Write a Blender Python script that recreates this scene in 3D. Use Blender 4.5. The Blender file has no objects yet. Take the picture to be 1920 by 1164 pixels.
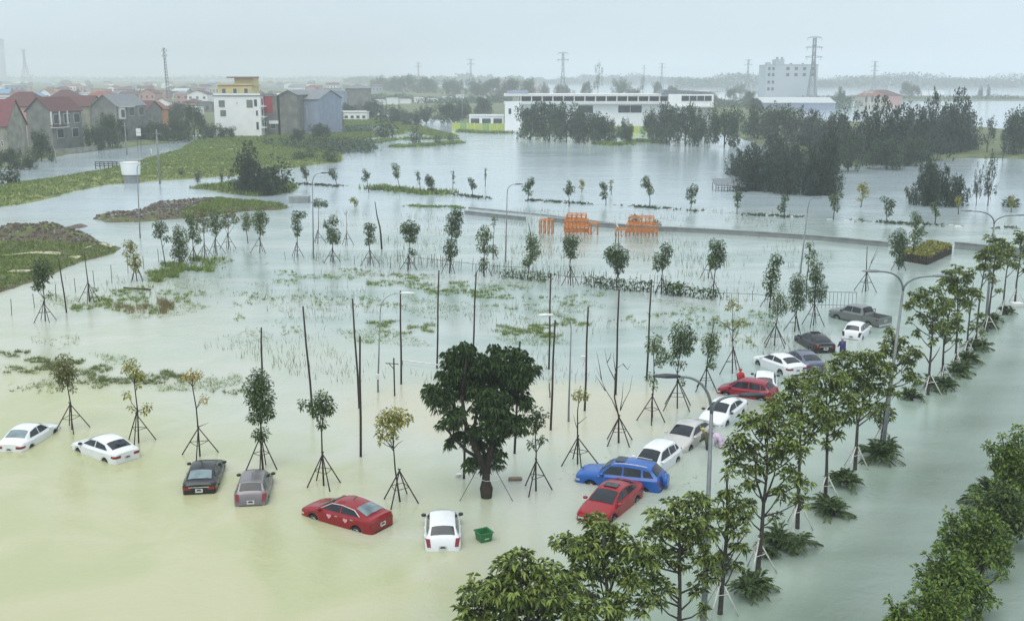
import bpy, bmesh, math, random
import numpy as np
from mathutils import Vector, Matrix
R = math.radians
C = bpy.context.scene.collection
SC = bpy.context.scene

# ------------------------------------------------------------------ camera, world, sun, exposure
F, H = 2050.0, 20.5                      # focal length in photo pixels, eye height above the water
TH = math.atan(442 / F)
cam = bpy.data.cameras.new('camera'); camo = bpy.data.objects.new('camera', cam); C.objects.link(camo)
camo.location = (0, 0, H); camo.rotation_euler = (math.pi / 2 - TH, 0, 0)
cam.sensor_width = 36; cam.lens = F / 1920 * 36; cam.clip_start = .3; cam.clip_end = 20000
SC.camera = camo
SC.view_settings.view_transform = 'Standard'; SC.view_settings.look = 'None'
SC.view_settings.exposure = 0.41; SC.view_settings.gamma = 1
SUN_EL, SUN_AZ = 62, 200
w = bpy.data.worlds.new('World'); SC.world = w; w.use_nodes = True
nt = w.node_tree; nt.nodes.clear()
wo = nt.nodes.new('ShaderNodeOutputWorld'); bg = nt.nodes.new('ShaderNodeBackground')
sky = nt.nodes.new('ShaderNodeTexSky'); sky.sky_type = 'NISHITA'; sky.sun_disc = False
sky.sun_elevation = R(SUN_EL); sky.sun_rotation = R(SUN_AZ); sky.dust_density = 6
tc = nt.nodes.new('ShaderNodeTexCoord'); sp = nt.nodes.new('ShaderNodeSeparateXYZ')
nt.links.new(tc.outputs['Generated'], sp.inputs[0])
mr = nt.nodes.new('ShaderNodeMapRange'); mr.inputs[1].default_value = 0; mr.inputs[2].default_value = 1
nt.links.new(sp.outputs[2], mr.inputs[0])
cr = nt.nodes.new('ShaderNodeValToRGB')       # overcast: palest grey-blue low down, brighter overhead
cr.color_ramp.elements[0].position = 0; cr.color_ramp.elements[0].color = (5.7, 6.75, 7.5, 1)
cr.color_ramp.elements[1].position = 1; cr.color_ramp.elements[1].color = (9.0, 9.9, 10.4, 1)
nt.links.new(mr.outputs[0], cr.inputs[0])
no = nt.nodes.new('ShaderNodeTexNoise'); no.inputs['Scale'].default_value = 2.2; no.inputs['Detail'].default_value = 4
nt.links.new(tc.outputs['Generated'], no.inputs[0])
mm = nt.nodes.new('ShaderNodeMapRange'); mm.inputs[1].default_value = .3; mm.inputs[2].default_value = .7
mm.inputs[3].default_value = .93; mm.inputs[4].default_value = 1.05
nt.links.new(no.outputs[0], mm.inputs[0])
vm = nt.nodes.new('ShaderNodeVectorMath'); vm.operation = 'SCALE'
nt.links.new(cr.outputs[0], vm.inputs[0]); nt.links.new(mm.outputs[0], vm.inputs['Scale'])
mx = nt.nodes.new('ShaderNodeMixRGB'); mx.inputs[0].default_value = .88
nt.links.new(sky.outputs[0], mx.inputs[1]); nt.links.new(vm.outputs[0], mx.inputs[2])
nt.links.new(mx.outputs[0], bg.inputs[0]); bg.inputs[1].default_value = .1
nt.links.new(bg.outputs[0], wo.inputs[0])
sl = bpy.data.lights.new('sun', 'SUN'); sl.energy = 1.2; sl.angle = R(45); sl.color = (1, .97, .92)
so = bpy.data.objects.new('sun', sl); C.objects.link(so)
so.rotation_euler = (R(90 - SUN_EL), 0, R(180 - SUN_AZ)); so.location = (0, 0, 80)
try:
    SC.cycles.volume_bounces = 1; SC.cycles.max_bounces = 6; SC.cycles.diffuse_bounces = 3
    SC.cycles.transparent_max_bounces = 4; SC.cycles.volume_max_steps = 64
    SC.cycles.use_denoising = True
except Exception: pass

# ------------------------------------------------------------------ pixel of the photo -> place on the water
def G(px, py):
    u = (px - 960) / F; v = (py - 582) / F
    t = H / (math.sin(TH) + v * math.cos(TH))
    return u * t, t * (math.cos(TH) - v * math.sin(TH))
def PY(px, py, Y):                        # point seen at that pixel, standing at distance Y
    u = (px - 960) / F; v = (py - 582) / F
    t = Y / (math.cos(TH) - v * math.sin(TH))
    return Vector((u * t, Y, H - t * (math.sin(TH) + v * math.cos(TH))))
def scale_at(Y, z=0): return F / (Y * math.cos(TH) + (H - z) * math.sin(TH))   # photo pixels per metre

# ------------------------------------------------------------------ materials
MATS = {}
def mat(name, c1, rough=.7, c2=None, scale=3, metal=0, bump=0, trans=0, island=False, spec=.5, coat=0, detail=4, bscale=None, space='Object'):
    if name in MATS: return MATS[name]
    m = bpy.data.materials.new(name); m.use_nodes = True; t = m.node_tree; t.nodes.clear()
    o = t.nodes.new('ShaderNodeOutputMaterial'); b = t.nodes.new('ShaderNodeBsdfPrincipled')
    b.inputs['Roughness'].default_value = rough; b.inputs['Metallic'].default_value = metal
    b.inputs['Specular IOR Level'].default_value = spec; b.inputs['Coat Weight'].default_value = coat
    b.inputs['Coat Roughness'].default_value = .08
    b.inputs['Base Color'].default_value = (*c1, 1)
    c2 = c2 or tuple(x * .8 for x in c1)
    r = t.nodes.new('ShaderNodeValToRGB')
    r.color_ramp.elements[0].color = (*c1, 1); r.color_ramp.elements[1].color = (*c2, 1)
    if island:
        g = t.nodes.new('ShaderNodeNewGeometry'); t.links.new(g.outputs['Random Per Island'], r.inputs[0])
    else:
        r.color_ramp.elements[0].position = .32; r.color_ramp.elements[1].position = .68
        tcn = t.nodes.new('ShaderNodeTexCoord'); n = t.nodes.new('ShaderNodeTexNoise')
        n.inputs['Scale'].default_value = scale; n.inputs['Detail'].default_value = detail
        t.links.new(tcn.outputs[space], n.inputs[0]); t.links.new(n.outputs[0], r.inputs[0])
        if bump:
            n2 = t.nodes.new('ShaderNodeTexNoise'); n2.inputs['Scale'].default_value = bscale or scale * 4
            n2.inputs['Detail'].default_value = 4
            t.links.new(tcn.outputs[space], n2.inputs[0])
            bp = t.nodes.new('ShaderNodeBump'); bp.inputs['Strength'].default_value = bump
            bp.inputs['Distance'].default_value = .05
            t.links.new(n2.outputs[0], bp.inputs['Height']); t.links.new(bp.outputs[0], b.inputs['Normal'])
    t.links.new(r.outputs[0], b.inputs['Base Color'])
    if trans:
        tl = t.nodes.new('ShaderNodeBsdfTranslucent'); ms = t.nodes.new('ShaderNodeMixShader')
        ms.inputs[0].default_value = trans
        t.links.new(r.outputs[0], tl.inputs[0]); t.links.new(b.outputs[0], ms.inputs[1]); t.links.new(tl.outputs[0], ms.inputs[2])
        t.links.new(ms.outputs[0], o.inputs[0])
    else: t.links.new(b.outputs[0], o.inputs[0])
    MATS[name] = m; return m

def leafmat(name, dark, light, light_share=.35):
    m = mat(name, dark, .45, light, island=True, trans=.22, spec=.35)
    for n in m.node_tree.nodes:
        if n.type == 'VALTORGB':
            n.color_ramp.elements[0].position = 1 - light_share - .35; n.color_ramp.elements[1].position = 1
    return m
L_DARK = leafmat('leaf_dark', (.020, .050, .013), (.11, .18, .04), .42)
L_MID = leafmat('leaf_green', (.035, .070, .018), (.16, .23, .06), .5)
L_YEL = leafmat('leaf_yellow_green', (.10, .12, .02), (.42, .40, .07), .6)
L_GOLD = leafmat('leaf_golden', (.22, .17, .03), (.55, .42, .08), .6)
L_OLIVE = leafmat('leaf_olive_brown', (.075, .085, .022), (.22, .23, .06), .5)
L_MANGO = leafmat('leaf_mango', (.018, .046, .014), (.10, .18, .05), .5)
L_BIG = leafmat('leaf_broad', (.030, .056, .011), (.29, .37, .085), .55)
L_BRIGHT = leafmat('leaf_bright_green', (.035, .085, .010), (.21, .30, .05), .55)
L_FAR = leafmat('leaf_far_dark', (.012, .030, .018), (.05, .085, .04), .4)
L_FARG = leafmat('leaf_far_green', (.018, .046, .02), (.065, .11, .04), .45)
L_PALM = leafmat('frond_green', (.028, .06, .018), (.15, .22, .06), .45)
GRASS = leafmat('grass_blades', (.08, .13, .025), (.27, .36, .08), .5)
REED = leafmat('reed_blades', (.09, .11, .05), (.22, .25, .11), .5)
DRYG = leafmat('dry_grass', (.17, .13, .06), (.30, .25, .12), .5)
BARK = mat('bark', (.045, .033, .026), .9, (.02, .016, .013), 6, bump=.5)
BARKG = mat('bark_grey', (.07, .062, .05), .9, (.03, .027, .024), 6, bump=.5)
STAKE = mat('stake_wood', (.045, .026, .021), .85, (.018, .013, .012), 5, bump=.3)
POLEW = mat('pole_wood', (.022, .017, .014), .9, (.045, .034, .026), 3, bump=.3)
STEELW = mat('painted_white_steel', (.62, .62, .58), .5, (.42, .42, .38), 4)
GALV = mat('galvanised_steel', (.20, .22, .225), .5, (.13, .145, .15), 2, metal=.3)
WHITEP = mat('white_plaster', (.84, .85, .85), .8, (.76, .78, .78), .4, bump=.1)
GREYP = mat('grey_plaster', (.22, .225, .205), .9, (.12, .13, .125), .45, bump=.2, detail=9)
CREAMP = mat('cream_plaster', (.50, .47, .38), .85, (.38, .36, .29), .4, bump=.1)
OLIVEP = mat('bare_render', (.33, .32, .26), .9, (.18, .18, .15), .5, bump=.15)
YELP = mat('yellow_plaster', (.62, .52, .22), .85, (.50, .42, .18), .5)
ORANGEP = mat('orange_plaster', (.55, .25, .10), .85, (.45, .2, .08), .5)
PINKP = mat('pink_plaster', (.50, .30, .26), .85, (.42, .25, .22), .5)
BLUEP = mat('blue_grey_cladding', (.30, .35, .46), .8, (.24, .28, .38), .4)
REDP = mat('crimson_cladding', (.36, .03, .05), .7, (.28, .025, .04), .5)
REDT = mat('red_tiles', (.13, .045, .045), .85, (.075, .04, .04), 1.5, bump=.3)
MAROONT = mat('maroon_tiles', (.115, .042, .052), .75, (.18, .045, .055), 1.5, bump=.3)
ORANGET = mat('orange_tiles', (.26, .11, .08), .8, (.19, .085, .07), 1.5, bump=.3)
GREYT = mat('grey_sheet_roof', (.20, .22, .24), .7, (.14, .155, .17), 1.2, bump=.3)
PALET = mat('pale_sheet_roof', (.52, .55, .56), .6, (.40, .43, .45), 1.2)
BLUET = mat('blue_sheet_roof', (.16, .28, .42), .6, (.12, .22, .34), 1.2)
GLASSD = mat('dark_window', (.03, .04, .05), .15, (.06, .07, .08), .6, spec=.6)
CONC = mat('concrete', (.30, .32, .32), .9, (.20, .22, .22), .8, bump=.3)
CONCD = mat('wet_concrete', (.24, .26, .26), .8, (.17, .185, .185), .8, bump=.3)
FRAMEW = mat('white_frames', (.7, .7, .68), .6)
DARKST = mat('dark_steel', (.035, .038, .045), .5, (.05, .05, .055), 3, metal=.3)

# ------------------------------------------------------------------ mesh helpers
class MB:
    def __init__(s): s.v = []; s.f = []; s.m = []; s.mats = []
    def mi(s, m):
        if m not in s.mats: s.mats.append(m)
        return s.mats.index(m)
    def add(s, vs, fs, m):
        k = len(s.v); i = s.mi(m); s.v += [tuple(v) for v in vs]
        for f in fs: s.f.append(tuple(k + j for j in f)); s.m.append(i)
    def box(s, c, d, m, rz=0, M=None):
        x, y, z = d[0] / 2, d[1] / 2, d[2] / 2
        vs = [Vector((a * x, b * y, e * z)) for a in (-1, 1) for b in (-1, 1) for e in (-1, 1)]
        rot = Matrix.Rotation(rz, 3, 'Z'); vs = [(M or rot) @ v + Vector(c) for v in vs]
        s.add(vs, [(0, 1, 3, 2), (4, 6, 7, 5), (0, 4, 5, 1), (2, 3, 7, 6), (0, 2, 6, 4), (1, 5, 7, 3)], m)
        return s
    def tube(s, pts, rad, m, n=6, cap=True):
        pts = [Vector(p) for p in pts]
        if not hasattr(rad, '__len__'): rad = [rad] * len(pts)
        vs = []; fs = []
        for i, p in enumerate(pts):
            d = (pts[min(i + 1, len(pts) - 1)] - pts[max(i - 1, 0)])
            if d.length < 1e-6: d = Vector((0, 0, 1))
            d.normalize(); a = d.cross(Vector((0, 1, 0)) if abs(d.y) < .9 else Vector((1, 0, 0))).normalized(); b = d.cross(a)
            for k in range(n):
                t = 2 * math.pi * k / n; vs.append(p + (a * math.cos(t) + b * math.sin(t)) * rad[i])
        for i in range(len(pts) - 1):
            for k in range(n): fs.append((i * n + k, i * n + (k + 1) % n, (i + 1) * n + (k + 1) % n, (i + 1) * n + k))
        if cap: fs.append(tuple(range(n))[::-1]); fs.append(tuple((len(pts) - 1) * n + k for k in range(n)))
        s.add(vs, fs, m); return s
    def prism(s, poly, a, b, m, axis='y'):      # polygon (u,v) pulled from a to b along axis
        def P(u, v, w): return {'y': (u, w, v), 'x': (w, u, v), 'z': (u, v, w)}[axis]
        n = len(poly); vs = [P(u, v, a) for u, v in poly] + [P(u, v, b) for u, v in poly]
        s.add(vs, [tuple(range(n)), tuple(range(n, 2 * n))[::-1]] + [(i, i + n, (i + 1) % n + n, (i + 1) % n) for i in range(n)], m); return s
    def build(s, name, parent=None, smooth=False, normals=True):
        me = bpy.data.meshes.new(name); me.from_pydata(s.v, [], s.f)
        for m in s.mats: me.materials.append(m)
        me.polygons.foreach_set('material_index', s.m)
        if normals:
            bm = bmesh.new(); bm.from_mesh(me); bmesh.ops.recalc_face_normals(bm, faces=bm.faces); bm.to_mesh(me); bm.free()
        if smooth:
            me.polygons.foreach_set('use_smooth', [True] * len(me.polygons))
            if smooth != True:
                try: me.set_sharp_from_angle(angle=R(smooth))
                except Exception: pass
        me.update(); o = bpy.data.objects.new(name, me); C.objects.link(o)
        if parent: o.parent = parent
        return o
def link(name, me, parent=None):
    o = bpy.data.objects.new(name, me); C.objects.link(o)
    if parent: o.parent = parent
    return o
def fast(name, V, T, m):                   # numpy vertices and triangles / quads
    me = bpy.data.meshes.new(name); k = T.shape[1]
    me.vertices.add(len(V)); me.vertices.foreach_set('co', np.asarray(V, dtype=np.float32).ravel())
    me.loops.add(T.size); me.loops.foreach_set('vertex_index', T.astype(np.int32).ravel())
    me.polygons.add(len(T)); me.polygons.foreach_set('loop_start', np.arange(0, T.size, k, dtype=np.int32))
    me.materials.append(m); me.update(calc_edges=True); me.validate(); return me
def empty(name, loc=(0, 0, 0), rz=0):
    o = bpy.data.objects.new(name, None); C.objects.link(o); o.location = loc; o.rotation_euler = (0, 0, rz)
    o.empty_display_size = .3; return o
def tag(o, label, cat, group=None):
    o['label'] = label; o['category'] = cat
    if group: o['group'] = group
    return o
def struct(o): o['kind'] = 'structure'; return o
def stuff(o, label, cat): o['kind'] = 'stuff'; o['label'] = label; o['category'] = cat; return o
ORD = 'first second third fourth fifth sixth seventh eighth ninth tenth eleventh twelfth thirteenth fourteenth fifteenth sixteenth seventeenth eighteenth nineteenth twentieth'.split()
def ordi(i):
    if i < 20: return ORD[i]
    t, u = divmod(i + 1, 10); tens = {10: 'hundred', 2: 'twenty', 3: 'thirty', 4: 'forty', 5: 'fifty', 6: 'sixty', 7: 'seventy'}[t]
    return (tens[:-1] + 'ieth') if u == 0 else tens + '-' + ORD[u - 1]
ROWS = {}
def rowtag(o, look, cat, group, px): tag(o, look, cat, group); ROWS.setdefault(group, []).append((px, o, look))
SHORT = {}
def finish_rows():                          # every label of a row says which one it is, counted across the photo
    for g, it in ROWS.items():
        it.sort(key=lambda a: a[0])
        for i, (px, o, look) in enumerate(it):
            o['label'] = look + ', ' + ('leftmost' if i == 0 else 'rightmost' if i == len(it) - 1 else ordi(i) + ' from left') + ' in ' + SHORT.get(g, 'its row')
            if len(o['label'].split()) > 16: print('LONG', o['label'])

# ------------------------------------------------------------------ leaves
def leaves(cen, dirs, L, W, rng, droop=.25, up=None):
    """four-cornered folded leaves: base, two sides, tip"""
    n = len(cen); d = dirs / np.linalg.norm(dirs, axis=1, keepdims=True)
    z = np.tile(np.array([0, 0, 1.]), (n, 1)) + rng.normal(0, .45, (n, 3)) if up is None else up
    side = np.cross(d, z); side /= np.linalg.norm(side, axis=1, keepdims=True) + 1e-9
    l = L * rng.uniform(.7, 1.25, (n, 1)); wd = W * rng.uniform(.75, 1.2, (n, 1))
    dz = np.zeros((n, 3)); dz[:, 2] = -droop
    a = cen; b = cen + d * l * .5 + side * wd / 2 - dz * 0; c = cen + d * l + dz * l; e = cen + d * l * .5 - side * wd / 2
    V = np.stack([a, b, c, e], 1).reshape(-1, 3)
    k = np.arange(n)[:, None] * 4
    T = np.concatenate([k + np.array([0, 1, 2]), k + np.array([0, 2, 3])], 0)
    return V, T
def in_ball(n, c, r, rng, shell=.45, squash=1.0):
    v = rng.normal(size=(n, 3)); v /= np.linalg.norm(v, axis=1, keepdims=True)
    q = v * (rng.uniform(0, 1, (n, 1)) ** shell) * np.array([r, r, r * squash]); return q + np.array(c), v
def rosette_crown(clumps, per_m2, nl, L, W, rng, droop=.35, squash=.9, lift=.25):
    """clumps: (centre, radius). Rosettes of leaves at twig ends, with gaps between them"""
    Cs = []; Ds = []
    for c, r in clumps:
        n = max(3, int(per_m2 * r * r)); p, v = in_ball(n, c, r, rng, .5, squash)
        for q, vv in zip(p, v):
            k = rng.integers(nl - 2, nl + 3); a = rng.uniform(0, 6.283) + np.arange(k) * 6.283 / k + rng.normal(0, .2, k)
            e = rng.normal(lift, .35, k)
            d = np.stack([np.cos(a) * np.cos(e), np.sin(a) * np.cos(e), np.sin(e)], 1) + vv * .35
            Cs.append(np.tile(q, (k, 1)) + d * .02); Ds.append(d)
    return leaves(np.concatenate(Cs), np.concatenate(Ds), L, W, rng, droop)
def loose_crown(clumps, per_m2, L, W, rng, droop=.3, squash=1.0, hang=-.1):
    Cs = []; Ds = []
    for c, r in clumps:
        n = max(10, int(per_m2 * r * r)); p, v = in_ball(n, c, r, rng, .45, squash)
        d = v + rng.normal(0, .6, (n, 3)); d[:, 2] += hang; Cs.append(p); Ds.append(d)
    return leaves(np.concatenate(Cs), np.concatenate(Ds), L, W, rng, droop)
# ------------------------------------------------------------------ water
def water_material():
    m = bpy.data.materials.new('flood_water'); m.use_nodes = True; t = m.node_tree; t.nodes.clear()
    N = t.nodes.new; Lk = t.links.new
    o = N('ShaderNodeOutputMaterial'); b = N('ShaderNodeBsdfPrincipled'); Lk(b.outputs[0], o.inputs[0])
    g = N('ShaderNodeNewGeometry'); sx = N('ShaderNodeSeparateXYZ'); Lk(g.outputs['Position'], sx.inputs[0])
    def noise(scale, det=4, dist=0, vec=None, st=(1, 1, 1)):
        mp = N('ShaderNodeMapping'); mp.inputs['Scale'].default_value = st
        Lk(g.outputs['Position'], mp.inputs[0])
        n = N('ShaderNodeTexNoise'); n.inputs['Scale'].default_value = scale; n.inputs['Detail'].default_value = det
        n.inputs['Distortion'].default_value = dist; Lk(mp.outputs[0], n.inputs[0]); return n.outputs[0]
    def math_(op, a, b_=None, c=None):
        n = N('ShaderNodeMath'); n.operation = op
        for i, x in enumerate((a, b_, c)):
            if x is None: continue
            if isinstance(x, (int, float)): n.inputs[i].default_value = x
            else: Lk(x, n.inputs[i])
        return n.outputs[0]
    def rng_(v, a, b_, lo=0, hi=1):
        n = N('ShaderNodeMapRange'); n.interpolation_type = 'SMOOTHSTEP'; Lk(v, n.inputs[0])
        for i, x in enumerate((a, b_, lo, hi)): n.inputs[i + 1].default_value = x
        return n.outputs[0]
    def mix(f, a, b_):
        n = N('ShaderNodeMixRGB'); Lk(f, n.inputs[0]) if not isinstance(f, (int, float)) else setattr(n.inputs[0], 'default_value', f)
        for i, x in ((1, a), (2, b_)):
            if isinstance(x, tuple): n.inputs[i].default_value = (*x, 1)
            else: Lk(x, n.inputs[i])
        return n.outputs[0]
    X, Y = sx.outputs[0], sx.outputs[1]
    big = noise(.045, 3, .6); mid = noise(.16, 7, 1.2); streak = noise(.10, 7, .6, st=(.35, 1.4, 1))
    wob = math_('MULTIPLY', math_('SUBTRACT', big, .5), 34)
    wob2 = math_('MULTIPLY', math_('SUBTRACT', mid, .5), 16)
    # silt: khaki near the lot's entrance, fading to pale green where the flood is still
    teal = mix(rng_(streak, .38, .66), (.285, .36, .33), (.385, .435, .41))
    khaki = mix(rng_(mid, .36, .64), (.385, .40, .225), (.435, .425, .27))
    d = math_('ADD', math_('ADD', math_('ADD', Y, math_('MULTIPLY', X, 1.05)), wob), wob2)
    beige = mix(rng_(mid, .36, .64), (.385, .425, .345), (.43, .445, .375))
    col = mix(rng_(d, 52, 86), mix(rng_(d, 34, 54), khaki, beige), teal)
    line = math_('SUBTRACT', math_('SUBTRACT', X, 8.1), math_('MULTIPLY', math_('SUBTRACT', Y, 39.1), .64))
    col = mix(rng_(math_('ADD', line, math_('MULTIPLY', wob2, .35)), -15, -3, 0, .85), col, mix(rng_(streak, .35, .66), (.215, .29, .235), (.28, .345, .285)))
    # a pinker plume of silt behind the mango tree
    dx = math_('SUBTRACT', X, 1); dy = math_('SUBTRACT', Y, 66)
    rr = math_('SQRT', math_('ADD', math_('POWER', math_('MULTIPLY', dx, .55), 2), math_('POWER', dy, 2)))
    col = mix(rng_(math_('ADD', rr, math_('MULTIPLY', wob2, .5)), 4, 9, .75, 0), col, (.47, .44, .315))
    # the flooded street right of the row of trees: deeper, greener, darker
    line = math_('SUBTRACT', math_('SUBTRACT', X, 8.1), math_('MULTIPLY', math_('SUBTRACT', Y, 39.1), .64))
    can = mix(rng_(streak, .35, .68), (.15, .195, .155), (.22, .275, .24))
    col = mix(rng_(math_('ADD', line, math_('MULTIPLY', wob2, .12)), -.5, 5), col, can)
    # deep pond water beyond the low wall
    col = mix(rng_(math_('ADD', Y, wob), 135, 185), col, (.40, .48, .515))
    Lk(col, b.inputs['Base Color'])
    b.inputs['IOR'].default_value = 1.33
    rg = rng_(streak, .35, .7, .05, .14); Lk(rg, b.inputs['Roughness'])
    n1 = noise(3.2, 5, .4); n2 = noise(14, 3, 0); n3 = noise(.5, 3, .5)
    hgt = math_('ADD', math_('MULTIPLY', n1, .55), math_('ADD', math_('MULTIPLY', n2, .18), math_('MULTIPLY', n3, 1.2)))
    bp = N('ShaderNodeBump'); bp.inputs['Strength'].default_value = .3; bp.inputs['Distance'].default_value = .12
    Lk(hgt, bp.inputs['Height']); Lk(bp.outputs[0], b.inputs['Normal'])
    return m
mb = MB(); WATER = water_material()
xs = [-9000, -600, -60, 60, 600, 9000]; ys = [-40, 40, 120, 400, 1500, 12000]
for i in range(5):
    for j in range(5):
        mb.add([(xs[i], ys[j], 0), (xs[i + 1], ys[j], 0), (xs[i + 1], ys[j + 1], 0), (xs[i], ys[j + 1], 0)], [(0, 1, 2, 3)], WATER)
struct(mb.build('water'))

# ------------------------------------------------------------------ raised land
def poly_dist(P, poly):
    """signed distance (positive inside) from points P (n,2) to a polygon"""
    A = np.array(poly); B = np.roll(A, -1, 0); d = np.full(len(P), 1e9); ins = np.zeros(len(P), bool)
    for a, b in zip(A, B):
        e = b - a; t = np.clip(((P - a) @ e) / (e @ e + 1e-9), 0, 1); q = a + t[:, None] * e
        d = np.minimum(d, np.hypot(*(P - q).T))
        c = ((a[1] > P[:, 1]) != (b[1] > P[:, 1]))
        with np.errstate(divide='ignore', invalid='ignore'): xx = (b[0] - a[0]) * (P[:, 1] - a[1]) / (b[1] - a[1]) + a[0]
        ins ^= c & (P[:, 0] < xx)
    return np.where(ins, d, -d)
def vnoise(P, s, seed=0):
    r = np.random.default_rng(seed); o = np.zeros(len(P))
    for k in range(6):
        a = r.uniform(0, 6.283); f = s * (1.6 ** (k * .7)); ph = r.uniform(0, 6.283, 2)
        o += np.sin(P[:, 0] * f * math.cos(a) + P[:, 1] * f * math.sin(a) + ph[0]) * np.cos(P[:, 0] * f * math.sin(a) * .8 - P[:, 1] * f * math.cos(a) + ph[1]) / (1 + .4 * k)
    return o / 3
LAND = {}
def land(name, px_poly, h, m, step=2.0, edge=3.0, rough=.35, seed=1, hf=None, world=False):
    poly = px_poly if world else [G(*p) for p in px_poly]
    A = np.array(poly); x0, y0 = A.min(0) - step * 2; x1, y1 = A.max(0) + step * 2
    nx = int((x1 - x0) / step) + 2; ny = int((y1 - y0) / step) + 2
    gx, gy = np.meshgrid(x0 + np.arange(nx) * step, y0 + np.arange(ny) * step); P = np.stack([gx.ravel(), gy.ravel()], 1)
    d = poly_dist(P, poly) + vnoise(P, .35 / step * 2, seed) * step * .7
    def hgt(P, d):
        z = h * np.clip(d / edge, -1, 1) * (1 + rough * vnoise(P, .25, seed + 3)) + .12 * h * vnoise(P, 1.1, seed + 5) * (d > 0)
        if hf is not None: z = z + hf(P, d)
        return np.maximum(z, -.5)
    z = hgt(P, d); idx = -np.ones(nx * ny, int); keep = d > -step * 1.8; idx[keep] = np.arange(keep.sum())
    V = np.column_stack([P, z])[keep]; q = []
    I = idx.reshape(ny, nx)
    a, b, c, e = I[:-1, :-1], I[:-1, 1:], I[1:, 1:], I[1:, :-1]; ok = (a >= 0) & (b >= 0) & (c >= 0) & (e >= 0)
    T = np.stack([a[ok], b[ok], c[ok], e[ok]], 1)
    me = fast(name, V, T, m); me.polygons.foreach_set('use_smooth', [True] * len(me.polygons))
    o = link(name, me); struct(o); LAND[name + str(seed)] = (poly, d, P, z)
    def sample(n, seed2, dmin=.3):
        r = np.random.default_rng(seed2); Q = r.uniform([x0, y0], [x1, y1], (n, 2))
        dd = poly_dist(Q, poly); Q = Q[dd > dmin]; dd = dd[dd > dmin]
        i = np.clip(((Q[:, 0] - x0) / step).astype(int), 0, nx - 2); j = np.clip(((Q[:, 1] - y0) / step).astype(int), 0, ny - 2)
        Z = z.reshape(ny, nx); fx = (Q[:, 0] - x0) / step - i; fy = (Q[:, 1] - y0) / step - j
        zz = (Z[j, i] * (1 - fx) + Z[j, i + 1] * fx) * (1 - fy) + (Z[j + 1, i] * (1 - fx) + Z[j + 1, i + 1] * fx) * fy
        return np.column_stack([Q, zz]), dd
    return sample
def ramp_mat(name, cols, scale, bump=.5, detail=8):
    m = mat(name, cols[0], .95, cols[-1], scale, bump=bump, detail=detail, space='Object')
    r = [n for n in m.node_tree.nodes if n.type == 'VALTORGB'][0].color_ramp
    for i, c in enumerate(cols[1:-1]):
        e = r.elements.new(.32 + .36 * (i + 1) / (len(cols) - 1)); e.color = (*c, 1)
    return m
GRASSY = ramp_mat('grassy_ground', [(.07, .09, .03), (.13, .16, .045), (.19, .21, .07), (.24, .24, .10)], .16)
GRASSD = ramp_mat('scrubby_ground', [(.05, .07, .03), (.10, .13, .05), (.16, .17, .07)], .25)
SOILG = ramp_mat('soil_and_weeds', [(.055, .045, .035), (.10, .075, .055), (.09, .11, .04), (.15, .17, .05)], .5)
RUBBLE = ramp_mat('rubble_soil', [(.05, .042, .038), (.10, .075, .065), (.15, .12, .10)], 1.3, 1)
SAND = mat('pale_sand', (.50, .46, .34), .95, (.40, .37, .26), 1.2, bump=.3)
def tufts(name, Q, hgt, m, seed, label, n=5, wid=.05, lean=.35):
    r = np.random.default_rng(seed); N = len(Q); Q = np.repeat(Q, n, 0) + np.column_stack([r.normal(0, .16, (N * n, 2)) * hgt / .5, np.zeros(N * n)])
    a = r.uniform(0, 6.283, N * n); hh = hgt * r.uniform(.5, 1.3, N * n); ww = wid * r.uniform(.6, 1.4, N * n)
    s = np.column_stack([np.cos(a), np.sin(a), 0 * a]) * ww[:, None]; tip = np.column_stack([r.normal(0, lean, N * n) * hh, r.normal(0, lean, N * n) * hh, hh])
    Q[:, 2] -= .04
    V = np.stack([Q - s, Q + s, Q + tip * .55 + s * .6 , Q + tip], 1).reshape(-1, 3); k = np.arange(N * n)[:, None] * 4
    T = np.concatenate([k + np.array([0, 1, 2]), k + np.array([0, 2, 3])], 0)
    o = link(name, fast(name, V, T, m)); return stuff(o, label, 'grass')

s = land('grass_bank', [(-60, 402), (0, 392), (85, 374), (180, 350), (245, 343), (330, 337), (430, 331), (500, 322), (600, 309), (642, 304), (642, 288), (606, 274), (660, 268), (700, 258), (760, 252), (760, 246), (640, 251), (650, 240), (700, 236), (840, 262), (862, 255), (800, 240), (760, 226), (690, 214), (620, 218), (560, 228), (500, 248), (430, 258), (370, 262), (330, 283), (290, 292), (250, 306), (190, 319), (100, 334), (0, 348), (-60, 358)], .55, GRASSY, 2.5, 6, seed=2)
Q, d = s(90000, 5); Q1 = Q[Q[:, 1] < 330]; tufts('grass', Q1, .42, GRASS, 3, 'long green grass covering the bank along the flooded street', 5, .07)
Q2 = Q[Q[:, 1] >= 330]; Q2 = Q2[:22000]; tufts('grass', Q2, .5, GRASS, 4, 'rough green grass on the field before the white and grey houses', 5, .13)
s = land('rubble_mound', [(-60, 470), (-30, 446), (40, 437), (100, 441), (150, 452), (225, 465), (214, 476), (150, 492), (80, 522), (0, 548), (-60, 566)], .6, SOILG, .8, 3, seed=3,
         hf=lambda P, d: 2.0 * np.exp(-(((P[:, 0] + 59) / 8) ** 2 + ((P[:, 1] - 134) / 3.2) ** 2)) * (1 + .25 * vnoise(P, 1.3, 8)) * (d > 0))
Q, d = s(14000, 6); rr = np.random.default_rng(3); bare = (Q[:, 1] > 130) & (Q[:, 0] < -47); keep = ~bare | (rr.random(len(Q)) < .08); tufts('grass', Q[keep], .3, GRASS, 7, 'short green weeds growing over the earth mound at the left edge', 4, .05)
MOUND = Q[bare & (d > .8)]
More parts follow.
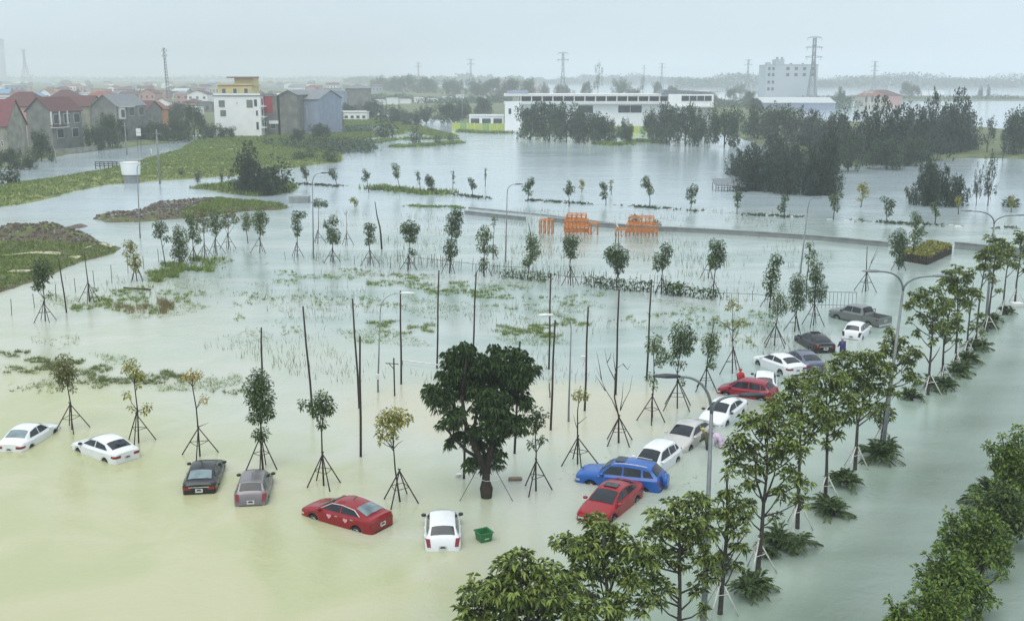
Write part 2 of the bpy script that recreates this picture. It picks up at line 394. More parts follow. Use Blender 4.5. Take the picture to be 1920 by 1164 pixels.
s = land('rubble_ridge', [(172, 410), (215, 402), (255, 401), (280, 387), (340, 381), (372, 380), (400, 376), (450, 380), (500, 384), (545, 389), (530, 394), (470, 396), (420, 401), (360, 409), (300, 413), (262, 417), (200, 417)], .75, SOILG, .9, 1.6, seed=4)
Q, d = s(9000, 8); ex = G(370, 395)[0]; tufts('grass', Q[(Q[:, 0] > ex)], .4, GRASS, 9, 'low weeds over the earth ridge behind the leaning young trees', 4, .06); RIDGE = Q[(Q[:, 0] < ex) & (d > .3)]
land('rubble_ridge', [(108, 430), (140, 423), (160, 421), (165, 425), (130, 432)], .35, RUBBLE, .6, 1, seed=5)
s = land('scrub_island', [(345, 352), (400, 350), (440, 343), (540, 340), (560, 352), (545, 362), (480, 369), (430, 364), (395, 357)], .5, GRASSD, 1.3, 2, seed=6)
Q, d = s(4000, 9); tufts('grass', Q, .6, GRASS, 10, 'rough grass round the dark bush on its small island', 4, .1)
# sandy tracks over the mound
for pts in ([(4, 491), (60, 484), (100, 484), (150, 487)], [(20, 522), (55, 517), (75, 512)], [(160, 476), (190, 466), (212, 467)]):
    mb = MB(); W = [Vector((*G(*p), 0)) for p in pts]; L_ = []
    poly, dd, PP, zz = LAND['rubble_mound3']
    for i, p in enumerate(W):
        for sgn in (-1, 1):
            q = (p.x, p.y + sgn * .75); j = np.argmin((PP[:, 0] - q[0]) ** 2 + (PP[:, 1] - q[1]) ** 2); L_.append((q[0], q[1], zz[j] + .14))
    mb.add(L_, [(2 * i, 2 * i + 2, 2 * i + 3, 2 * i + 1) for i in range(len(W) - 1)], SAND); struct(mb.build('sandy_path'))
# broken rubble on mound and ridge: uncountable
def stones(name, spots, n, size, m, seed, label):
    r = random.Random(seed); mb = MB()
    for _ in range(n):
        x, y, z = spots[r.randrange(len(spots))]; p = Vector((x, y, z + .02)); s_ = size * r.uniform(.4, 1.6)
        M = Matrix.Rotation(r.uniform(0, 6), 3, Vector((r.gauss(0, 1), r.gauss(0, 1), 1)).normalized())
        mb.box(p, (s_, s_ * r.uniform(.5, 1), s_ * r.uniform(.3, .7)), m if r.random() > .16 else CONC, M=M)
    return stuff(mb.build(name), label, 'rubble')
stones('rubble', MOUND, 900, .24, RUBBLE, 4, 'broken brown rubble heaped on the mound')
stones('rubble', RIDGE, 1300, .24, RUBBLE, 5, 'broken brown rubble along the low earth ridge')

# the drowned causeway between the car park and the pond: a low line of kerb, weeds and debris
def ribbon(name, pts, wid, z, m, hgt=.25):
    mb = MB(); W = [Vector((*G(*p), 0)) for p in pts]; vs = []
    for i, p in enumerate(W):
        t = (W[min(i + 1, len(W) - 1)] - W[max(i - 1, 0)]).normalized(); nrm = Vector((-t.y, t.x, 0)) * wid / 2
        vs += [p - nrm + Vector((0, 0, -hgt)), p - nrm + Vector((0, 0, z)), p + nrm + Vector((0, 0, z)), p + nrm + Vector((0, 0, -hgt))]
    fs = [(4 * i + k, 4 * i + 4 + k, 4 * i + 5 + k, 4 * i + 1 + k) for i in range(len(W) - 1) for k in range(3)]
    fs += [(0, 1, 2, 3), tuple(4 * (len(W) - 1) + k for k in (3, 2, 1, 0))]
    mb.add(vs, fs, m); return mb.build(name)
def scatter_line(pts, n, seed, spread=.8, gaps=.35):
    r = np.random.default_rng(seed); W = np.array([G(*p) for p in pts]); out = []
    L = np.r_[0, np.cumsum(np.hypot(*np.diff(W, axis=0).T))]; gp = r.uniform(0, L[-1], 60)
    for _ in range(n):
        s_ = r.uniform(0, L[-1])
        if np.sin(s_ * .35) + np.sin(s_ * 1.3 + 2) * .7 < -1 + gaps * 3: continue
        i = min(np.searchsorted(L, s_) - 1, len(W) - 2); i = max(i, 0); f = (s_ - L[i]) / (L[i + 1] - L[i]); p = W[i] * (1 - f) + W[i + 1] * f
        out.append((p[0] + r.normal(0, spread), p[1] + r.normal(0, spread), 0))
    return np.array(out)
CW1 = [(560, 345), (640, 350), (700, 356), (760, 359), (830, 363), (900, 371), (1000, 376), (1100, 383), (1200, 388), (1300, 396), (1400, 402), (1470, 406), (1560, 411), (1700, 420), (1800, 424), (1900, 428)]
tufts('causeway_weeds', scatter_line(CW1, 1100, 3, .7), .35, L_FARG, 12, 'dark weeds and debris marking the drowned causeway edge', 5, .12, .6)
tufts('causeway_weeds', scatter_line([(700, 352), (745, 357), (800, 364), (840, 362)], 300, 4, 1.2, 0), .8, GRASS, 13, 'thicker green weeds on the drowned causeway left of the middle', 5, .14, .5)
tufts('causeway_weeds', scatter_line([(770, 386), (800, 388), (845, 388), (870, 390)], 160, 5, .6, 0), .3, GRASS, 14, 'strip of weeds at the left end of the low concrete wall', 5, .1, .6)
r_ = np.random.default_rng(9); mbd = MB()
for p in scatter_line(CW1, 170, 8, .5, .1): mbd.box((p[0], p[1], .02), (r_.uniform(.3, 1.2), r_.uniform(.2, .5), .12), FRAMEW if r_.random() < .55 else CONCD, r_.uniform(-.4, .4))
stuff(mbd.build('floating_debris'), 'scraps of white and grey debris caught along the drowned causeway', 'debris')
# banks left of the pond
for k, pts in enumerate(([(646, 272), (700, 268), (740, 262), (860, 260)], [(740, 276), (800, 274), (862, 268)], [(860, 247), (905, 250), (960, 250)], [(1120, 270), (1150, 273), (1180, 270)], [(1190, 266), (1240, 268)])):
    o = ribbon('mud_bank', pts, 3, .35, GRASSD); struct(o)
    tufts('bank_grass', scatter_line(pts, 260, 20 + k, 1.2, 0), 1.0, GRASS, 30 + k, ['green reeds on the narrow mud bank at the pond corner', 'green reeds on the short mud spit in the pond', 'green weeds under the yellow green fence', 'weeds on the mud spit before the dark trees', 'weeds on the mud spit beside the trees in the pond'][k], 5, .2)
# ------------------------------------------------------------------ grasses standing out of the flood
def patch(cx, cy, rx, ry, n, seed):
    r = np.random.default_rng(seed); a = r.uniform(0, 6.283, n); q = np.sqrt(r.uniform(0, 1, n)); P = []
    for aa, qq in zip(a, q):
        if math.sin(aa * 3 + seed) * .5 + .6 < qq * .9 or math.sin(aa * 7 + qq * 9 + seed) + math.sin(qq * 17 - aa * 4) < -.1: continue
        P.append((*G(cx + math.cos(aa) * qq * rx, cy + math.sin(aa) * qq * ry), 0))
    return P
P = []
for i, (cx, cy, rx, ry, n) in enumerate([(190, 572, 65, 18, 700), (235, 560, 45, 18, 460), (290, 580, 40, 10, 260), (340, 555, 50, 14, 260), (400, 495, 45, 12, 200), (260, 545, 40, 10, 200)]): P += patch(cx, cy, rx, ry, n, i)
tufts('marsh_grass', np.array(P), .28, GRASS, 41, 'pale green marsh grass around the bare staked trunks at left', 6, .03, .5)
P = []
for i, (cx, cy, rx, ry, n) in enumerate([(340, 505, 62, 12, 900), (300, 520, 35, 10, 400), (390, 490, 35, 9, 320)]): P += patch(cx, cy, rx, ry, n, 20 + i)
tufts('marsh_grass', np.array(P), .5, GRASS, 42, 'thick green grass bank under the close row of young trees', 6, .045, .5)
P = []
for i, (cx, cy, rx, ry, n) in enumerate([(100, 682, 60, 13, 620), (20, 663, 40, 7, 160), (170, 700, 50, 16, 420), (250, 712, 70, 10, 560), (30, 695, 50, 8, 160), (320, 705, 35, 10, 220), (345, 712, 30, 10, 120), (190, 720, 60, 8, 160), (430, 735, 40, 5, 60), (60, 730, 60, 10, 60)]): P += patch(cx, cy, rx, ry, n, 40 + i)
P = np.array(P); tufts('marsh_grass', P[::2].copy(), .26, GRASS, 48, 'fresh green blades among the grass patches behind the left staked trees', 6, .022, .7); tufts('marsh_grass', P, .24, REED, 43, 'dark green grass patches behind the left staked trees', 6, .026, .7)
P = []
for i, (cx, cy, rx, ry, n) in enumerate([(715, 607, 28, 7, 260), (795, 615, 32, 9, 260), (1000, 622, 62, 14, 900), (1070, 606, 40, 8, 300), (950, 617, 30, 8, 200), (740, 625, 40, 8, 120), (690, 640, 30, 4, 60), (900, 548, 110, 14, 700), (760, 530, 80, 16, 700), (860, 545, 60, 18, 600), (680, 515, 80, 12, 300), (560, 520, 70, 14, 250), (620, 560, 80, 14, 160), (1060, 560, 90, 16, 260), (1280, 590, 70, 14, 200), (1420, 600, 60, 20, 260), (700, 570, 60, 12, 160), (480, 560, 60, 16, 160), (960, 575, 60, 6, 120), (1360, 615, 60, 20, 160), (1400, 640, 30, 10, 60), (1180, 600, 50, 10, 60), (545, 610, 20, 25, 60), (450, 595, 8, 8, 30)]): P += patch(cx, cy, rx, ry, n, 60 + i)
tufts('marsh_grass', np.array(P), .26, GRASS, 44, 'yellow green grass patches rising from the flooded middle of the lot', 6, .028, .6)
P = patch(308, 575, 12, 14, 300, 90) + patch(250, 580, 40, 8, 100, 91)
tufts('dry_grass_clump', np.array(P), .6, DRYG, 45, 'brown dry grass clump standing in the marsh at left', 6, .03, .25)
r_ = np.random.default_rng(77); P = []
for _ in range(6500):
    px, py = r_.uniform(0, 1560), r_.uniform(470, 720)
    x, y = G(px, py)
    if math.sin(x * .33 + 1) + math.sin(y * .29 + x * .11) + r_.normal(0, .4) < .35 or x + 1.05 * y < 62: continue
    P.append((x, y, 0))
tufts('reeds', np.array(P), .55, REED, 46, 'thin scattered reeds poking through the flood water', 2, .016, .25)
P = []
for _ in range(3500):
    px, py = r_.uniform(600, 1500), r_.uniform(395, 520); x, y = G(px, py)
    if math.sin(x * .4) + math.sin(y * .5 + x * .2) < .2: continue
    P.append((x, y, 0))
tufts('reeds', np.array(P), .8, REED, 47, 'thin tall reeds in the far part of the flooded lot', 2, .02, .2)

r_ = np.random.default_rng(31); P = []
for _ in range(2600):
    x, y = G(r_.uniform(0, 1500), r_.uniform(500, 1100))
    if math.sin(x * .21 + y * .13) + math.sin(y * .37 - x * .09 + 1) + r_.normal(0, .35) < 1.05 or x + y < 56: continue
    P.append((x, y, .012))
P = np.array(P); V, T = leaves(P, np.column_stack([r_.normal(0, 1, (len(P), 2)), np.zeros(len(P))]), .13, .06, r_, 0, up=np.tile([0., .1, 1], (len(P), 1)))
stuff(link('floating_leaves', fast('floating_leaves', V, T, leafmat('drowned_leaves', (.07, .06, .03), (.22, .20, .08), .5))), 'small leaves and scraps floating on the brown water', 'leaves')

# broad soft beds of drowned grass: thin blades that barely break the surface
r_ = np.random.default_rng(55); P = []
for cx, cy, rx, ry, n in [(230, 565, 170, 34, 2600), (420, 540, 160, 40, 1500), (120, 695, 190, 34, 2600), (330, 712, 130, 22, 1200), (560, 600, 170, 60, 1500), (800, 600, 240, 50, 2600), (1010, 615, 150, 34, 2200), (860, 545, 240, 34, 2600), (640, 500, 170, 24, 1100), (1180, 590, 170, 30, 1200), (1380, 620, 90, 34, 900), (1000, 480, 260, 30, 900), (60, 640, 90, 30, 500)]:
    a = r_.uniform(0, 6.283, n); q = np.sqrt(r_.uniform(0, 1, n))
    for aa, qq in zip(a, q):
        x, y = G(cx + math.cos(aa) * qq * rx, cy + math.sin(aa) * qq * ry)
        k_ = math.sin(x * .55 + 1.3 * math.sin(y * .31)) + math.sin(y * .47 + 1.1 * math.sin(x * .23 + 2)) + .5 * math.sin(x * 1.7 + y * 1.3)
        if k_ + r_.normal(0, .35) > .35 + qq * .8: P.append((x, y, 0))
tufts('drowned_grass', np.array(P), .2, GRASS, 56, 'thin pale drowned grass spreading in soft beds across the lot', 4, .014, .8)
# scrub on the field before the houses
r_ = np.random.default_rng(66); n = 9000; px, py = r_.uniform(290, 700, n), r_.uniform(232, 306, n); Q_ = []
for a, b in zip(px, py):
    x, y = G(a, b)
    if math.sin(x * .09) + math.sin(y * .07 + x * .04) + r_.normal(0, .4) > .9 and b < 308 - max(0, 420 - a) * .1 and b > 262 - (a - 290) * .08: Q_.append((x, y, .4))
Q_ = np.array(Q_); k_ = np.repeat(Q_, 7, 0) + r_.normal(0, 1, (len(Q_) * 7, 3)) * [1, 1, .5]; k_[:, 2] = np.abs(k_[:, 2])
V, T = leaves(k_, r_.normal(0, 1, k_.shape), .8, .5, r_, 0); stuff(link('scrub', fast('scrub', V, T, L_FARG)), 'low dark green scrub scattered over the field before the houses', 'scrub')
# ------------------------------------------------------------------ trees
def wob_path(a, b, n, amp, rng):
    P = []
    for i in range(n + 1):
        t = i / n; p = a.lerp(b, t)
        if 0 < i < n: p = p + Vector((rng.gauss(0, amp), rng.gauss(0, amp), 0))
        P.append(p)
    return P
def stakes(root, hub, foot_r, m, n=4, rad=.035, a0=.4, brace=True, seed=0, rail=.45, zb=-.5):
    r = random.Random(seed)
    tops = []
    for k in range(n):
        a = a0 + 6.283 * k / n + r.uniform(-.15, .15); rr = foot_r * r.uniform(.88, 1.12) * (hub + .5) / hub
        foot = Vector((math.cos(a) * rr, math.sin(a) * rr, zb)); top = Vector((-math.cos(a) * .06, -math.sin(a) * .06, hub + r.uniform(0, .12)))
        mb = MB(); mb.tube([foot, top], [rad, rad * .85], m, 6); mb.build('stake', root, True); tops.append((foot, top))
    if brace:
        mb = MB(); t = (rail * hub + .5) / (hub + .5)
        for k in range(n):
            a, b = tops[k], tops[(k + 1) % n]; mb.tube([a[0].lerp(a[1], t), b[0].lerp(b[1], t)], rad * .5, m, 5)
        mb.build('brace', root)
def young_tree(base, top, clumps, leaf, label_bits, trunk=None, tr=.05, stake=True, sr=.95, seed=0, L=.17, W=.085, dens=300, group=None, bare=None, cat='tree', hub=None, bark=None, name='young_tree', smat=None, nst=4):
    rng = random.Random(seed * 7 + 1); nr = np.random.default_rng(seed + 100)
    x, y = G(*base); root = empty(name, (x, y, 0)); o = Vector((x, y, 0))
    tp = PY(*top, y) - o; pts = [PY(*p, y) - o for p in (trunk or [])]
    path = [Vector((0, 0, -.5)), Vector((0, 0, 0))] + pts + [tp]
    if not pts: path = [Vector((0, 0, -.5))] + wob_path(Vector((0, 0, 0)), tp, 4, tr * .6, rng)
    n = len(path); rad = [tr * (1.15 - .75 * i / (n - 1)) for i in range(n)]
    mb = MB(); mb.tube(path, rad, bark or BARK, 7)
    cl = []; s = scale_at(y)
    for c in clumps:
        cx, cy, cr = c[:3]; q = PY(cx, cy, y) - o; q.y += rng.uniform(-.3, .3) * cr / s; cl.append((tuple(q), cr / s * (1.18 if leaf in (L_DARK, L_MID) else .98)))
        zj = max(.6, q.z - .9 * cr / s - rng.uniform(.1, .4)); j = min((p for p in path), key=lambda p: abs(p.z - zj))
        if (q - j).length > .2: mb.tube([j, j.lerp(q, .5) + Vector((0, 0, -.05)), q], [tr * .45, tr * .35, tr * .2], bark or BARK, 5)
        for _ in range(4):
            v = Vector((rng.gauss(0, 1), rng.gauss(0, 1), rng.gauss(.3, .7))).normalized() * cr / s * .85
            mb.tube([q, q + v], [tr * .22, tr * .08], bark or BARK, 4, cap=False)
    for b in bare or []:
        P_ = [PY(*p, y) - o for p in b]
        for q in P_[1:]: q.y += rng.uniform(-.3, .3)
        mb.tube(P_, [tr * .5 * (1 - .8 * i / (len(P_) - 1)) for i in range(len(P_))], bark or BARK, 5)
    mb.build('trunk', root, True)
    if cl:
        V, T = loose_crown(cl, dens * (2.9 if L < .2 else 2.3), L, W, nr, .35, 1.0, -.15)
        link('crown', fast('crown', V, T, leaf), root)
    if stake: stakes(root, (hub or 1.75) * rng.uniform(.85, 1.15), sr * rng.uniform(.85, 1.15), smat or STAKE, rng.choice((3, 4, 4)), a0=rng.uniform(0, 1.5), seed=seed)
    rowtag(root, label_bits, cat, group, base[0]); return root
FR = 'staked young trees along the near row'
D_, M_, Y_, O_, A_ = L_DARK, L_MID, L_YEL, L_OLIVE, L_GOLD
young_tree((135, 805), (122, 672), [(122, 680, 19), (112, 698, 15), (130, 700, 15), (120, 712, 13), (137, 728, 6), (112, 728, 5)], O_, 'olive brown crown on a slender staked trunk', trunk=[(133, 760), (126, 722)], group=FR, seed=1, dens=420)
young_tree((260, 830), (249, 680), [(245, 684, 14), (256, 695, 12), (236, 692, 9), (262, 703, 9), (238, 738, 9), (259, 722, 6), (276, 762, 9), (247, 765, 7), (270, 772, 6)], Y_, 'thin dark trunk with yellow green leaf clumps', trunk=[(258, 770), (252, 720)], group=FR, seed=2, dens=260)
young_tree((375, 855), (361, 712), [(360, 702, 12), (372, 703, 8), (350, 706, 7), (382, 747, 9)], A_, 'nearly bare staked trunk with golden leaf tufts', trunk=[(371, 800), (368, 765), (361, 725)], group=FR, seed=3, bare=[[(369, 765), (374, 752), (380, 745)], [(361, 722), (352, 712), (345, 708)], [(372, 800), (383, 795), (392, 792)]], dens=240)
young_tree((493, 880), (484, 700), [(484, 705, 14), (478, 725, 19), (493, 722, 16), (490, 745, 22), (476, 752, 14), (500, 762, 13), (488, 775, 16), (474, 782, 10), (508, 775, 7), (492, 812, 12), (482, 815, 8)], D_, 'dark green leafy column on a staked trunk', group=FR, seed=4, dens=330, tr=.06)
young_tree((607, 910), (603, 755), [(603, 750, 15), (613, 760, 14), (590, 762, 12), (570, 757, 9), (617, 768, 8), (600, 774, 9), (604, 795, 8)], D_, 'dark umbrella crown with a side tuft', trunk=[(604, 850), (603, 810), (606, 775)], group=FR, seed=5, bare=[[(604, 812), (595, 785), (588, 768)], [(588, 770), (578, 760), (570, 757)]], dens=360)
young_tree((750, 940), (738, 805), [(737, 775, 16), (722, 782, 15), (752, 780, 15), (765, 787, 9), (715, 795, 11), (740, 795, 14), (712, 812, 8), (725, 812, 11), (736, 818, 8), (713, 826, 5)], Y_, 'bright yellow green spreading crown on a staked trunk', trunk=[(741, 880), (738, 840)], group=FR, seed=6, bare=[[(738, 845), (728, 832), (718, 820)], [(739, 840), (748, 828), (757, 822)]], dens=300, L=.19)
young_tree((1005, 920), (1007, 775), [(1007, 773, 11), (1003, 787, 13), (1012, 793, 9), (1000, 804, 7), (1024, 778, 4), (1014, 828, 6), (998, 832, 7), (1018, 822, 5)], D_, 'small sparse dark crown right of the mango tree', group=FR, seed=7, dens=330)
young_tree((1083, 870), (1086, 745), [(1087, 735, 9), (1077, 740, 7), (1098, 742, 8), (1090, 745, 6)], Y_, 'flat yellow green tuft over bare twigs', trunk=[(1083, 800), (1083, 770)], group=FR, seed=8, bare=[[(1083, 805), (1078, 790), (1075, 775)], [(1083, 795), (1093, 785), (1101, 780)]], dens=260)
young_tree((1160, 830), (1153, 700), [], D_, 'bare leafless tree with long forked branches on stakes', trunk=[(1160, 780), (1152, 745), (1153, 725)], group=FR, seed=9, tr=.06, bare=[[(1160, 778), (1148, 750), (1135, 730), (1128, 712), (1118, 690)], [(1135, 732), (1125, 715), (1117, 706)], [(1128, 712), (1124, 685), (1119, 660)], [(1153, 712), (1144, 695), (1138, 680), (1134, 655)], [(1153, 705), (1158, 690), (1168, 680)], [(1155, 700), (1152, 680), (1150, 660)], [(1163, 770), (1170, 755), (1180, 730), (1186, 705)], [(1168, 682), (1176, 690), (1182, 680)], [(1138, 680), (1143, 668), (1145, 658)], [(1163, 768), (1167, 745), (1168, 715)]])
young_tree((1222, 790), (1225, 650), [(1227, 637, 12), (1220, 650, 10), (1234, 652, 11), (1240, 670, 9), (1247, 662, 8), (1236, 680, 7), (1222, 708, 9), (1226, 722, 6)], M_, 'mid green patchy crown on a staked trunk', group=FR, seed=10, dens=260)
young_tree((1270, 765), (1279, 625), [(1278, 620, 17), (1268, 635, 12), (1290, 632, 14), (1282, 650, 15), (1268, 662, 9), (1290, 652, 9), (1262, 675, 9), (1280, 685, 6), (1278, 715, 6), (1265, 655, 6)], D_, 'full dark green crown above a lamp head', trunk=[(1270, 700), (1276, 650)], group=FR, seed=11, dens=330, sr=1.15, hub=2.0)
young_tree((1323, 730), (1338, 600), [(1329, 637, 12), (1338, 632, 9), (1328, 652, 12), (1342, 650, 9), (1335, 665, 8), (1335, 683, 7), (1330, 680, 6), (1340, 600, 4)], M_, 'mid green narrow crown on a leaning staked trunk', trunk=[(1325, 690), (1330, 650), (1336, 620)], group=FR, seed=12, dens=280)
young_tree((1373, 700), (1374, 570), [(1375, 567, 10), (1386, 577, 6), (1366, 577, 6), (1343, 597, 7), (1390, 605, 9), (1362, 606, 7), (1380, 610, 6)], Y_, 'tall sparse tree with small yellow green leaf tufts', trunk=[(1374, 650), (1374, 620)], group=FR, seed=13, dens=260, bare=[[(1374, 640), (1366, 615), (1362, 600)], [(1374, 640), (1386, 620), (1390, 600)], [(1366, 615), (1352, 602), (1343, 597)]])
young_tree((1452, 648), (1460, 560), [(1458, 555, 10), (1470, 565, 10), (1452, 572, 9), (1463, 582, 10), (1473, 578, 7), (1448, 590, 6)], M_, 'loose mid green crown left of two dark crowns', group=FR, seed=14, dens=250)
young_tree((1490, 622), (1496, 530), [(1497, 525, 12), (1490, 538, 11), (1503, 540, 11), (1496, 555, 13), (1500, 570, 10), (1488, 575, 7)], D_, 'dense dark crown left of a matching dark crown', group=FR, seed=15, dens=350)
young_tree((1525, 610), (1531, 505), [(1532, 500, 10), (1526, 515, 11), (1533, 522, 11), (1537, 540, 12), (1525, 545, 10), (1538, 556, 9), (1520, 560, 6)], D_, 'dense tall dark crown beside the grey pickup truck', group=FR, seed=16, dens=350)

BR = 'young trees along the rear row'
def bt(base, top, cl, leaf, look, **k):
    k.setdefault('dens', 230); young_tree(base, top, cl, leaf, look, group=BR, seed=int(base[0]), L=.24, W=.13, sr=.9, tr=k.pop('tr', .06), **k)
bt((85, 602), (80, 510), [(80, 498, 13), (74, 508, 12), (88, 510, 11), (78, 523, 11), (71, 537, 8), (93, 553, 5), (64, 536, 4)], D_, 'dark crown on a leaning trunk with wide stakes', trunk=[(83, 560), (80, 530)])
bt((168, 566), (158, 472), [(177, 543, 4)], M_, 'bare topped staked trunk with one small leaf', trunk=[(165, 530), (161, 500)], tr=.07)
bt((257, 527), (245, 448), [(240, 456, 8), (247, 462, 9), (238, 475, 7), (252, 480, 8), (245, 490, 8), (258, 492, 8), (252, 502, 7)], Y_, 'yellow green ragged crown at the water edge')
bt((311, 502), (297, 425), [(296, 422, 8), (304, 428, 9), (297, 438, 8), (312, 446, 5)], D_, 'small dark crown on a tall leaning trunk', trunk=[(305, 465), (300, 440)], stake=False)
bt((337, 496), (335, 430), [(335, 432, 10), (330, 447, 9), (342, 450, 10), (335, 463, 10), (345, 470, 8), (328, 475, 7), (340, 482, 7)], M_, 'bushy green crown reaching low')
bt((364, 490), (358, 405), [(355, 408, 8), (362, 415, 9), (366, 430, 9), (357, 438, 8), (370, 448, 7)], M_, 'tall green crown in a close group')
bt((384, 482), (380, 400), [(380, 398, 8), (377, 410, 9), (385, 418, 8), (383, 430, 6)], O_, 'olive tinted crown in a close group')
bt((405, 476), (403, 405), [(403, 402, 9), (398, 415, 9), (408, 420, 9), (402, 432, 8)], M_, 'mid green crown with straight trunk')
bt((428, 467), (428, 412), [(420, 402, 8), (433, 400, 9), (440, 412, 8), (425, 418, 8), (418, 415, 6)], O_, 'branching olive green crown on a thick trunk', bare=[[(428, 440), (420, 425), (417, 412)], [(428, 440), (438, 425), (440, 412)]])
bt((465, 456), (460, 408), [(460, 405, 7), (466, 415, 7), (461, 425, 6)], M_, 'slim green tree on the far side of the ridge', stake=False)
bt((487, 474), (487, 400), [(488, 398, 8), (481, 408, 9), (493, 410, 9), (486, 422, 9), (489, 432, 7)], M_, 'green oval crown on a staked trunk')
bt((557, 482), (558, 402), [(556, 402, 7), (568, 402, 6), (555, 412, 8), (552, 425, 5), (560, 427, 6), (557, 437, 5)], D_, 'dark thin crown bent to one side')
bt((596, 457), (598, 385), [(598, 380, 8), (608, 382, 6), (590, 381, 5)], M_, 'tall thin trunk with a small flat crown')
bt((624, 492), (622, 415), [(625, 413, 8), (613, 420, 6), (620, 432, 6), (626, 440, 11), (630, 450, 7), (620, 448, 6)], D_, 'dark two tiered crown')
bt((651, 460), (649, 392), [], D_, 'dead leafless sapling on stakes', bare=[[(649, 405), (645, 396), (642, 388)], [(649, 402), (653, 394), (655, 387)]], tr=.04)
bt((694, 497), (691, 425), [(690, 424, 7), (698, 426, 6), (693, 434, 8), (697, 448, 6), (690, 452, 5)], D_, 'small dark ragged crown')
bt((766, 506), (768, 440), [(768, 425, 11), (760, 428, 9), (777, 430, 9), (768, 440, 11), (774, 447, 6), (772, 470, 5), (777, 474, 4)], D_, 'broad dark crown with a low side tuft')
bt((843, 512), (848, 420), [(856, 396, 8), (862, 405, 7), (850, 410, 10), (858, 418, 9), (845, 428, 10), (855, 435, 9), (846, 455, 9), (840, 468, 8), (850, 470, 9), (843, 480, 7)], D_, 'tallest dark stacked crown', tr=.08)
bt((907, 518), (908, 435), [(908, 432, 9), (917, 440, 7), (899, 443, 6), (908, 448, 8), (903, 463, 8), (913, 468, 8), (907, 490, 7), (905, 503, 5)], M_, 'patchy green crown in three tiers')
bt((924, 486), (927, 412), [(927, 409, 4), (925, 420, 3), (925, 465, 6), (930, 474, 4)], M_, 'thin sapling with a tuft halfway up', tr=.045)
bt((989, 524), (997, 450), [(997, 447, 9), (1003, 457, 8), (994, 462, 8), (1004, 472, 9), (997, 480, 8), (990, 488, 8), (984, 492, 4)], M_, 'mid green crown leaning right', stake=False)
bt((1070, 535), (1070, 460), [(1066, 450, 9), (1077, 452, 9), (1070, 462, 12), (1068, 475, 7), (1076, 478, 5)], D_, 'neat dark oval crown below an orange frame')
bt((1157, 540), (1155, 490), [(1155, 472, 13), (1143, 473, 9), (1167, 478, 11), (1153, 486, 13), (1168, 492, 9), (1160, 502, 9), (1142, 482, 7)], D_, 'wide round dark crown, fullest in its row', tr=.08, stake=False, bare=[[(1155, 500), (1160, 520), (1163, 538)]])
bt((1240, 552), (1243, 465), [(1247, 463, 8), (1254, 470, 7), (1248, 480, 8), (1236, 484, 9), (1247, 492, 8), (1233, 497, 8)], D_, 'dark crown shaped in two lobes')
bt((1338, 557), (1343, 460), [(1340, 457, 9), (1352, 460, 8), (1344, 472, 12), (1338, 483, 9), (1352, 480, 9), (1347, 492, 9), (1335, 497, 5)], D_, 'dark square topped crown on wide stakes')
bt((1328, 522), (1332, 488), [(1332, 486, 5), (1335, 495, 4)], M_, 'small sapling behind the square topped crown')
bt((1442, 577), (1452, 490), [(1455, 485, 8), (1462, 490, 6), (1450, 497, 9), (1443, 512, 9), (1455, 515, 9), (1440, 530, 9), (1450, 535, 8), (1443, 548, 6)], D_, 'ragged dark crown left of the tall thin one')
bt((1512, 560), (1518, 462), [(1518, 460, 6), (1524, 470, 4), (1514, 478, 4), (1528, 480, 4), (1520, 490, 6)], M_, 'very tall thin trunk with small tufts', stake=False, tr=.05)
bt((1623, 546), (1626, 462), [], D_, 'bare forked dead tree on stakes', trunk=[(1624, 515)], bare=[[(1624, 518), (1632, 495), (1646, 470)], [(1633, 493), (1640, 480), (1645, 465)]], tr=.08)
bt((1685, 506), (1686, 440), [(1686, 437, 9), (1678, 448, 9), (1694, 447, 8), (1686, 460, 10), (1677, 470, 7), (1690, 480, 8), (1688, 492, 7)], D_, 'dark crown left of the fenced flower bed')
bt((1711, 490), (1718, 405), [(1716, 404, 7), (1723, 412, 6), (1712, 418, 6), (1722, 428, 8), (1730, 435, 6), (1715, 440, 7), (1722, 450, 6), (1713, 455, 5)], M_, 'tall thin tree rising out of the fenced flower bed', stake=False)

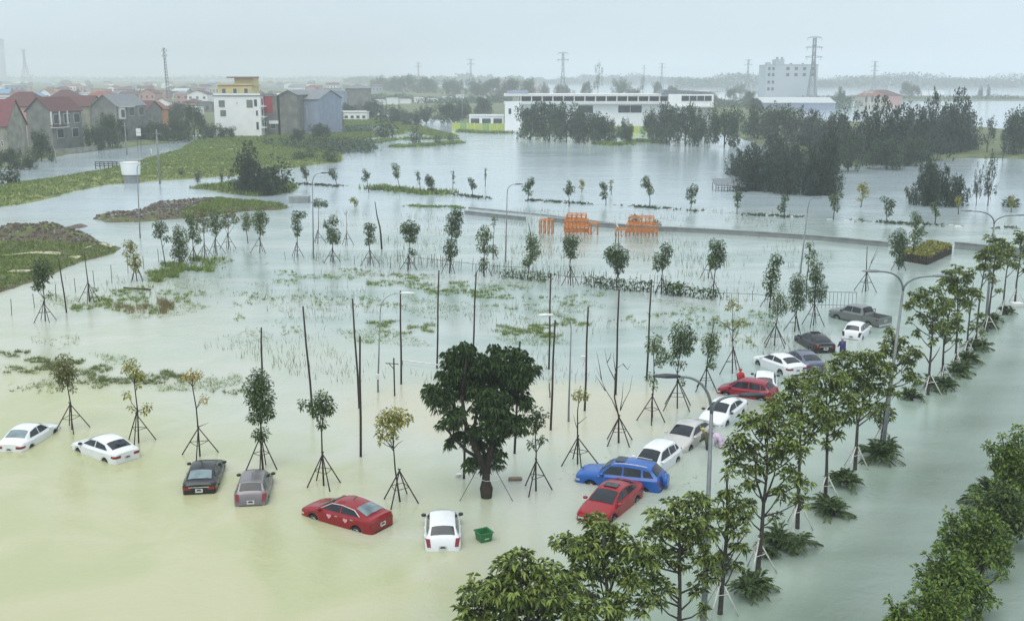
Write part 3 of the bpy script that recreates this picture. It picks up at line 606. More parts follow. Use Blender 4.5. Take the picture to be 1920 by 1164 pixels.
CR = 'small trees on the drowned causeway'
for i, (bx, by, tx, tyy, wd, lk) in enumerate([(577, 347, 571, 312, 6, D_), (632, 349, 624, 316, 6, D_), (692, 362, 684, 318, 7, D_), (752, 359, 738, 308, 7, M_), (790, 364, 783, 322, 4, M_), (812, 364, 806, 330, 9, D_), (849, 360, 850, 320, 2, M_), (887, 371, 884, 333, 6, D_), (910, 350, 910, 315, 2, M_), (990, 378, 992, 337, 8, D_), (1067, 388, 1067, 340, 8, D_), (1091, 360, 1091, 338, 5, Y_), (1136, 385, 1134, 342, 7, D_), (1146, 365, 1145, 337, 4, Y_), (1218, 388, 1215, 333, 9, M_), (1295, 392, 1297, 350, 8, D_), (1382, 402, 1383, 360, 7, D_), (1471, 410, 1471, 368, 7, D_), (1562, 412, 1568, 362, 10, M_), (1614, 389, 1620, 345, 9, Y_), (1663, 418, 1663, 370, 9, D_), (1706, 380, 1700, 350, 4, M_), (1753, 421, 1754, 380, 7, M_), (1797, 402, 1796, 368, 6, Y_), (666, 388, 664, 372, 6, Y_), (1896, 398, 1897, 368, 6, Y_)]):
    r_i = random.Random(i + 5); cl = []
    hh = by - tyy
    for j in range(5):
        t_ = j / 4; cl.append((tx + (bx - tx) * t_ * .4 + r_i.gauss(0, wd * .4), tyy + hh * (.06 + .5 * t_ * r_i.uniform(.6, 1.1)), wd * r_i.uniform(.45, .8)))
    look = ['small dark tree', 'thin green sapling', 'small yellow green tree'][[D_, M_, Y_].index(lk)] + ['', ' leaning left', ' with a ragged crown'][r_i.randrange(3) if abs(bx - tx) < 5 else 1]
    young_tree((bx, by), (tx, tyy), cl, lk, look, group=CR, seed=300 + i, L=.34, W=.19, dens=110, stake=False, tr=.07)

# the broad-leaved street trees on white steel stakes
SR = 'broad leaved street trees beside the flooded road'
def street_tree(base, top, trunk, cl, look, seed, branches=(), stake=True, world=None, L=.25, W=.09, nl=9, per=92, tr=.11):
    rng = random.Random(seed); nr = np.random.default_rng(seed)
    x, y = world or G(*base); o = Vector((x, y, 0)); root = empty('street_tree', (x, y, 0))
    pts = [PY(*p, y) - o for p in trunk]; tp = PY(*top, y) - o
    path = [Vector((0, 0, -.5)), Vector((0, 0, 0))] + pts + [tp]; n = len(path)
    mb = MB(); mb.tube(path, [tr * (1.2 - .95 * i / (n - 1)) for i in range(n)], BARKG, 8)
    C_ = []; s = scale_at(y, 3)
    for cx, cy, cr in cl:
        q = PY(cx, cy, y) - o; q.x *= 1.3; q.y += rng.uniform(-1.3, 1.3) * min(.6, cr / s); r_m = cr / s * 1.2; C_.append((tuple(q), r_m))
        zj = q.z - rng.uniform(.5, 1.2); j = min(path[1:], key=lambda p: abs(p.z - zj)); j = j.copy()
        for a, b in zip(path[1:-1], path[2:]):
            if a.z <= zj <= b.z: j = a.lerp(b, (zj - a.z) / (b.z - a.z + 1e-6))
        mb.tube([j, j.lerp(q, .5) + Vector((0, 0, -.1)), q], [tr * .38, tr * .26, tr * .14], BARKG, 5)
        for _ in range(7):
            v = Vector((rng.gauss(0, 1), rng.gauss(0, 1), rng.gauss(.25, .5))).normalized() * r_m * rng.uniform(.7, 1)
            mb.tube([q, q + v * .5 + Vector((0, 0, -.04)), q + v], [tr * .16, tr * .12, tr * .06], BARKG, 4, cap=False)
    for b in branches:
        P_ = [PY(*p, y) - o for p in b]; mb.tube(P_, [tr * .5 * (1 - .7 * i / (len(P_) - 1)) for i in range(len(P_))], BARKG, 6)
    mb.build('trunk', root, True)
    V, T = rosette_crown(C_, per, nl, L, W, nr, .5, .85, .15); link('crown', fast('crown', V, T, L_BIG), root)
    if stake: stakes(root, 1.5, .8, STEELW, 3, .036, a0=-2.3 + rng.uniform(-.2, .2), seed=seed, rail=.55)
    rowtag(root, look, 'tree', SR, base[0]); return root
def sw(s): return (.7 + s * .539 , 27.5 + s * .842)
street_tree((1003, 1518), (990, 1035), [(992, 1300), (990, 1180)], [(985, 1040, 22), (960, 1055, 20), (1020, 1065, 24), (945, 1085, 26), (985, 1085, 34), (1030, 1095, 30), (925, 1120, 28), (965, 1130, 36), (1015, 1140, 38), (1060, 1110, 24), (1065, 1145, 30), (915, 1155, 26), (955, 1180, 36), (1010, 1200, 40), (1070, 1190, 30), (1095, 1130, 14)], 'broad bushy crown cut by the picture bottom', 1, world=(.7, 27.5), stake=True)
street_tree((1141, 1368), (1130, 1000), [(1140, 1200), (1138, 1100)], [(1125, 1000, 24), (1100, 1010, 24), (1155, 1005, 22), (1080, 1025, 18), (1130, 1025, 28), (1185, 1012, 18), (1105, 1050, 24), (1160, 1045, 28), (1195, 1040, 18), (1090, 1075, 16), (1130, 1080, 24), (1175, 1085, 24), (1115, 1115, 20), (1155, 1120, 26), (1190, 1125, 18), (1145, 1155, 22)], 'layered crown just under the red sedan', 2, world=(3.1, 31.4), branches=[[(1139, 1120), (1150, 1090), (1160, 1055)]])
street_tree((1262, 1245), (1272, 940), [(1274, 1160), (1275, 1060)], [(1290, 935, 16), (1305, 945, 16), (1265, 950, 18), (1240, 955, 14), (1310, 965, 16), (1285, 970, 22), (1255, 985, 20), (1235, 1000, 18), (1310, 995, 20), (1280, 1005, 24), (1245, 1030, 22), (1220, 1040, 20), (1305, 1035, 22), (1270, 1050, 20), (1225, 1075, 20), (1310, 1070, 18), (1250, 1095, 16), (1225, 1105, 16), (1300, 1105, 14), (1305, 1135, 10), (1240, 1130, 10)], 'tall dense crown on a single dark trunk', 3, world=(5.6, 35.2))
street_tree((1350, 1150), (1362, 885), [(1354, 1100), (1363, 1000), (1364, 930)], [(1362, 886, 8), (1365, 915, 12), (1355, 935, 12), (1378, 940, 14), (1365, 960, 18), (1345, 965, 14), (1388, 975, 14), (1368, 990, 14), (1340, 1000, 14), (1375, 1015, 12), (1385, 1030, 8), (1355, 1040, 12), (1372, 1055, 10), (1345, 1065, 8), (1390, 995, 8)], 'narrow spire shaped crown with a bare tip', 4)
street_tree((1420, 1075), (1440, 790), [(1428, 1000), (1432, 940), (1438, 890)], [(1430, 785, 16), (1450, 775, 14), (1410, 795, 16), (1470, 790, 14), (1395, 815, 16), (1435, 815, 22), (1470, 820, 20), (1385, 835, 14), (1415, 845, 20), (1455, 850, 22), (1485, 850, 16), (1395, 870, 18), (1430, 880, 20), (1470, 885, 18), (1490, 900, 12), (1410, 905, 14), (1455, 920, 16), (1480, 935, 12), (1410, 940, 12), (1405, 962, 8), (1445, 965, 8)], 'wide layered crown with a forked trunk', 5, branches=[[(1432, 945), (1418, 900), (1415, 850)], [(1432, 945), (1452, 890), (1455, 850)]], per=88)
street_tree((1495, 990), (1505, 740), [(1498, 900), (1500, 830)], [(1495, 730, 16), (1475, 738, 14), (1515, 735, 16), (1460, 755, 14), (1490, 760, 20), (1525, 760, 18), (1470, 785, 14), (1505, 790, 20), (1535, 795, 14), (1480, 810, 12), (1515, 815, 12), (1500, 908, 7), (1508, 925, 7), (1493, 715, 10)], 'high flat crown on a long straight grey trunk', 6, per=90)
street_tree((1547, 940), (1550, 730), [(1550, 880), (1551, 820)], [(1545, 700, 16), (1565, 705, 16), (1530, 715, 14), (1580, 720, 14), (1550, 735, 20), (1575, 745, 18), (1590, 760, 14), (1535, 760, 14), (1560, 775, 18), (1585, 785, 12), (1548, 795, 14), (1568, 810, 10), (1548, 830, 8), (1555, 845, 6)], 'rounded crown right of the long grey trunk', 7)
street_tree((1603, 880), (1630, 690), [(1606, 830), (1608, 795), (1620, 750)], [(1610, 665, 14), (1590, 672, 14), (1630, 668, 16), (1645, 680, 14), (1575, 685, 12), (1605, 695, 20), (1635, 700, 18), (1585, 710, 16), (1655, 710, 12), (1615, 725, 18), (1640, 735, 16), (1595, 740, 12), (1660, 735, 10), (1625, 755, 10), (1645, 760, 8)], 'forked trunk with a broad leaning crown', 8, branches=[[(1608, 797), (1605, 770), (1600, 740)], [(1610, 790), (1628, 775), (1642, 755)]])
street_tree((1652, 838), (1685, 625), [(1660, 770), (1672, 700), (1678, 660)], [(1668, 622, 8), (1670, 635, 10), (1685, 640, 12), (1660, 648, 10), (1700, 655, 12), (1675, 660, 12), (1655, 665, 10), (1700, 680, 14), (1712, 668, 8), (1690, 700, 12), (1705, 710, 10), (1670, 690, 8), (1650, 770, 12), (1665, 775, 10), (1645, 785, 9), (1660, 790, 8)], 'leaning tree with crown across the lamp pole', 9)
street_tree((1740, 740), (1750, 565), [(1743, 690), (1748, 630)], [(1735, 548, 12), (1752, 545, 11), (1722, 560, 12), (1765, 560, 10), (1740, 568, 14), (1718, 575, 8), (1760, 580, 10), (1735, 595, 10), (1750, 605, 11), (1715, 600, 6), (1765, 615, 8), (1730, 625, 8), (1745, 635, 7)], 'slim trunk with v shaped branches and flat crown', 10, branches=[[(1744, 683), (1733, 665), (1722, 655)], [(1744, 680), (1755, 665), (1763, 650)]])
street_tree((1767, 722), (1785, 560), [(1768, 680), (1770, 640)], [(1775, 575, 12), (1765, 590, 12), (1785, 595, 12), (1772, 608, 14), (1788, 615, 10), (1760, 620, 8), (1775, 632, 10), (1790, 640, 6)], 'crown tucked behind the v branched tree', 11)
street_tree((1790, 697), (1795, 520), [(1793, 650), (1796, 590)], [(1795, 505, 10), (1785, 515, 12), (1808, 512, 11), (1775, 528, 9), (1798, 530, 14), (1815, 528, 9), (1790, 545, 12), (1810, 548, 12), (1822, 545, 7), (1800, 562, 10), (1815, 570, 8), (1785, 565, 8)], 'pointed tufted crown left of the far lamp', 12)
street_tree((1812, 672), (1825, 530), [(1815, 620)], [(1825, 545, 8), (1832, 555, 8), (1820, 575, 8), (1835, 590, 7), (1822, 610, 7), (1835, 625, 5)], 'thin crown mostly behind its neighbour', 13)
street_tree((1828, 655), (1850, 480), [(1832, 610), (1838, 550)], [(1845, 468, 8), (1858, 462, 8), (1840, 480, 9), (1853, 482, 11), (1865, 478, 8), (1845, 497, 10), (1860, 500, 9), (1838, 505, 6), (1850, 515, 7)], 'dark crown crossing the far lamp pole', 14)
street_tree((1851, 622), (1868, 455), [(1855, 580), (1862, 520)], [(1862, 448, 8), (1872, 452, 9), (1880, 460, 7), (1865, 465, 9), (1875, 475, 9), (1868, 490, 8), (1880, 488, 6), (1865, 530, 6), (1872, 545, 5)], 'narrow crown right of the far lamp', 15)
street_tree((1880, 590), (1893, 470), [(1882, 560), (1886, 520)], [(1888, 462, 7), (1898, 468, 7), (1892, 478, 8), (1902, 482, 7), (1890, 492, 7), (1900, 497, 6)], 'small crown on a bent trunk near the right edge', 16)
street_tree((1903, 568), (1915, 445), [(1906, 530), (1912, 490)], [(1912, 440, 8), (1920, 446, 8), (1914, 455, 8), (1922, 462, 8), (1916, 475, 7), (1924, 490, 7), (1918, 505, 6)], 'crown at the right picture edge', 17)
# wispy fronds: low palms at the feet of the street trees
def fern(cx, cy, wpx, seed, look, m=None, n=46, hl=1.0, group='low palm clumps under the street trees', name='palm_clump', cat='palm'):
    r = random.Random(seed); nr = np.random.default_rng(seed); base = (cx, cy + wpx * .16); x, y = G(*base); root = empty(name, (x, y, 0))
    s = scale_at(y); Rr = wpx / s / 2 * 1.2; Cs = []; Ds = []; mb = MB()
    for st in range(3):
        ox, oy = r.gauss(0, Rr * .33), r.gauss(0, Rr * .3); mb.tube([(ox, oy, -.4), (ox, oy, .25)], .07, BARK, 6)
        for k in range(n // 3):
            a = r.uniform(0, 6.283); e = r.uniform(.25, 1.45); ln = Rr * r.uniform(.75, 1.15)
            d = Vector((math.cos(a) * math.cos(e), math.sin(a) * math.cos(e), math.sin(e))); p0 = Vector((ox, oy, .2)); prev = p0
            for j in range(1, 8):
                t_ = j / 7; p = p0 + d * ln * t_ + Vector((0, 0, -ln * .42 * t_ * t_)); tdir = (p - prev).normalized(); sd = tdir.cross(Vector((0, 0, 1))).normalized()
                for sg in (-1, 1):
                    for q in range(2):
                        Cs.append(prev.lerp(p, q / 2)); Ds.append(tdir * .9 + sd * sg * .8 + Vector((0, 0, -.1)))
                prev = p
    mb.build('stem', root, True)
    V, T = leaves(np.array([tuple(c) for c in Cs]), np.array([tuple(c) for c in Ds]), Rr * .32, .05, nr, .2); link('fronds', fast('fronds', V, T, m or L_PALM), root)
    rowtag(root, look, cat, group, cx); return root
for i, (cx, cy, wd, lk) in enumerate([(1408, 1092, 72, 'large palm clump near the picture bottom'), (1474, 1012, 78, 'wide palm clump beside a grey trunk'), (1536, 948, 68, 'bright centred palm clump'), (1582, 900, 62, 'palm clump with dark drooping fronds'), (1638, 845, 76, 'broad dark palm clump under the leaning tree'), (1716, 742, 40, 'small leafy palm clump standing apart'), (1768, 722, 52, 'dark palm clump behind white stakes'), (1788, 695, 46, 'palm clump between two white tripods'), (1812, 672, 44, 'palm clump merging with its neighbours'), (1832, 648, 44, 'shaggy palm clump by the street edge'), (1856, 612, 36, 'small round palm clump'), (1866, 600, 30, 'dark low palm clump by a floating box'), (1884, 584, 30, 'farthest dark palm clump'), (1448, 1040, 30, 'little palm tuft at a white tripod foot'), (1360, 1060, 40, 'palm tuft half hidden by the spire shaped tree')]):
    fern(cx, cy, wd, 70 + i, lk)
# bushy trees across the street
def bushy(base, clumps, seed, look, m=None, group='bushy trees in the bottom right corner', L=.19, W=.10, per=1100):
    nr = np.random.default_rng(seed); r = random.Random(seed); clumps = list(clumps) + [(c[0] + r.gauss(0, c[2] * 1.15), c[1] + r.gauss(0, c[2] * 1.05), c[2] * r.uniform(.3, .5)) for c in clumps for _ in range(3)]; x, y = G(*base); o = Vector((x, y, 0)); root = empty('bushy_tree', (x, y, 0)); mb = MB(); cl = []; s = scale_at(y, 2)
    mb.tube([(0, 0, -.5), (.05, 0, .7)], [.09, .07], BARK, 7)
    for cx, cy, cr in clumps:
        q = PY(cx, cy, y) - o; q.y += r.uniform(-.5, .5) * cr / s; q.z = max(q.z, .2); cl.append((tuple(q), cr / s * r.uniform(1.0, 1.3))); mb.tube([(.05, 0, .6), Vector((.05, 0, .6)).lerp(q, .5), q], [.05, .035, .02], BARK, 5)
    mb.build('trunk', root, True); V, T = loose_crown(cl, per, L, W, nr, .3, .95, .15); link('crown', fast('crown', V, T, m or L_BRIGHT), root)
    rowtag(root, look, 'tree', group, base[0])
bushy((1905, 965), [(1893, 835, 14), (1900, 860, 22), (1915, 850, 24), (1880, 872, 16), (1905, 890, 28), (1930, 880, 30), (1890, 905, 20), (1870, 872, 8), (1925, 920, 30)], 1, 'bushy tree cut by the right picture edge')
bushy((1838, 1085), [(1818, 965, 14), (1800, 975, 18), (1840, 980, 20), (1785, 1000, 20), (1820, 1005, 26), (1855, 1010, 24), (1800, 1030, 24), (1840, 1040, 28), (1870, 1040, 20), (1765, 1020, 12), (1880, 1020, 14)], 2, 'widest rounded bushy tree')
bushy((1800, 1160), [(1760, 1055, 18), (1790, 1060, 20), (1745, 1070, 14), (1775, 1085, 26), (1810, 1085, 24), (1835, 1095, 20), (1760, 1115, 26), (1800, 1120, 28), (1840, 1120, 20), (1745, 1100, 14)], 3, 'bushy tree below the widest one')
bushy((1752, 1230), [(1745, 1110, 16), (1765, 1130, 22), (1735, 1140, 20), (1755, 1160, 28), (1780, 1155, 24), (1725, 1165, 16)], 4, 'low bushy tree at the picture bottom')
bushy((1712, 1250), [(1680, 1135, 10), (1690, 1155, 16), (1710, 1165, 20), (1670, 1160, 10), (1705, 1185, 20)], 5, 'small bushy tree lowest and left in its group')
fern(1875, 935, 120, 99, 'dark arching palm between the bushy trees', n=60, group='palms across the street')
bushy((1885, 1030), [(1862, 930, 18), (1885, 940, 24), (1905, 955, 22), (1850, 955, 14), (1880, 970, 20), (1915, 985, 20)], 6, 'dark bushy tree behind the arching palm', m=L_MID)
# ------------------------------------------------------------------ the mango tree in the middle of the lot
def mango():
    rng = random.Random(5); nr = np.random.default_rng(5); x, y = G(912, 932); o = Vector((x, y, 0)); root = empty('mango_tree', (x, y, 0)); s = scale_at(y, 4)
    P = lambda a, b, dy=0: PY(a, b, y) - o + Vector((0, dy, 0))
    mb = MB(); mb.tube([(0, 0, -.5), (0, 0, 0), P(912, 915), P(911, 900), P(912, 880)], [.36, .27, .33, .20, .19], BARK, 10)
    main = [([P(912, 885), P(900, 860), P(885, 825), P(872, 790), P(866, 740)], .2), ([P(912, 885), P(920, 850), P(928, 800), P(925, 740)], .2), ([P(925, 800), P(945, 770), P(955, 730), P(965, 690)], .13), ([P(900, 860), P(875, 845), P(850, 820), P(828, 792)], .1), ([P(872, 790), P(850, 760), P(835, 740)], .1), ([P(866, 740), P(872, 700), P(875, 665)], .1), ([P(925, 740), P(918, 700), P(925, 670)], .1), ([P(885, 825), P(893, 780), P(897, 730)], .1)]
    for p, r in main: mb.tube(p, [r * (1 - .6 * i / (len(p) - 1)) for i in range(len(p))], BARK, 7)
    cl = []
    for cx, cy, cr in [(876, 650, 13), (868, 665, 20), (845, 675, 18), (885, 690, 24), (855, 700, 28), (830, 705, 14), (810, 728, 18), (830, 735, 26), (865, 735, 32), (900, 730, 30), (825, 762, 20), (850, 770, 22), (928, 655, 15), (940, 672, 24), (918, 680, 14), (965, 668, 22), (985, 680, 20), (1000, 690, 12), (965, 700, 26), (940, 715, 26), (980, 715, 18), (930, 745, 32), (965, 745, 26), (985, 750, 14), (905, 765, 26), (945, 775, 28), (970, 785, 20), (985, 790, 10), (925, 790, 24), (892, 800, 14), (850, 800, 12), (862, 825, 16), (845, 828, 10), (895, 835, 20), (930, 825, 20), (955, 808, 12), (885, 862, 14), (915, 862, 16), (932, 868, 12), (905, 885, 10), (905, 705, 20), (900, 690, 14), (912, 735, 22), (905, 670, 10), (880, 872, 8), (940, 845, 8), (826, 795, 6)]:
        q = P(cx, cy); q.y += rng.uniform(-1, 1) * min(1.4, cr / s * 1.6); cl.append((tuple(q), cr / s))
        near = min((pp for p, _ in main for pp in p), key=lambda pp: (pp - q).length); mb.tube([near, near.lerp(q, .6), q], [.06, .04, .02], BARK, 5)
    mb.build('trunk', root, True)
    V, T = rosette_crown(cl, 125, 11, .27, .055, nr, .75, .9, .1); link('crown', fast('crown', V, T, L_MANGO), root)
    for a in (3.5, -.35, 1.5):
        mb = MB(); c_, s_ = math.cos(a) * 1.35, math.sin(a) * 1.35
        mb.tube([(c_ * 1.25, s_ * 1.25, -.5), (c_ * .15, s_ * .15, 2.0)], .022, GALV, 6); mb.build('stake', root)
    mb = MB(); mb.tube([(-.7, .1, 1.05), (0, -.28, .95), (.9, -.1, 1.0)], .012, FRAMEW, 5); mb.build('tie_rope', root)
    tag(root, 'large dark mango tree standing in the flood, biggest tree of the lot', 'tree')
mango()

# ------------------------------------------------------------------ bare timber posts
PG = 'tall bare timber posts in the flooded lot'
for i, (tx, ty_, bx, by, look) in enumerate([(110, 485, 125, 586, 'short leaning post near the left edge'), (490, 614, 491, 720, 'post rising behind a leafy column tree'), (568, 574, 587, 783, 'tall post leaning left'), (661, 560, 674, 765, 'leaning post crossing its upright neighbour'), (675, 630, 676, 856, 'upright post meeting a leaning one'), (751, 545, 752, 720, 'upright post beside the white pipe'), (823, 507, 819, 690, 'tall post at the pipe end'), (893, 510, 886, 678, 'post above the mango crown'), (975, 640, 964, 850, 'post half hidden by the mango tree'), (873, 790, 869, 897, 'short post under the mango crown'), (1033, 512, 1029, 692, 'post left of its darker neighbour'), (1041, 600, 1032, 806, 'thick dark post by the silt plume'), (1103, 575, 1096, 770, 'post behind the flat tufted tree'), (1161, 542, 1154, 740, 'tall post behind the leafless tree'), (1222, 524, 1212, 712, 'tall post left of the full dark crown'), (1030, 718, 1031, 745, 'short stub beside a taller post')]):
    x, y = G(bx, by); t_ = PY(tx, ty_, y) - Vector((x, y, 0)); rr_ = .065 if i != 15 else .04
    mb = MB(); mb.tube([(0, 0, -.5), t_ * .33 + Vector((.02, 0, 0)), t_ * .66 + Vector((-.02, .02, 0)), t_], [rr_ * 1.1, rr_, rr_ * .9, rr_ * .8], POLEW, 7)
    o = mb.build('timber_post', None, True); o.location = (x, y, 0); rowtag(o, look, 'post', PG, bx)
x, y = G(740, 742); mb = MB(); root = empty('crossarm_post', (x, y, 0))
mb.tube([(0, 0, -.4), (0, 0, 2.55)], .05, POLEW, 7); mb.build('post', root, True)
mb = MB(); mb.tube([(-.55, 0, 2.2), (.3, 0, 2.15)], .03, POLEW, 5); mb.tube([(-.3, 0, 2.15), (0, 0, 1.8)], .025, POLEW, 5); mb.build('crossarm', root)
tag(root, 'short dark post with a small crossarm beside the tall upright post', 'post')
a, b = G(755, 684), G(826, 692); mb = MB(); mb.tube([(*a, .35), (*b, .3)], .05, FRAMEW, 7)
mb.tube([(*a, -.4), (*a, .35)], .03, GALV, 5); mb.tube([(*b, -.4), (*b, .3)], .03, GALV, 5)
tag(mb.build('white_pipe', None, True), 'long white pipe lying just above the water between two posts', 'pipe')
# sticks left of the lot
for i, (px, py, h_) in enumerate([(22, 592, 1.5), (65, 577, 1.3), (105, 565, 1.6), (142, 548, 1.4), (177, 535, 1.5), (210, 532, 1.9), (240, 512, 1.5), (270, 505, 1.4), (298, 492, 1.5)]):
    x, y = G(px, py); mb = MB(); mb.tube([(0, 0, -.4), (random.Random(i).uniform(-.08, .08), 0, h_)], .03, STAKE, 5); o = mb.build('marker_stick', None, True); o.location = (x, y, 0)
    rowtag(o, ['thin short stick standing in the water', 'thin tall stick standing in the water'][h_ > 1.5], 'stick', 'thin sticks along the left water edge', px)

# ------------------------------------------------------------------ lamps
def arm_curve(h, reach, rise, n=8):
    return [(reach * (1 - math.cos(t)), 0, h + rise * math.sin(t)) for t in [math.pi / 2 * i / n for i in range(n + 1)]]
def lamp(base, jct, heads, look, group, m_pole, m_head, hr=.1):
    x, y = G(*base); o = Vector((x, y, 0)); root = empty('street_lamp', (x, y, 0)); j = PY(*jct, y) - o
    mb = MB(); mb.tube([(0, 0, -.5), (0, 0, .1), (0, 0, .6), j], [hr * 1.15, hr * 1.15, hr, hr * .55], m_pole, 10); mb.build('pole', root, True)
    for hx, hy in heads:
        q = PY(hx, hy, y) - o; d = q - j; P_ = []
        for k in range(11):
            t = k / 10; P_.append(j + Vector((d.x * (t ** 1.7), d.y * t, d.z * (1 - (1 - t) ** 2.2))))
        P_[0] = j - Vector((0, 0, .05)); mb = MB(); mb.tube(P_, [hr * .5 - .002 * k for k in range(11)], m_pole, 7); mb.build('arm', root, True)
        t = (P_[-1] - P_[-2]).normalized(); t.z *= .5; t.normalize(); sd = t.cross(Vector((0, 0, 1))).normalized(); up = sd.cross(t)
        vs = []; prof = [(-.05, .05, .05), (.1, .12, .09), (.45, .16, .10), (.8, .12, .06), (.92, .04, .02)]
        for a, w_, h_ in prof:
            for u, v in ((-1, -.3), (-.7, .8), (0, 1), (.7, .8), (1, -.3), (0, -.45)): vs.append(q + t * a + sd * w_ * u + up * h_ * v)
        fs = [(6 * i + k, 6 * i + (k + 1) % 6, 6 * i + 6 + (k + 1) % 6, 6 * i + 6 + k) for i in range(4) for k in range(6)] + [tuple(range(6)), tuple(24 + k for k in range(6))]
        mb = MB(); mb.add(vs, fs, m_head); mb.build('lamp_head', root, True)
    rowtag(root, look, 'street lamp', group, base[0]); return root
LG1, LG2 = 'double armed lamps by the street trees', 'single armed lamps in the lot'
lamp((1318, 1195), (1334, 775), [(1273, 706), (1388, 741)], 'tall lamp rising through the foreground crowns', LG1, GALV, DARKST, .12)
lamp((1655, 848), (1693, 545), [(1648, 509), (1750, 518)], 'grey lamp with two arms right of the cars', LG1, GALV, GALV, .12)
lamp((1848, 608), (1864, 420), [(1822, 396), (1905, 404)], 'farthest lamp with two arms at the right', LG1, GALV, GALV, .12)
mw = mat('white_lamp_head', (.72, .74, .74), .4)
s1 = lamp((709, 735), (713, 585), [(752, 550)], 'slender white headed lamp left of the mango', LG2, GALV, mw, .06)
x, y = G(709, 735); mb = MB(); zc_ = (PY(709, 705, y)).z; mb.box((0, 0, 0), (.2, .2, .35), FRAMEW); bx_ = mb.build('junction_box', s1); bx_.location = (0, -.12, zc_)
lamp((1066, 790), (1071, 615), [(1037, 591)], 'slender white headed lamp right of the mango', LG2, GALV, mw, .06)
lamp((948, 491), (951, 362), [(966, 346)], 'far lamp before the pond with a dark head', LG2, GALV, DARKST, .09)
lamp((1501, 512), (1514, 398), [(1525, 372)], 'far lamp right of the orange frames', LG2, GALV, GALV, .09)
lamp((263, 446), (257, 318), [(266, 308)], 'far lamp pole before the white cabin', LG2, GALV, GALV, .09)
lamp((588, 484), (586, 345), [(602, 325)], 'far lamp near the dark island bush', LG2, GALV, DARKST, .09)

# ------------------------------------------------------------------ cars
def paint(name, c, c2=None, r=.28, metal=0): return mat(name, c, r, c2 or tuple(x * .93 for x in c), 1.5, coat=.25, metal=metal, spec=.35)
TYRE = mat('tyre_rubber', (.018, .018, .018), .85); RIM = mat('wheel_rim', (.35, .36, .37), .35, metal=.8)
GLS = mat('car_glass', (.008, .013, .018), .1, (.02, .028, .036), 1.5, spec=.4); GLS2 = mat('car_glass_pale', (.20, .27, .29), .08, (.12, .17, .19), 2.5, spec=.8)
TAILR = mat('tail_light_red', (.22, .008, .012), .2, spec=.7); HEADL = mat('headlight_clear', (.62, .65, .66), .12, (.4, .42, .43), 6)
BLK = mat('black_trim', (.015, .015, .017), .5); CHROME = mat('chrome_trim', (.7, .7, .72), .2, metal=.7); PLATE = mat('plate_white', (.66, .67, .66), .5); INK = mat('plate_ink', (.03, .03, .03), .7)
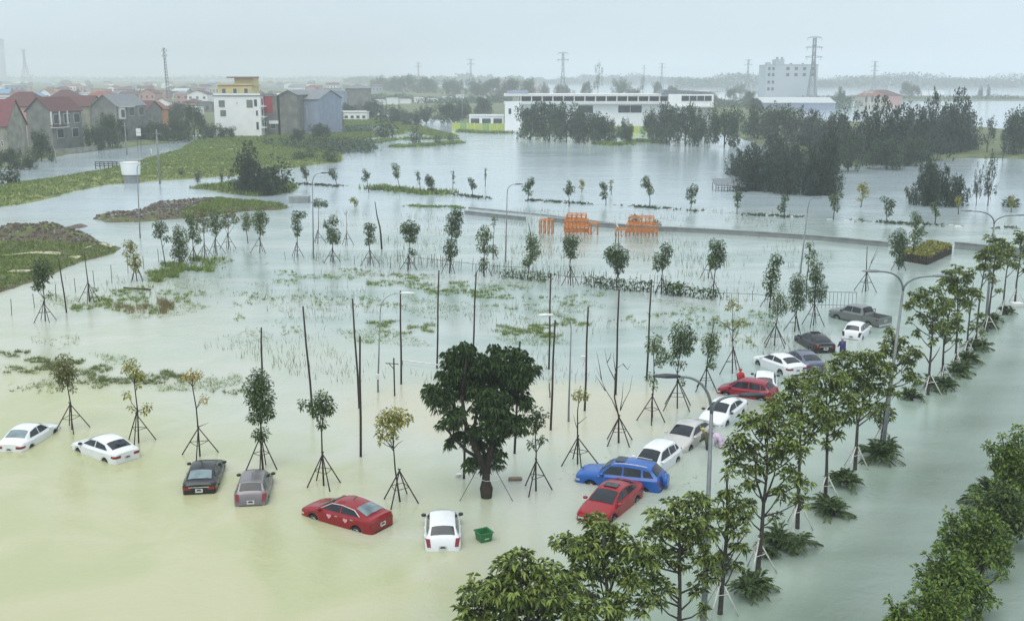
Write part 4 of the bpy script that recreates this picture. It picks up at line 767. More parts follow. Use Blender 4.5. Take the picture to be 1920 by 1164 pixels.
CAR = dict(
 old_sedan=dict(L=4.5, W=.87, wb=1.33, z0=.24, st=[(2.25, .70, .60, .62, .66, 0), (2.14, .86, .68, .71, .74, 0), (1.9, .95, .74, .78, .80, 0), (1.1, .99, .88, .93, .96, 0), (.95, 1, .92, .96, .99, 1), (.2, 1, .94, 1.34, 1.42, 1), (-.35, 1, .95, 1.38, 1.46, 1), (-.95, .99, .96, 1.33, 1.41, 1), (-1.62, .98, .98, 1.04, 1.08, 1), (-1.75, .97, .97, 1.01, 1.04, 0), (-2.12, .92, .96, .99, 1.01, 0), (-2.25, .80, .84, .90, .93, 0)],
   win=[[(.72, .99), (-.28, 1.0), (-.28, 1.36), (.2, 1.32)], [(-.36, 1.0), (-1.30, 1.02), (-1.02, 1.28), (-.36, 1.36)]], ws=(.95, .2), rw=(-.95, -1.62)),
 sedan=dict(L=4.5, W=.87, wb=1.33, z0=.24, st=[(2.25, .66, .60, .63, .67, 0), (2.2, .80, .66, .69, .73, 0), (2.08, .90, .72, .76, .79, 0), (1.8, .96, .79, .84, .87, 0), (1.3, .99, .90, .95, .98, 0), (1.15, 1, .93, .98, 1.01, 1), (.65, 1, .95, 1.20, 1.26, 1), (.25, 1, .96, 1.35, 1.42, 1), (0, 1, .97, 1.40, 1.47, 1), (-.4, 1, .98, 1.41, 1.49, 1), (-.75, .995, .99, 1.38, 1.46, 1), (-1.05, .99, 1.0, 1.33, 1.41, 1), (-1.45, .985, 1.02, 1.22, 1.28, 1), (-1.85, .98, 1.03, 1.09, 1.13, 1), (-1.93, .96, 1.03, 1.07, 1.10, 0), (-2.15, .92, 1.02, 1.06, 1.09, 0), (-2.25, .82, .92, .97, 1.01, 0)],
   win=[[(.86, 1.02), (-.28, 1.05), (-.28, 1.37), (.28, 1.32)], [(-.36, 1.05), (-1.5, 1.08), (-1.12, 1.29), (-.36, 1.37)]], ws=(1.15, .25), rw=(-1.05, -1.85)),
 hatch=dict(L=3.75, W=.82, wb=1.2, z0=.24, st=[(1.87, .70, .62, .66, .70, 0), (1.78, .86, .72, .76, .80, 0), (1.55, .95, .80, .84, .87, 0), (1.28, .98, .88, .93, .96, 0), (1.18, 1, .92, .97, 1.0, 1), (.75, 1, .94, 1.22, 1.28, 1), (.42, 1, .95, 1.38, 1.46, 1), (.1, 1, .96, 1.45, 1.53, 1), (-.5, 1, .98, 1.47, 1.55, 1), (-1.1, .995, 1.0, 1.45, 1.53, 1), (-1.35, .99, 1.0, 1.40, 1.48, 1), (-1.68, .97, 1.02, 1.06, 1.10, 1), (-1.76, .95, .92, .96, .98, 0), (-1.87, .86, .66, .70, .72, 0)],
   win=[[(.9, 1.0), (-.25, 1.02), (-.25, 1.43), (.42, 1.36)], [(-.33, 1.02), (-1.05, 1.04), (-1.0, 1.37), (-.33, 1.42)], [(-1.12, 1.05), (-1.48, 1.08), (-1.3, 1.32), (-1.1, 1.36)]], ws=(1.18, .42), rw=(-1.35, -1.68)),
 suv=dict(L=4.5, W=.93, wb=1.36, z0=.34, st=[(2.25, .72, .74, .80, .84, 0), (2.14, .88, .86, .92, .95, 0), (1.9, .96, .94, 1.0, 1.03, 0), (1.15, .99, 1.04, 1.10, 1.13, 0), (1.0, 1, 1.07, 1.13, 1.16, 1), (.7, 1, 1.08, 1.40, 1.46, 1), (.35, 1, 1.10, 1.57, 1.65, 1), (0, 1, 1.11, 1.64, 1.73, 1), (-.6, 1, 1.12, 1.66, 1.76, 1), (-1.3, 1, 1.13, 1.63, 1.72, 1), (-1.7, .99, 1.14, 1.56, 1.65, 1), (-2.08, .97, 1.15, 1.20, 1.25, 1), (-2.15, .96, 1.05, 1.09, 1.11, 0), (-2.25, .88, .72, .76, .78, 0)],
   win=[[(.8, 1.14), (-.25, 1.17), (-.25, 1.57), (.38, 1.53)], [(-.33, 1.17), (-1.25, 1.19), (-1.2, 1.55), (-.33, 1.58)], [(-1.35, 1.2), (-1.88, 1.22), (-1.65, 1.48), (-1.32, 1.53)]], ws=(1.0, .35), rw=(-1.7, -2.08)),
 pickup=dict(L=5.2, W=.93, wb=1.6, z0=.42, st=[(2.6, .74, .82, .88, .92, 0), (2.5, .88, .94, 1.0, 1.03, 0), (2.25, .96, 1.0, 1.06, 1.09, 0), (1.5, .99, 1.10, 1.15, 1.18, 0), (1.35, 1, 1.12, 1.18, 1.21, 1), (.7, 1, 1.14, 1.64, 1.72, 1), (-.1, 1, 1.15, 1.68, 1.77, 1), (-.75, 1, 1.16, 1.64, 1.72, 1), (-.98, 1, 1.16, 1.2, 1.22, 1)],
   win=[[(1.1, 1.2), (.2, 1.22), (.2, 1.66), (.72, 1.60)], [(.12, 1.22), (-.72, 1.23), (-.66, 1.6), (.12, 1.66)]], ws=(1.35, .7), rw=(-.75, -.98)))
def make_car(kind, loc, rz, body, name, label, cat='car', glass=None, water=.42, tail=TAILR, opts=()):
    S = CAR[kind]; W, Ls, z0, wbx = S['W'], S['L'], S['z0'], S['wb']; root = empty(name, (*loc, -water), rz); st = S['st']; wr = .33 if kind in ('suv', 'pickup') else .30
    def at(x):
        if x >= st[0][0]: return st[0][1:]
        for a, b in zip(st, st[1:]):
            if b[0] <= x <= a[0]:
                t = (a[0] - x) / (a[0] - b[0]); return tuple(p + (q - p) * t for p, q in zip(a[1:5], b[1:5])) + ((a[5] + (b[5] - a[5]) * t),)
        return st[-1][1:]
    arch_r = wr + .07; cxs = (wbx, -wbx)
    def bottom(x):
        z = z0
        for c in cxs:
            d = abs(x - c)
            if d < arch_r: z = max(z, wr + math.sqrt(max(arch_r ** 2 - d * d, 0)))
        return z
    def sec(x):
        wf, zb, ze, zc, cab = at(x); w_ = W * wf; b = bottom(x); ym = w_ * (.93 - .03 * cab); yr = w_ * (.80 - .12 * cab * min(1, max(0, (ze - zb - .05) / .35)))
        zz = [b, b + .06, max(b + .09, (b + zb) * .5 + .02), zb - .07, zb, ze, ze + (zc - ze) * .7, zc]
        for i in range(1, 4): zz[i] = min(max(zz[i], zz[i - 1] + .004), zb - .012 * (5 - i))
        ys = [w_ * .93, w_ * .985, w_, w_ * .985, ym, yr, yr * .62, 0]; return list(zip(ys, zz))
    xs = set(s[0] for s in st)
    for c in cxs:
        for d in (-1, -.97, -.85, -.6, -.3, 0, .3, .6, .85, .97, 1): xs.add(round(c + d * arch_r, 3))
    xs |= {round(-Ls / 2 + k * Ls / 16, 3) for k in range(1, 16)}; lo = st[-1][0]; xs = sorted([x for x in xs if x >= lo], reverse=True)
    mb = MB(); vs = []
    for x in xs:
        s = sec(x); vs += [(x, y, z) for y, z in s] + [(x, -y, z) for y, z in s[-2::-1]]
    n = 15; fs = [(i * n + k, i * n + k + 1, (i + 1) * n + k + 1, (i + 1) * n + k) for i in range(len(xs) - 1) for k in range(n - 1)]
    fs += [tuple(range(n)), tuple((len(xs) - 1) * n + k for k in range(n))[::-1]]; mb.add(vs, fs, body)
    if kind == 'pickup':
        x1, x2, zt = -1.0, -2.6, 1.12; w_ = W * .99
        for sg in (-1, 1):
            xs2 = sorted({x1, x2} | {round(-wbx + d * arch_r, 3) for d in (-1, -.97, -.85, -.6, -.3, 0, .3, .6, .85, .97, 1) if x2 < -wbx + d * arch_r < x1}, reverse=True); vv = []
            for x in xs2: b = bottom(x); vv += [(x, sg * w_ * .95, b), (x, sg * w_, b + .1), (x, sg * w_ * .99, zt), (x, sg * (w_ - .09), zt), (x, sg * (w_ - .10), .72)]
            ff = [(5 * i + k, 5 * i + k + 1, 5 * i + 6 + k, 5 * i + 5 + k) for i in range(len(xs2) - 1) for k in range(4)]; ff += [tuple(range(5)), tuple(5 * (len(xs2) - 1) + k for k in range(5))]; mb.add(vv, ff, body)
    mb.build('body', root, 32)
    mb = MB(); mb.box((0, 0, (z0 + .75) / 2), (Ls * .93, W * 1.35, .75 - z0), BLK); mb.build('underbody', root)
    if kind == 'pickup':
        mb = MB(); mb.box((-1.8, 0, .74), (1.56, W * 1.78, .06), BLK); mb.build('cargo_bed', root)
        mb = MB(); mb.box((-2.63, 0, .83), (.06, W * 1.9, .56), body); mb.build('tailgate', root); mb = MB(); mb.box((-2.7, 0, .5), (.14, W * 1.8, .14), CHROME); mb.build('rear_bumper', root)
        mb = MB(); mb.tube([(-1.05, -.75, 1.1), (-1.1, -.7, 1.5), (-1.1, .7, 1.5), (-1.05, .75, 1.1)], .035, BLK, 6); mb.build('roll_bar', root, True)
    g = glass or GLS
    def glasspatch(x0, x1, name, gm, t0=.07, t1=.93, k=.90):
        vs = []; nv = 7; xa_, xb_ = x0 + (x1 - x0) * t0, x0 + (x1 - x0) * t1
        rows = sorted({xa_, xb_} | {x for x in xs if min(xa_, xb_) < x < max(xa_, xb_)}, reverse=True); nu = len(rows)
        for x in rows:
            s = sec(x); ye, ze = s[5]; y6, z6 = s[6]; zc = s[7][1]
            for j in range(nv):
                y = ye * k * (2 * j / (nv - 1) - 1); a = abs(y); z = zc + (z6 - zc) * a / y6 if a < y6 else z6 + (ze - z6) * (a - y6) / (ye - y6)
                vs.append((x + (.014 if x0 > 0 else -.014), y, z + .02))
        m_ = MB(); m_.add(vs, [(i * nv + j, i * nv + j + 1, (i + 1) * nv + j + 1, (i + 1) * nv + j) for i in range(nu - 1) for j in range(nv - 1)], gm); return m_.build(name, root, True)
    glasspatch(*S['ws'], 'windshield', g); glasspatch(*S['rw'], 'rear_window', GLS2 if 'pale_rear' in opts else g, .08, .90, .86)
    def side_y(x, z):
        s = sec(x); (ya, za), (yb, zb_) = s[4], s[5]; t = (z - za) / max(zb_ - za, .05); return ya + (yb - ya) * t
    for sg in (-1, 1):
        for poly in S['win']:
            k = 4; vs = []                       # ruled across the pane so that it follows the bulge of the side
            (xa, za), (xb, zb_), (xc, zc), (xd, zd) = poly
            for i in range(k + 1):
                t = i / k
                for (x, z) in ((xa + (xb - xa) * t, za + (zb_ - za) * t), (xd + (xc - xd) * t, zd + (zc - zd) * t)): vs.append((x, sg * (side_y(x, z) + .012), z))
            m_ = MB(); m_.add(vs, [(2 * i, 2 * i + 2, 2 * i + 3, 2 * i + 1) for i in range(k)], g); m_.build('side_window', root, True)
        if 'chrome' in opts:
            m_ = MB(); pts = [S['win'][0][0], S['win'][0][3], S['win'][1][3], S['win'][1][2], S['win'][1][1]]; m_.tube([(x, sg * (side_y(x, z) + .02), z + .02) for x, z in pts], .018, FRAMEW, 5); m_.build('window_trim', root)
        for i, hx in enumerate((-.15 if kind != 'pickup' else .25, -1.1 if kind != 'pickup' else -.62)):
            s = sec(hx); m_ = MB(); m_.box((hx, sg * (s[3][0] + .012), s[3][1] - .03), (.18, .03, .03), CHROME if 'chrome' in opts else body); m_.build('door_handle', root)
        xm = S['ws'][0] - .22; s = sec(xm); ym = s[4][0] + .12; zm = s[4][1] + .08
        bmv = MB(); vs = []
        for a, sc in ((-.10, .5), (-.07, 1), (.02, 1), (.09, .6)):
            for q in range(8): t = 2 * math.pi * q / 8; vs.append((xm + a, sg * (ym + .12 * sc * math.cos(t)), zm + .075 * sc * math.sin(t)))
        bmv.add(vs, [(8 * i + k, 8 * i + (k + 1) % 8, 8 * i + 8 + (k + 1) % 8, 8 * i + 8 + k) for i in range(3) for k in range(8)] + [tuple(range(8)), tuple(24 + k for k in range(8))], BLK if 'black_mirror' in opts else body); bmv.build('mirror', root, True)
        for c in cxs:
            m_ = MB(); pr = [(.0, .10), (wr * .6, .10), (wr * .97, .085), (wr, .05), (wr, -.05), (wr * .97, -.085), (0, -.10)]; vs = []
            for rr_, yy in pr:
                for q in range(16): t = 2 * math.pi * q / 16; vs.append((c + rr_ * math.cos(t), sg * (W - .13) + yy, wr + rr_ * math.sin(t)))
            m_.add(vs, [(16 * i + k, 16 * i + (k + 1) % 16, 16 * i + 16 + (k + 1) % 16, 16 * i + 16 + k) for i in range(6) for k in range(16)], TYRE); wl = m_.build('wheel', root, 40)
            m_ = MB(); yy = sg * (W - .13 + .112)
            for q in range(7):
                t = 2 * math.pi * q / 7; m_.box((c + math.cos(t) * wr * .32, yy, wr + math.sin(t) * wr * .32), (wr * .62, .02, .05), RIM, M=Matrix.Rotation(-t, 3, 'Y'))
            for q in range(20):
                t = 2 * math.pi * q / 20; t2 = 2 * math.pi * (q + 1) / 20; m_.tube([(c + math.cos(t) * wr * .66, yy, wr + math.sin(t) * wr * .66), (c + math.cos(t2) * wr * .66, yy, wr + math.sin(t2) * wr * .66)], .014, RIM, 4)
            m_.build('rim', wl)
    def wrap(front, y0, xin, zlo, zhi, m, nm, off=.012):     # light that wraps round a corner
        e = st[0][0] if front else (st[-1][0] if kind != 'pickup' else -2.6); dirn = 1 if front else -1
        for sg in (-1, 1):
            path = []; ycap = sec(e)[2][0] if kind != 'pickup' or front else W * .93
            path += [(e, W * y0), (e, ycap * .8), (e - dirn * .004, ycap * .98)]
            for f_ in (.35, .7, 1): x = e - dirn * xin * f_; path.append((x, (sec(x)[2][0] if kind != 'pickup' or front else W * .995) * 1.0))
            vs = []
            for i, (x, y) in enumerate(path):
                lo_, hi_ = zlo, zhi
                if i >= 3: lo_ = zlo + (zhi - zlo) * .25 * (i - 2) / 3
                ox = dirn * off if i < 3 else dirn * off * .4; oy = off if i >= 2 else 0
                vs += [(x + ox, sg * (y + oy), lo_), (x + ox, sg * (y + oy), hi_), (x - dirn * .05, sg * (y - .05), hi_ + .004), (x - dirn * .05, sg * (y - .05), lo_ - .004)]
            fs = [(4 * i + k, 4 * i + (k + 1) % 4, 4 * i + 4 + (k + 1) % 4, 4 * i + 4 + k) for i in range(len(path) - 1) for k in range(4)] + [(0, 1, 2, 3), tuple(4 * (len(path) - 1) + k for k in range(4))]
            m_ = MB(); m_.add(vs, fs, m); m_.build(nm, root)
    zf = st[0][2]; zr = st[-1][2] if kind != 'pickup' else 1.05
    wrap(True, .42, .30, zf - .12, zf - .01, HEADL, 'headlight')
    if kind == 'hatch' or kind == 'suv':             # upright lamps at the rear corners
        for sg in (-1, 1):
            vs = []; zz = [(0, .66), (.05, .84), (.10, 1.0)] if kind == 'hatch' else [(0, .80), (.04, .94), (.085, 1.08)]
            for dx, z in zz:
                x = st[-1][0] + dx; yy = sec(max(x, st[-1][0]))[2][0]
                vs += [(x - .02, sg * (yy * .74), z), (x - .02, sg * yy * .97, z), (x + .14, sg * (yy + .016), z), (x + .1, sg * yy * .74, z)]
            m_ = MB(); m_.add(vs, [(4 * i + k, 4 * i + (k + 1) % 4, 4 * i + 4 + (k + 1) % 4, 4 * i + 4 + k) for i in range(2) for k in range(4)] + [(0, 1, 2, 3), (8, 9, 10, 11)], tail); m_.build('tail_light', root)
    else: wrap(False, .46, .28, zr - .17, zr - .03, tail, 'tail_light')
    e0 = st[0][0]; er = st[-1][0] if kind != 'pickup' else -2.66
    if kind != 'pickup':
        m_ = MB(); m_.box((er - .006, 0, z0 + .16), (.03, W * 1.35, .1), BLK); m_.box((er + .05, 0, zr - .0), (.03, .5, .02), CHROME); m_.build('bumper_trim', root)
    m_ = MB(); m_.box((e0 + .012, 0, zf - .17), (.03, W * .85, .16), BLK); m_.build('grille', root)
    for fx, zz_ in ((e0 + .03, zf - .25), (er - .014, (zr - .22) if kind != 'hatch' else .62)):
        m_ = MB(); d_ = 1 if fx > 0 else -1; wd, hh = (.36, .19) if fx < 0 else (.44, .11); m_.box((fx, 0, zz_), (.012, wd, hh), PLATE); m_.box((fx + d_ * .008, 0, zz_), (.006, wd * .75, hh * .22), INK)
        if fx < 0: m_.box((fx + d_ * .008, 0, zz_ + hh * .25), (.006, wd * .5, hh * .2), INK)
        m_.build('licence_plate', root)
    if 'strip' in opts: m_ = MB(); m_.box((er - .012, 0, zr - .04), (.02, W * 1.15, .035), CHROME); m_.build('trim_strip', root)
    if 'rails' in opts:
        for sg in (-1, 1): m_ = MB(); m_.tube([(x, sg * (sec(x)[5][0] - .04), sec(x)[5][1] + .085) for x in (.2, -.3, -.9, -1.5)], .022, FRAMEW, 5); m_.build('roof_rail', root, True)
    if 'sunroof' in opts: x0_, x1_ = S['ws'][1] - .1, S['ws'][1] - .65; m_ = MB(); zc = max(sec(x0_)[7][1], sec(x1_)[7][1]); m_.box(((x0_ + x1_) / 2, 0, zc), (.5, W * .8, .02), GLS); m_.build('sunroof', root)
    if 'antenna' in opts: m_ = MB(); zc = sec(-.5)[7][1]; m_.tube([(-.5, 0, zc), (-.75, 0, zc + .22)], .012, BLK, 4); m_.build('antenna', root)
    if 'spare' in opts:
        m_ = MB(); vs = []
        for a, r2 in ((0, .2), (.0, .34), (.05, .37), (.18, .37), (.23, .32), (.24, 0.01)):
            for q in range(18): t = 2 * math.pi * q / 18; vs.append((er - .03 - a, .08 + r2 * math.cos(t), .93 + r2 * math.sin(t)))
        m_.add(vs, [(18 * i + k, 18 * i + (k + 1) % 18, 18 * i + 18 + (k + 1) % 18, 18 * i + 18 + k) for i in range(5) for k in range(18)], body); m_.build('spare_wheel_cover', root, 40)
    if 'hearts' in opts:
        PK = mat('pink_sticker', (.75, .35, .42), .5)
        for hx in (.28, -.72):
            s = sec(hx); y = s[3][0] + .012; pts = [(hx + .14 * math.sin(t) ** 3, .80 + .01 * (13 * math.cos(t) - 5 * math.cos(2 * t) - 2 * math.cos(3 * t) - math.cos(4 * t)) * .8) for t in [2 * math.pi * i / 24 for i in range(24)]]
            m_ = MB(); m_.prism(pts, y, y + .02, PK, 'y'); m_.build('heart_sticker', root)
    tag(root, label, cat, 'cars standing in the flood'); return root
def place_side(pr, pf, sg, W):
    a, b = Vector(G(*pr)), Vector(G(*pf)); d = (b - a).normalized(); nl = Vector((-d.y, d.x)); c = (a + b) / 2 - nl * sg * (W - .03); return (c.x, c.y), math.atan2(d.y, d.x)
def place_rear(pl, pr, L):
    a, b = Vector(G(*pl)), Vector(G(*pr)); r = (b - a).normalized(); f = Vector((-r.y, r.x)); c = (a + b) / 2 + f * L / 2; return (c.x, c.y), math.atan2(f.y, f.x)
WHITE = paint('white_paint', (.72, .74, .76), (.68, .70, .72)); REDC = paint('deep_red_paint', (.24, .006, .012)); REDB = paint('bright_red_paint', (.27, .006, .012)); CRIM = paint('crimson_paint', (.24, .007, .025))
BLUEC = paint('blue_paint', (.015, .10, .38)); BLACKC = paint('black_paint', (.008, .009, .012)); SILV = paint('silver_paint', (.52, .51, .49), metal=.2); GREYC = paint('warm_grey_paint', (.19, .175, .185), metal=.3); DGREY = paint('slate_paint', (.12, .14, .20), metal=.2); PICKG = paint('pickup_grey_paint', (.17, .185, .18), metal=.2)
def car_s(kind, pr, pf, sg, *a, **k): loc, rz = place_side(pr, pf, sg, CAR[kind]['W']); return make_car(kind, loc, rz, *a, **k)
def car_r(kind, pl, pr, *a, drz=0, **k): loc, rz = place_rear(pl, pr, CAR[kind]['L']); return make_car(kind, loc, rz + drz, *a, **k)
car_s('old_sedan', (63, 836), (102, 811), -1, WHITE, 'sedan', 'old white sedan cut by the left picture edge', opts=('pale_rear',), water=.5)
car_s('sedan', (195, 865), (146.5, 846.5), 1, WHITE, 'sedan', 'white sedan seen from behind, second car from the left', opts=('black_mirror',), water=.45)
car_r('sedan', (344.5, 928), (402.6, 925), BLACKC, 'sedan', 'black sedan seen from behind left of the grey hatchback', opts=('pale_rear', 'strip', 'antenna', 'black_mirror'), water=.5)
car_r('hatch', (438, 950), (502, 947), GREYC, 'hatchback', 'small grey hatchback between the black sedan and the red sedan', opts=('black_mirror', 'antenna'))
car_s('sedan', (668, 996), (586, 972), 1, REDC, 'sedan', 'red sedan with two pink heart stickers on its doors', opts=('pale_rear', 'chrome', 'hearts', 'antenna'), water=.40)
car_r('hatch', (797, 1034), (864, 1032), WHITE, 'hatchback', 'small white hatchback seen from behind beside the green bin', opts=('black_mirror',), water=.46)
car_s('sedan', (1195, 940), (1152, 975), 1, REDB, 'sedan', 'bright red sedan facing forward, touching the blue off-roader', opts=('sunroof',), water=.36)
car_s('suv', (1205, 921), (1106, 908), 1, BLUEC, 'off_roader', 'blue off-roader with a spare wheel on its tail', opts=('rails', 'spare', 'sunroof'), water=.5)
loc, rz = place_side((1274, 868), (1239, 888), 1, .87); c9 = Vector(G(1256, 877)); a = R(-122); d = Vector((math.cos(a), math.sin(a))); nl = Vector((-d.y, d.x)); c9 = c9 - nl * .84
make_car('hatch', (c9.x, c9.y), a, WHITE, 'hatchback', 'white car behind the blue off-roader, its bonnet hidden', water=.4)
c10 = Vector(G(1296, 843)) - Vector((math.cos(R(-122)), math.sin(R(-122)))) * 1.33; c10 = c10 - Vector((-math.sin(a), math.cos(a))) * .84
make_car('sedan', (c10.x, c10.y), a, SILV, 'sedan', 'silver sedan between two white cars in the line', water=.38)
car_s('sedan', (1394, 775), (1364, 797), 1, WHITE, 'sedan', 'white car facing forward in front of the dark red hatchback', water=.38, opts=('black_mirror',))
car_s('hatch', (1429, 751), (1358, 740), 1, CRIM, 'hatchback', 'crimson hatchback lying across the line of cars', water=.40)
car_r('hatch', (1410, 738), (1455, 741), WHITE, 'hatchback', 'small white car half hidden behind the crimson hatchback', opts=('black_mirror',), water=.42)
car_r('sedan', (1456, 706), (1501, 705), WHITE, 'sedan', 'white sedan seen from behind left of a slate coloured sedan', drz=R(18), water=.34)
car_r('sedan', (1501, 697), (1538, 697), DGREY, 'sedan', 'slate coloured sedan between the white sedan and the black sedan', drz=R(10), water=.44)
car_s('sedan', (1517, 656), (1496, 643), 1, BLACKC, 'sedan', 'black sedan parked below the white family car', opts=('sunroof', 'strip'), water=.36)
car_s('hatch', (1616, 637), (1633, 622), -1, WHITE, 'family_car', 'white family car seen from behind just before the pickup truck', water=.42, tail=BLK)
loc, rz = place_side((1630, 611), (1565, 597), 1, .93); make_car('pickup', loc, rz, PICKG, 'pickup_truck', 'grey pickup truck farthest back in the line of cars', 'pickup truck', opts=('black_mirror',), water=.35)

# ------------------------------------------------------------------ green bin and other small floating things
x, y = G(907, 1012); root = empty('plastic_bin', (x, y, 0), R(28)); GB = mat('green_plastic', (.02, .17, .05), .5, (.015, .12, .04), 4)
mb = MB(); b0, b1 = .24, .31
for (r0, r1, z0_, z1_, m_) in ((b0, b1, -.15, .42, GB),):
    o_ = [(-r0, -r0, z0_), (r0, -r0, z0_), (r0, r0, z0_), (-r0, r0, z0_), (-r1, -r1, z1_), (r1, -r1, z1_), (r1, r1, z1_), (-r1, r1, z1_)]; i_ = [(a_ * .88, b_ * .88, c_ if c_ > 0 else c_ + .03) for a_, b_, c_ in o_]
    mb.add(o_ + i_, [(0, 1, 2, 3), (0, 4, 5, 1), (1, 5, 6, 2), (2, 6, 7, 3), (3, 7, 4, 0), (8, 9, 10, 11), (8, 12, 13, 9), (9, 13, 14, 10), (10, 14, 15, 11), (11, 15, 12, 8), (4, 5, 13, 12), (5, 6, 14, 13), (6, 7, 15, 14), (7, 4, 12, 15)], m_)
mb.build('tub', root, normals=False); mb = MB()
for a_, b_ in (((-.33, -.33), (.33, -.33)), ((.33, -.33), (.33, .33)), ((.33, .33), (-.33, .33)), ((-.33, .33), (-.33, -.33))): mb.tube([(*a_, .43), (*b_, .43)], .03, GB, 6)
mb.build('rim', root); mb = MB(); mb.box((-.0, -.325, .18), (.22, .01, .06), mat('pale_green_print', (.25, .5, .28), .6), 0); mb.build('printed_patch', root)
tag(root, 'open green plastic bin floating beside the small white hatchback', 'bin')
x, y = G(966, 900); mb = MB(); mb.tube([(-.35, 0, .05), (-.28, 0, .06), (.3, .05, .06), (.36, .05, .05)], [.10, .13, .13, .05], mat('wet_log', (.30, .23, .17), .8, (.2, .15, .11), 5), 9); o = mb.build('log', None, True); o.location = (x, y, 0)
tag(o, 'short pale log floating right of the mango trunk', 'log')
def box_thing(px, py, d, m, nm, label, cat, rz=0, z=.06):
    x, y = G(px, py); mb = MB(); mb.box((0, 0, 0), d, m); mb.box((0, 0, d[2] / 2 + .02), (d[0] * .92, d[1] * .92, .04), m); o = mb.build(nm); o.location = (x, y, z); o.rotation_euler = (R(4), R(3), rz); return tag(o, label, cat)
box_thing(1907, 573, (1.1, .7, .35), FRAMEW, 'foam_box', 'white foam box floating by the last palm clump', 'box', .3)
box_thing(1726, 490, (1.5, .45, .2), FRAMEW, 'floating_board', 'white and red board floating before the fenced flower bed', 'board', -.3)
box_thing(1094, 671, (.4, .2, .12), FRAMEW, 'floating_scrap', 'small white scrap floating right of a timber post', 'scrap', 0)
box_thing(860, 893, (.3, .2, .1), FRAMEW, 'floating_scrap', 'small white scrap floating left of the mango trunk', 'scrap', .4)
mb = MB(); a, b = G(232, 541), G(283, 545); mb.tube([(*a, .1), (*b, .1)], .08, BARK, 6); tag(mb.build('fallen_pole', None, True), 'dark pole lying flat on the marsh grass', 'pole')
# ------------------------------------------------------------------ low concrete wall across the flood, with a fenced flower bed
def wallrun(name, pts, h, th, m, label, capm=None):
    mb = MB(); W = [Vector((*G(*p), 0)) for p in pts]; vs = []
    for i, p in enumerate(W):
        t = (W[min(i + 1, len(W) - 1)] - W[max(i - 1, 0)]).normalized(); n_ = Vector((-t.y, t.x, 0)) * th / 2
        vs += [p - n_ + Vector((0, 0, -.3)), p - n_ + Vector((0, 0, h)), p + n_ + Vector((0, 0, h)), p + n_ + Vector((0, 0, -.3))]
    fs = [(4 * i + k, 4 * i + 4 + k, 4 * i + 5 + k, 4 * i + 1 + k) for i in range(len(W) - 1) for k in range(3)] + [(0, 1, 2, 3), tuple(4 * (len(W) - 1) + k for k in (3, 2, 1, 0))]
    mb.add(vs, fs, m); root = mb.build(name)
    if capm:
        mb = MB(); vs = []
        for i, p in enumerate(W):
            t = (W[min(i + 1, len(W) - 1)] - W[max(i - 1, 0)]).normalized(); n_ = Vector((-t.y, t.x, 0)) * (th / 2 + .08); z = Vector((0, 0, h + .003))
            vs += [p - n_ + z, p - n_ + z + Vector((0, 0, .1)), p + n_ + z + Vector((0, 0, .1)), p + n_ + z]
        mb.add(vs, [(4 * i + k, 4 * i + 4 + k, 4 * i + 5 + k, 4 * i + 1 + k) for i in range(len(W) - 1) for k in range(3)] + [(0, 1, 2, 3), tuple(4 * (len(W) - 1) + k for k in (3, 2, 1, 0))], capm); mb.build('coping', root)
    tag(root, label, 'wall'); return root
wallrun('concrete_wall', [(872, 402), (930, 408), (985, 414)], .5, .3, CONCD, 'short low grey concrete wall end left of the orange frames', CONC)
wallrun('concrete_wall', [(880, 391), (950, 398), (1015, 404), (1110, 416), (1200, 427), (1300, 431), (1440, 438), (1560, 447), (1672, 461)], .25, .5, CONC, 'long low pale concrete wall running behind the orange frames')
wallrun('concrete_wall', [(1028, 415), (1110, 425), (1230, 433), (1320, 437), (1440, 444), (1540, 451), (1665, 463)], .55, .3, CONCD, 'long dark wet concrete wall before the pale one', CONC)
wallrun('concrete_wall', [(1790, 466), (1850, 472), (1935, 480)], .75, .3, CONCD, 'short grey concrete wall right of the fenced flower bed', CONC)
# flower bed in a fence of planks
A_, B_, C_, D2 = [Vector((*G(*p), 0)) for p in ((1692, 489), (1738, 497), (1784, 476), (1745, 466))]
root = empty('flower_bed', A_)
for a, b in ((A_, B_), (B_, C_), (C_, D2), (D2, A_)):
    mb = MB(); L_ = (b - a).length; n_ = int(L_ / .28); d = (b - a).normalized(); r_ = random.Random(3)
    for i in range(n_): p = a + d * (i + .5) * L_ / n_ - A_; mb.box((p.x, p.y, .3), (.2, .06, 1.2 + r_.uniform(-.1, .1)), STAKE if i % 3 else POLEW, math.atan2(d.y, d.x))
    for z in (.3, .8): p0, p1 = a - A_, b - A_; mb.tube([(p0.x, p0.y - .05, z), (p1.x, p1.y - .05, z)], .04, POLEW, 4)
    mb.build('plank_fence', root)
mb = MB(); mb.add([(*(p - A_).xy, .8) for p in (A_, B_, C_, D2)], [(0, 1, 2, 3)], SOILG); mb.build('soil', root)
nr = np.random.default_rng(4); u_ = nr.uniform(0, 1, (2600, 2)); Pn = [np.array((p - A_).xy) for p in (A_, B_, C_, D2)]
PQ = (Pn[0] * (1 - u_[:, :1]) + Pn[1] * u_[:, :1]) * (1 - u_[:, 1:]) + (Pn[3] * (1 - u_[:, :1]) + Pn[2] * u_[:, :1]) * u_[:, 1:]
V, T = leaves(np.column_stack([PQ, nr.uniform(.8, 1.12, 2600)]), nr.normal(0, 1, (2600, 3)) + [0, 0, .5], .35, .2, nr); link('flowers', fast('flowers', V, T, leafmat('flower_bed_leaves', (.12, .14, .03), (.34, .32, .06), .5)), root)
tag(root, 'fenced bed of yellow green flowers raised above the flood', 'flower bed')
mb = MB(); L_ = 2.2
root = empty('iron_gate', (*G(1562, 578), 0), R(-8))
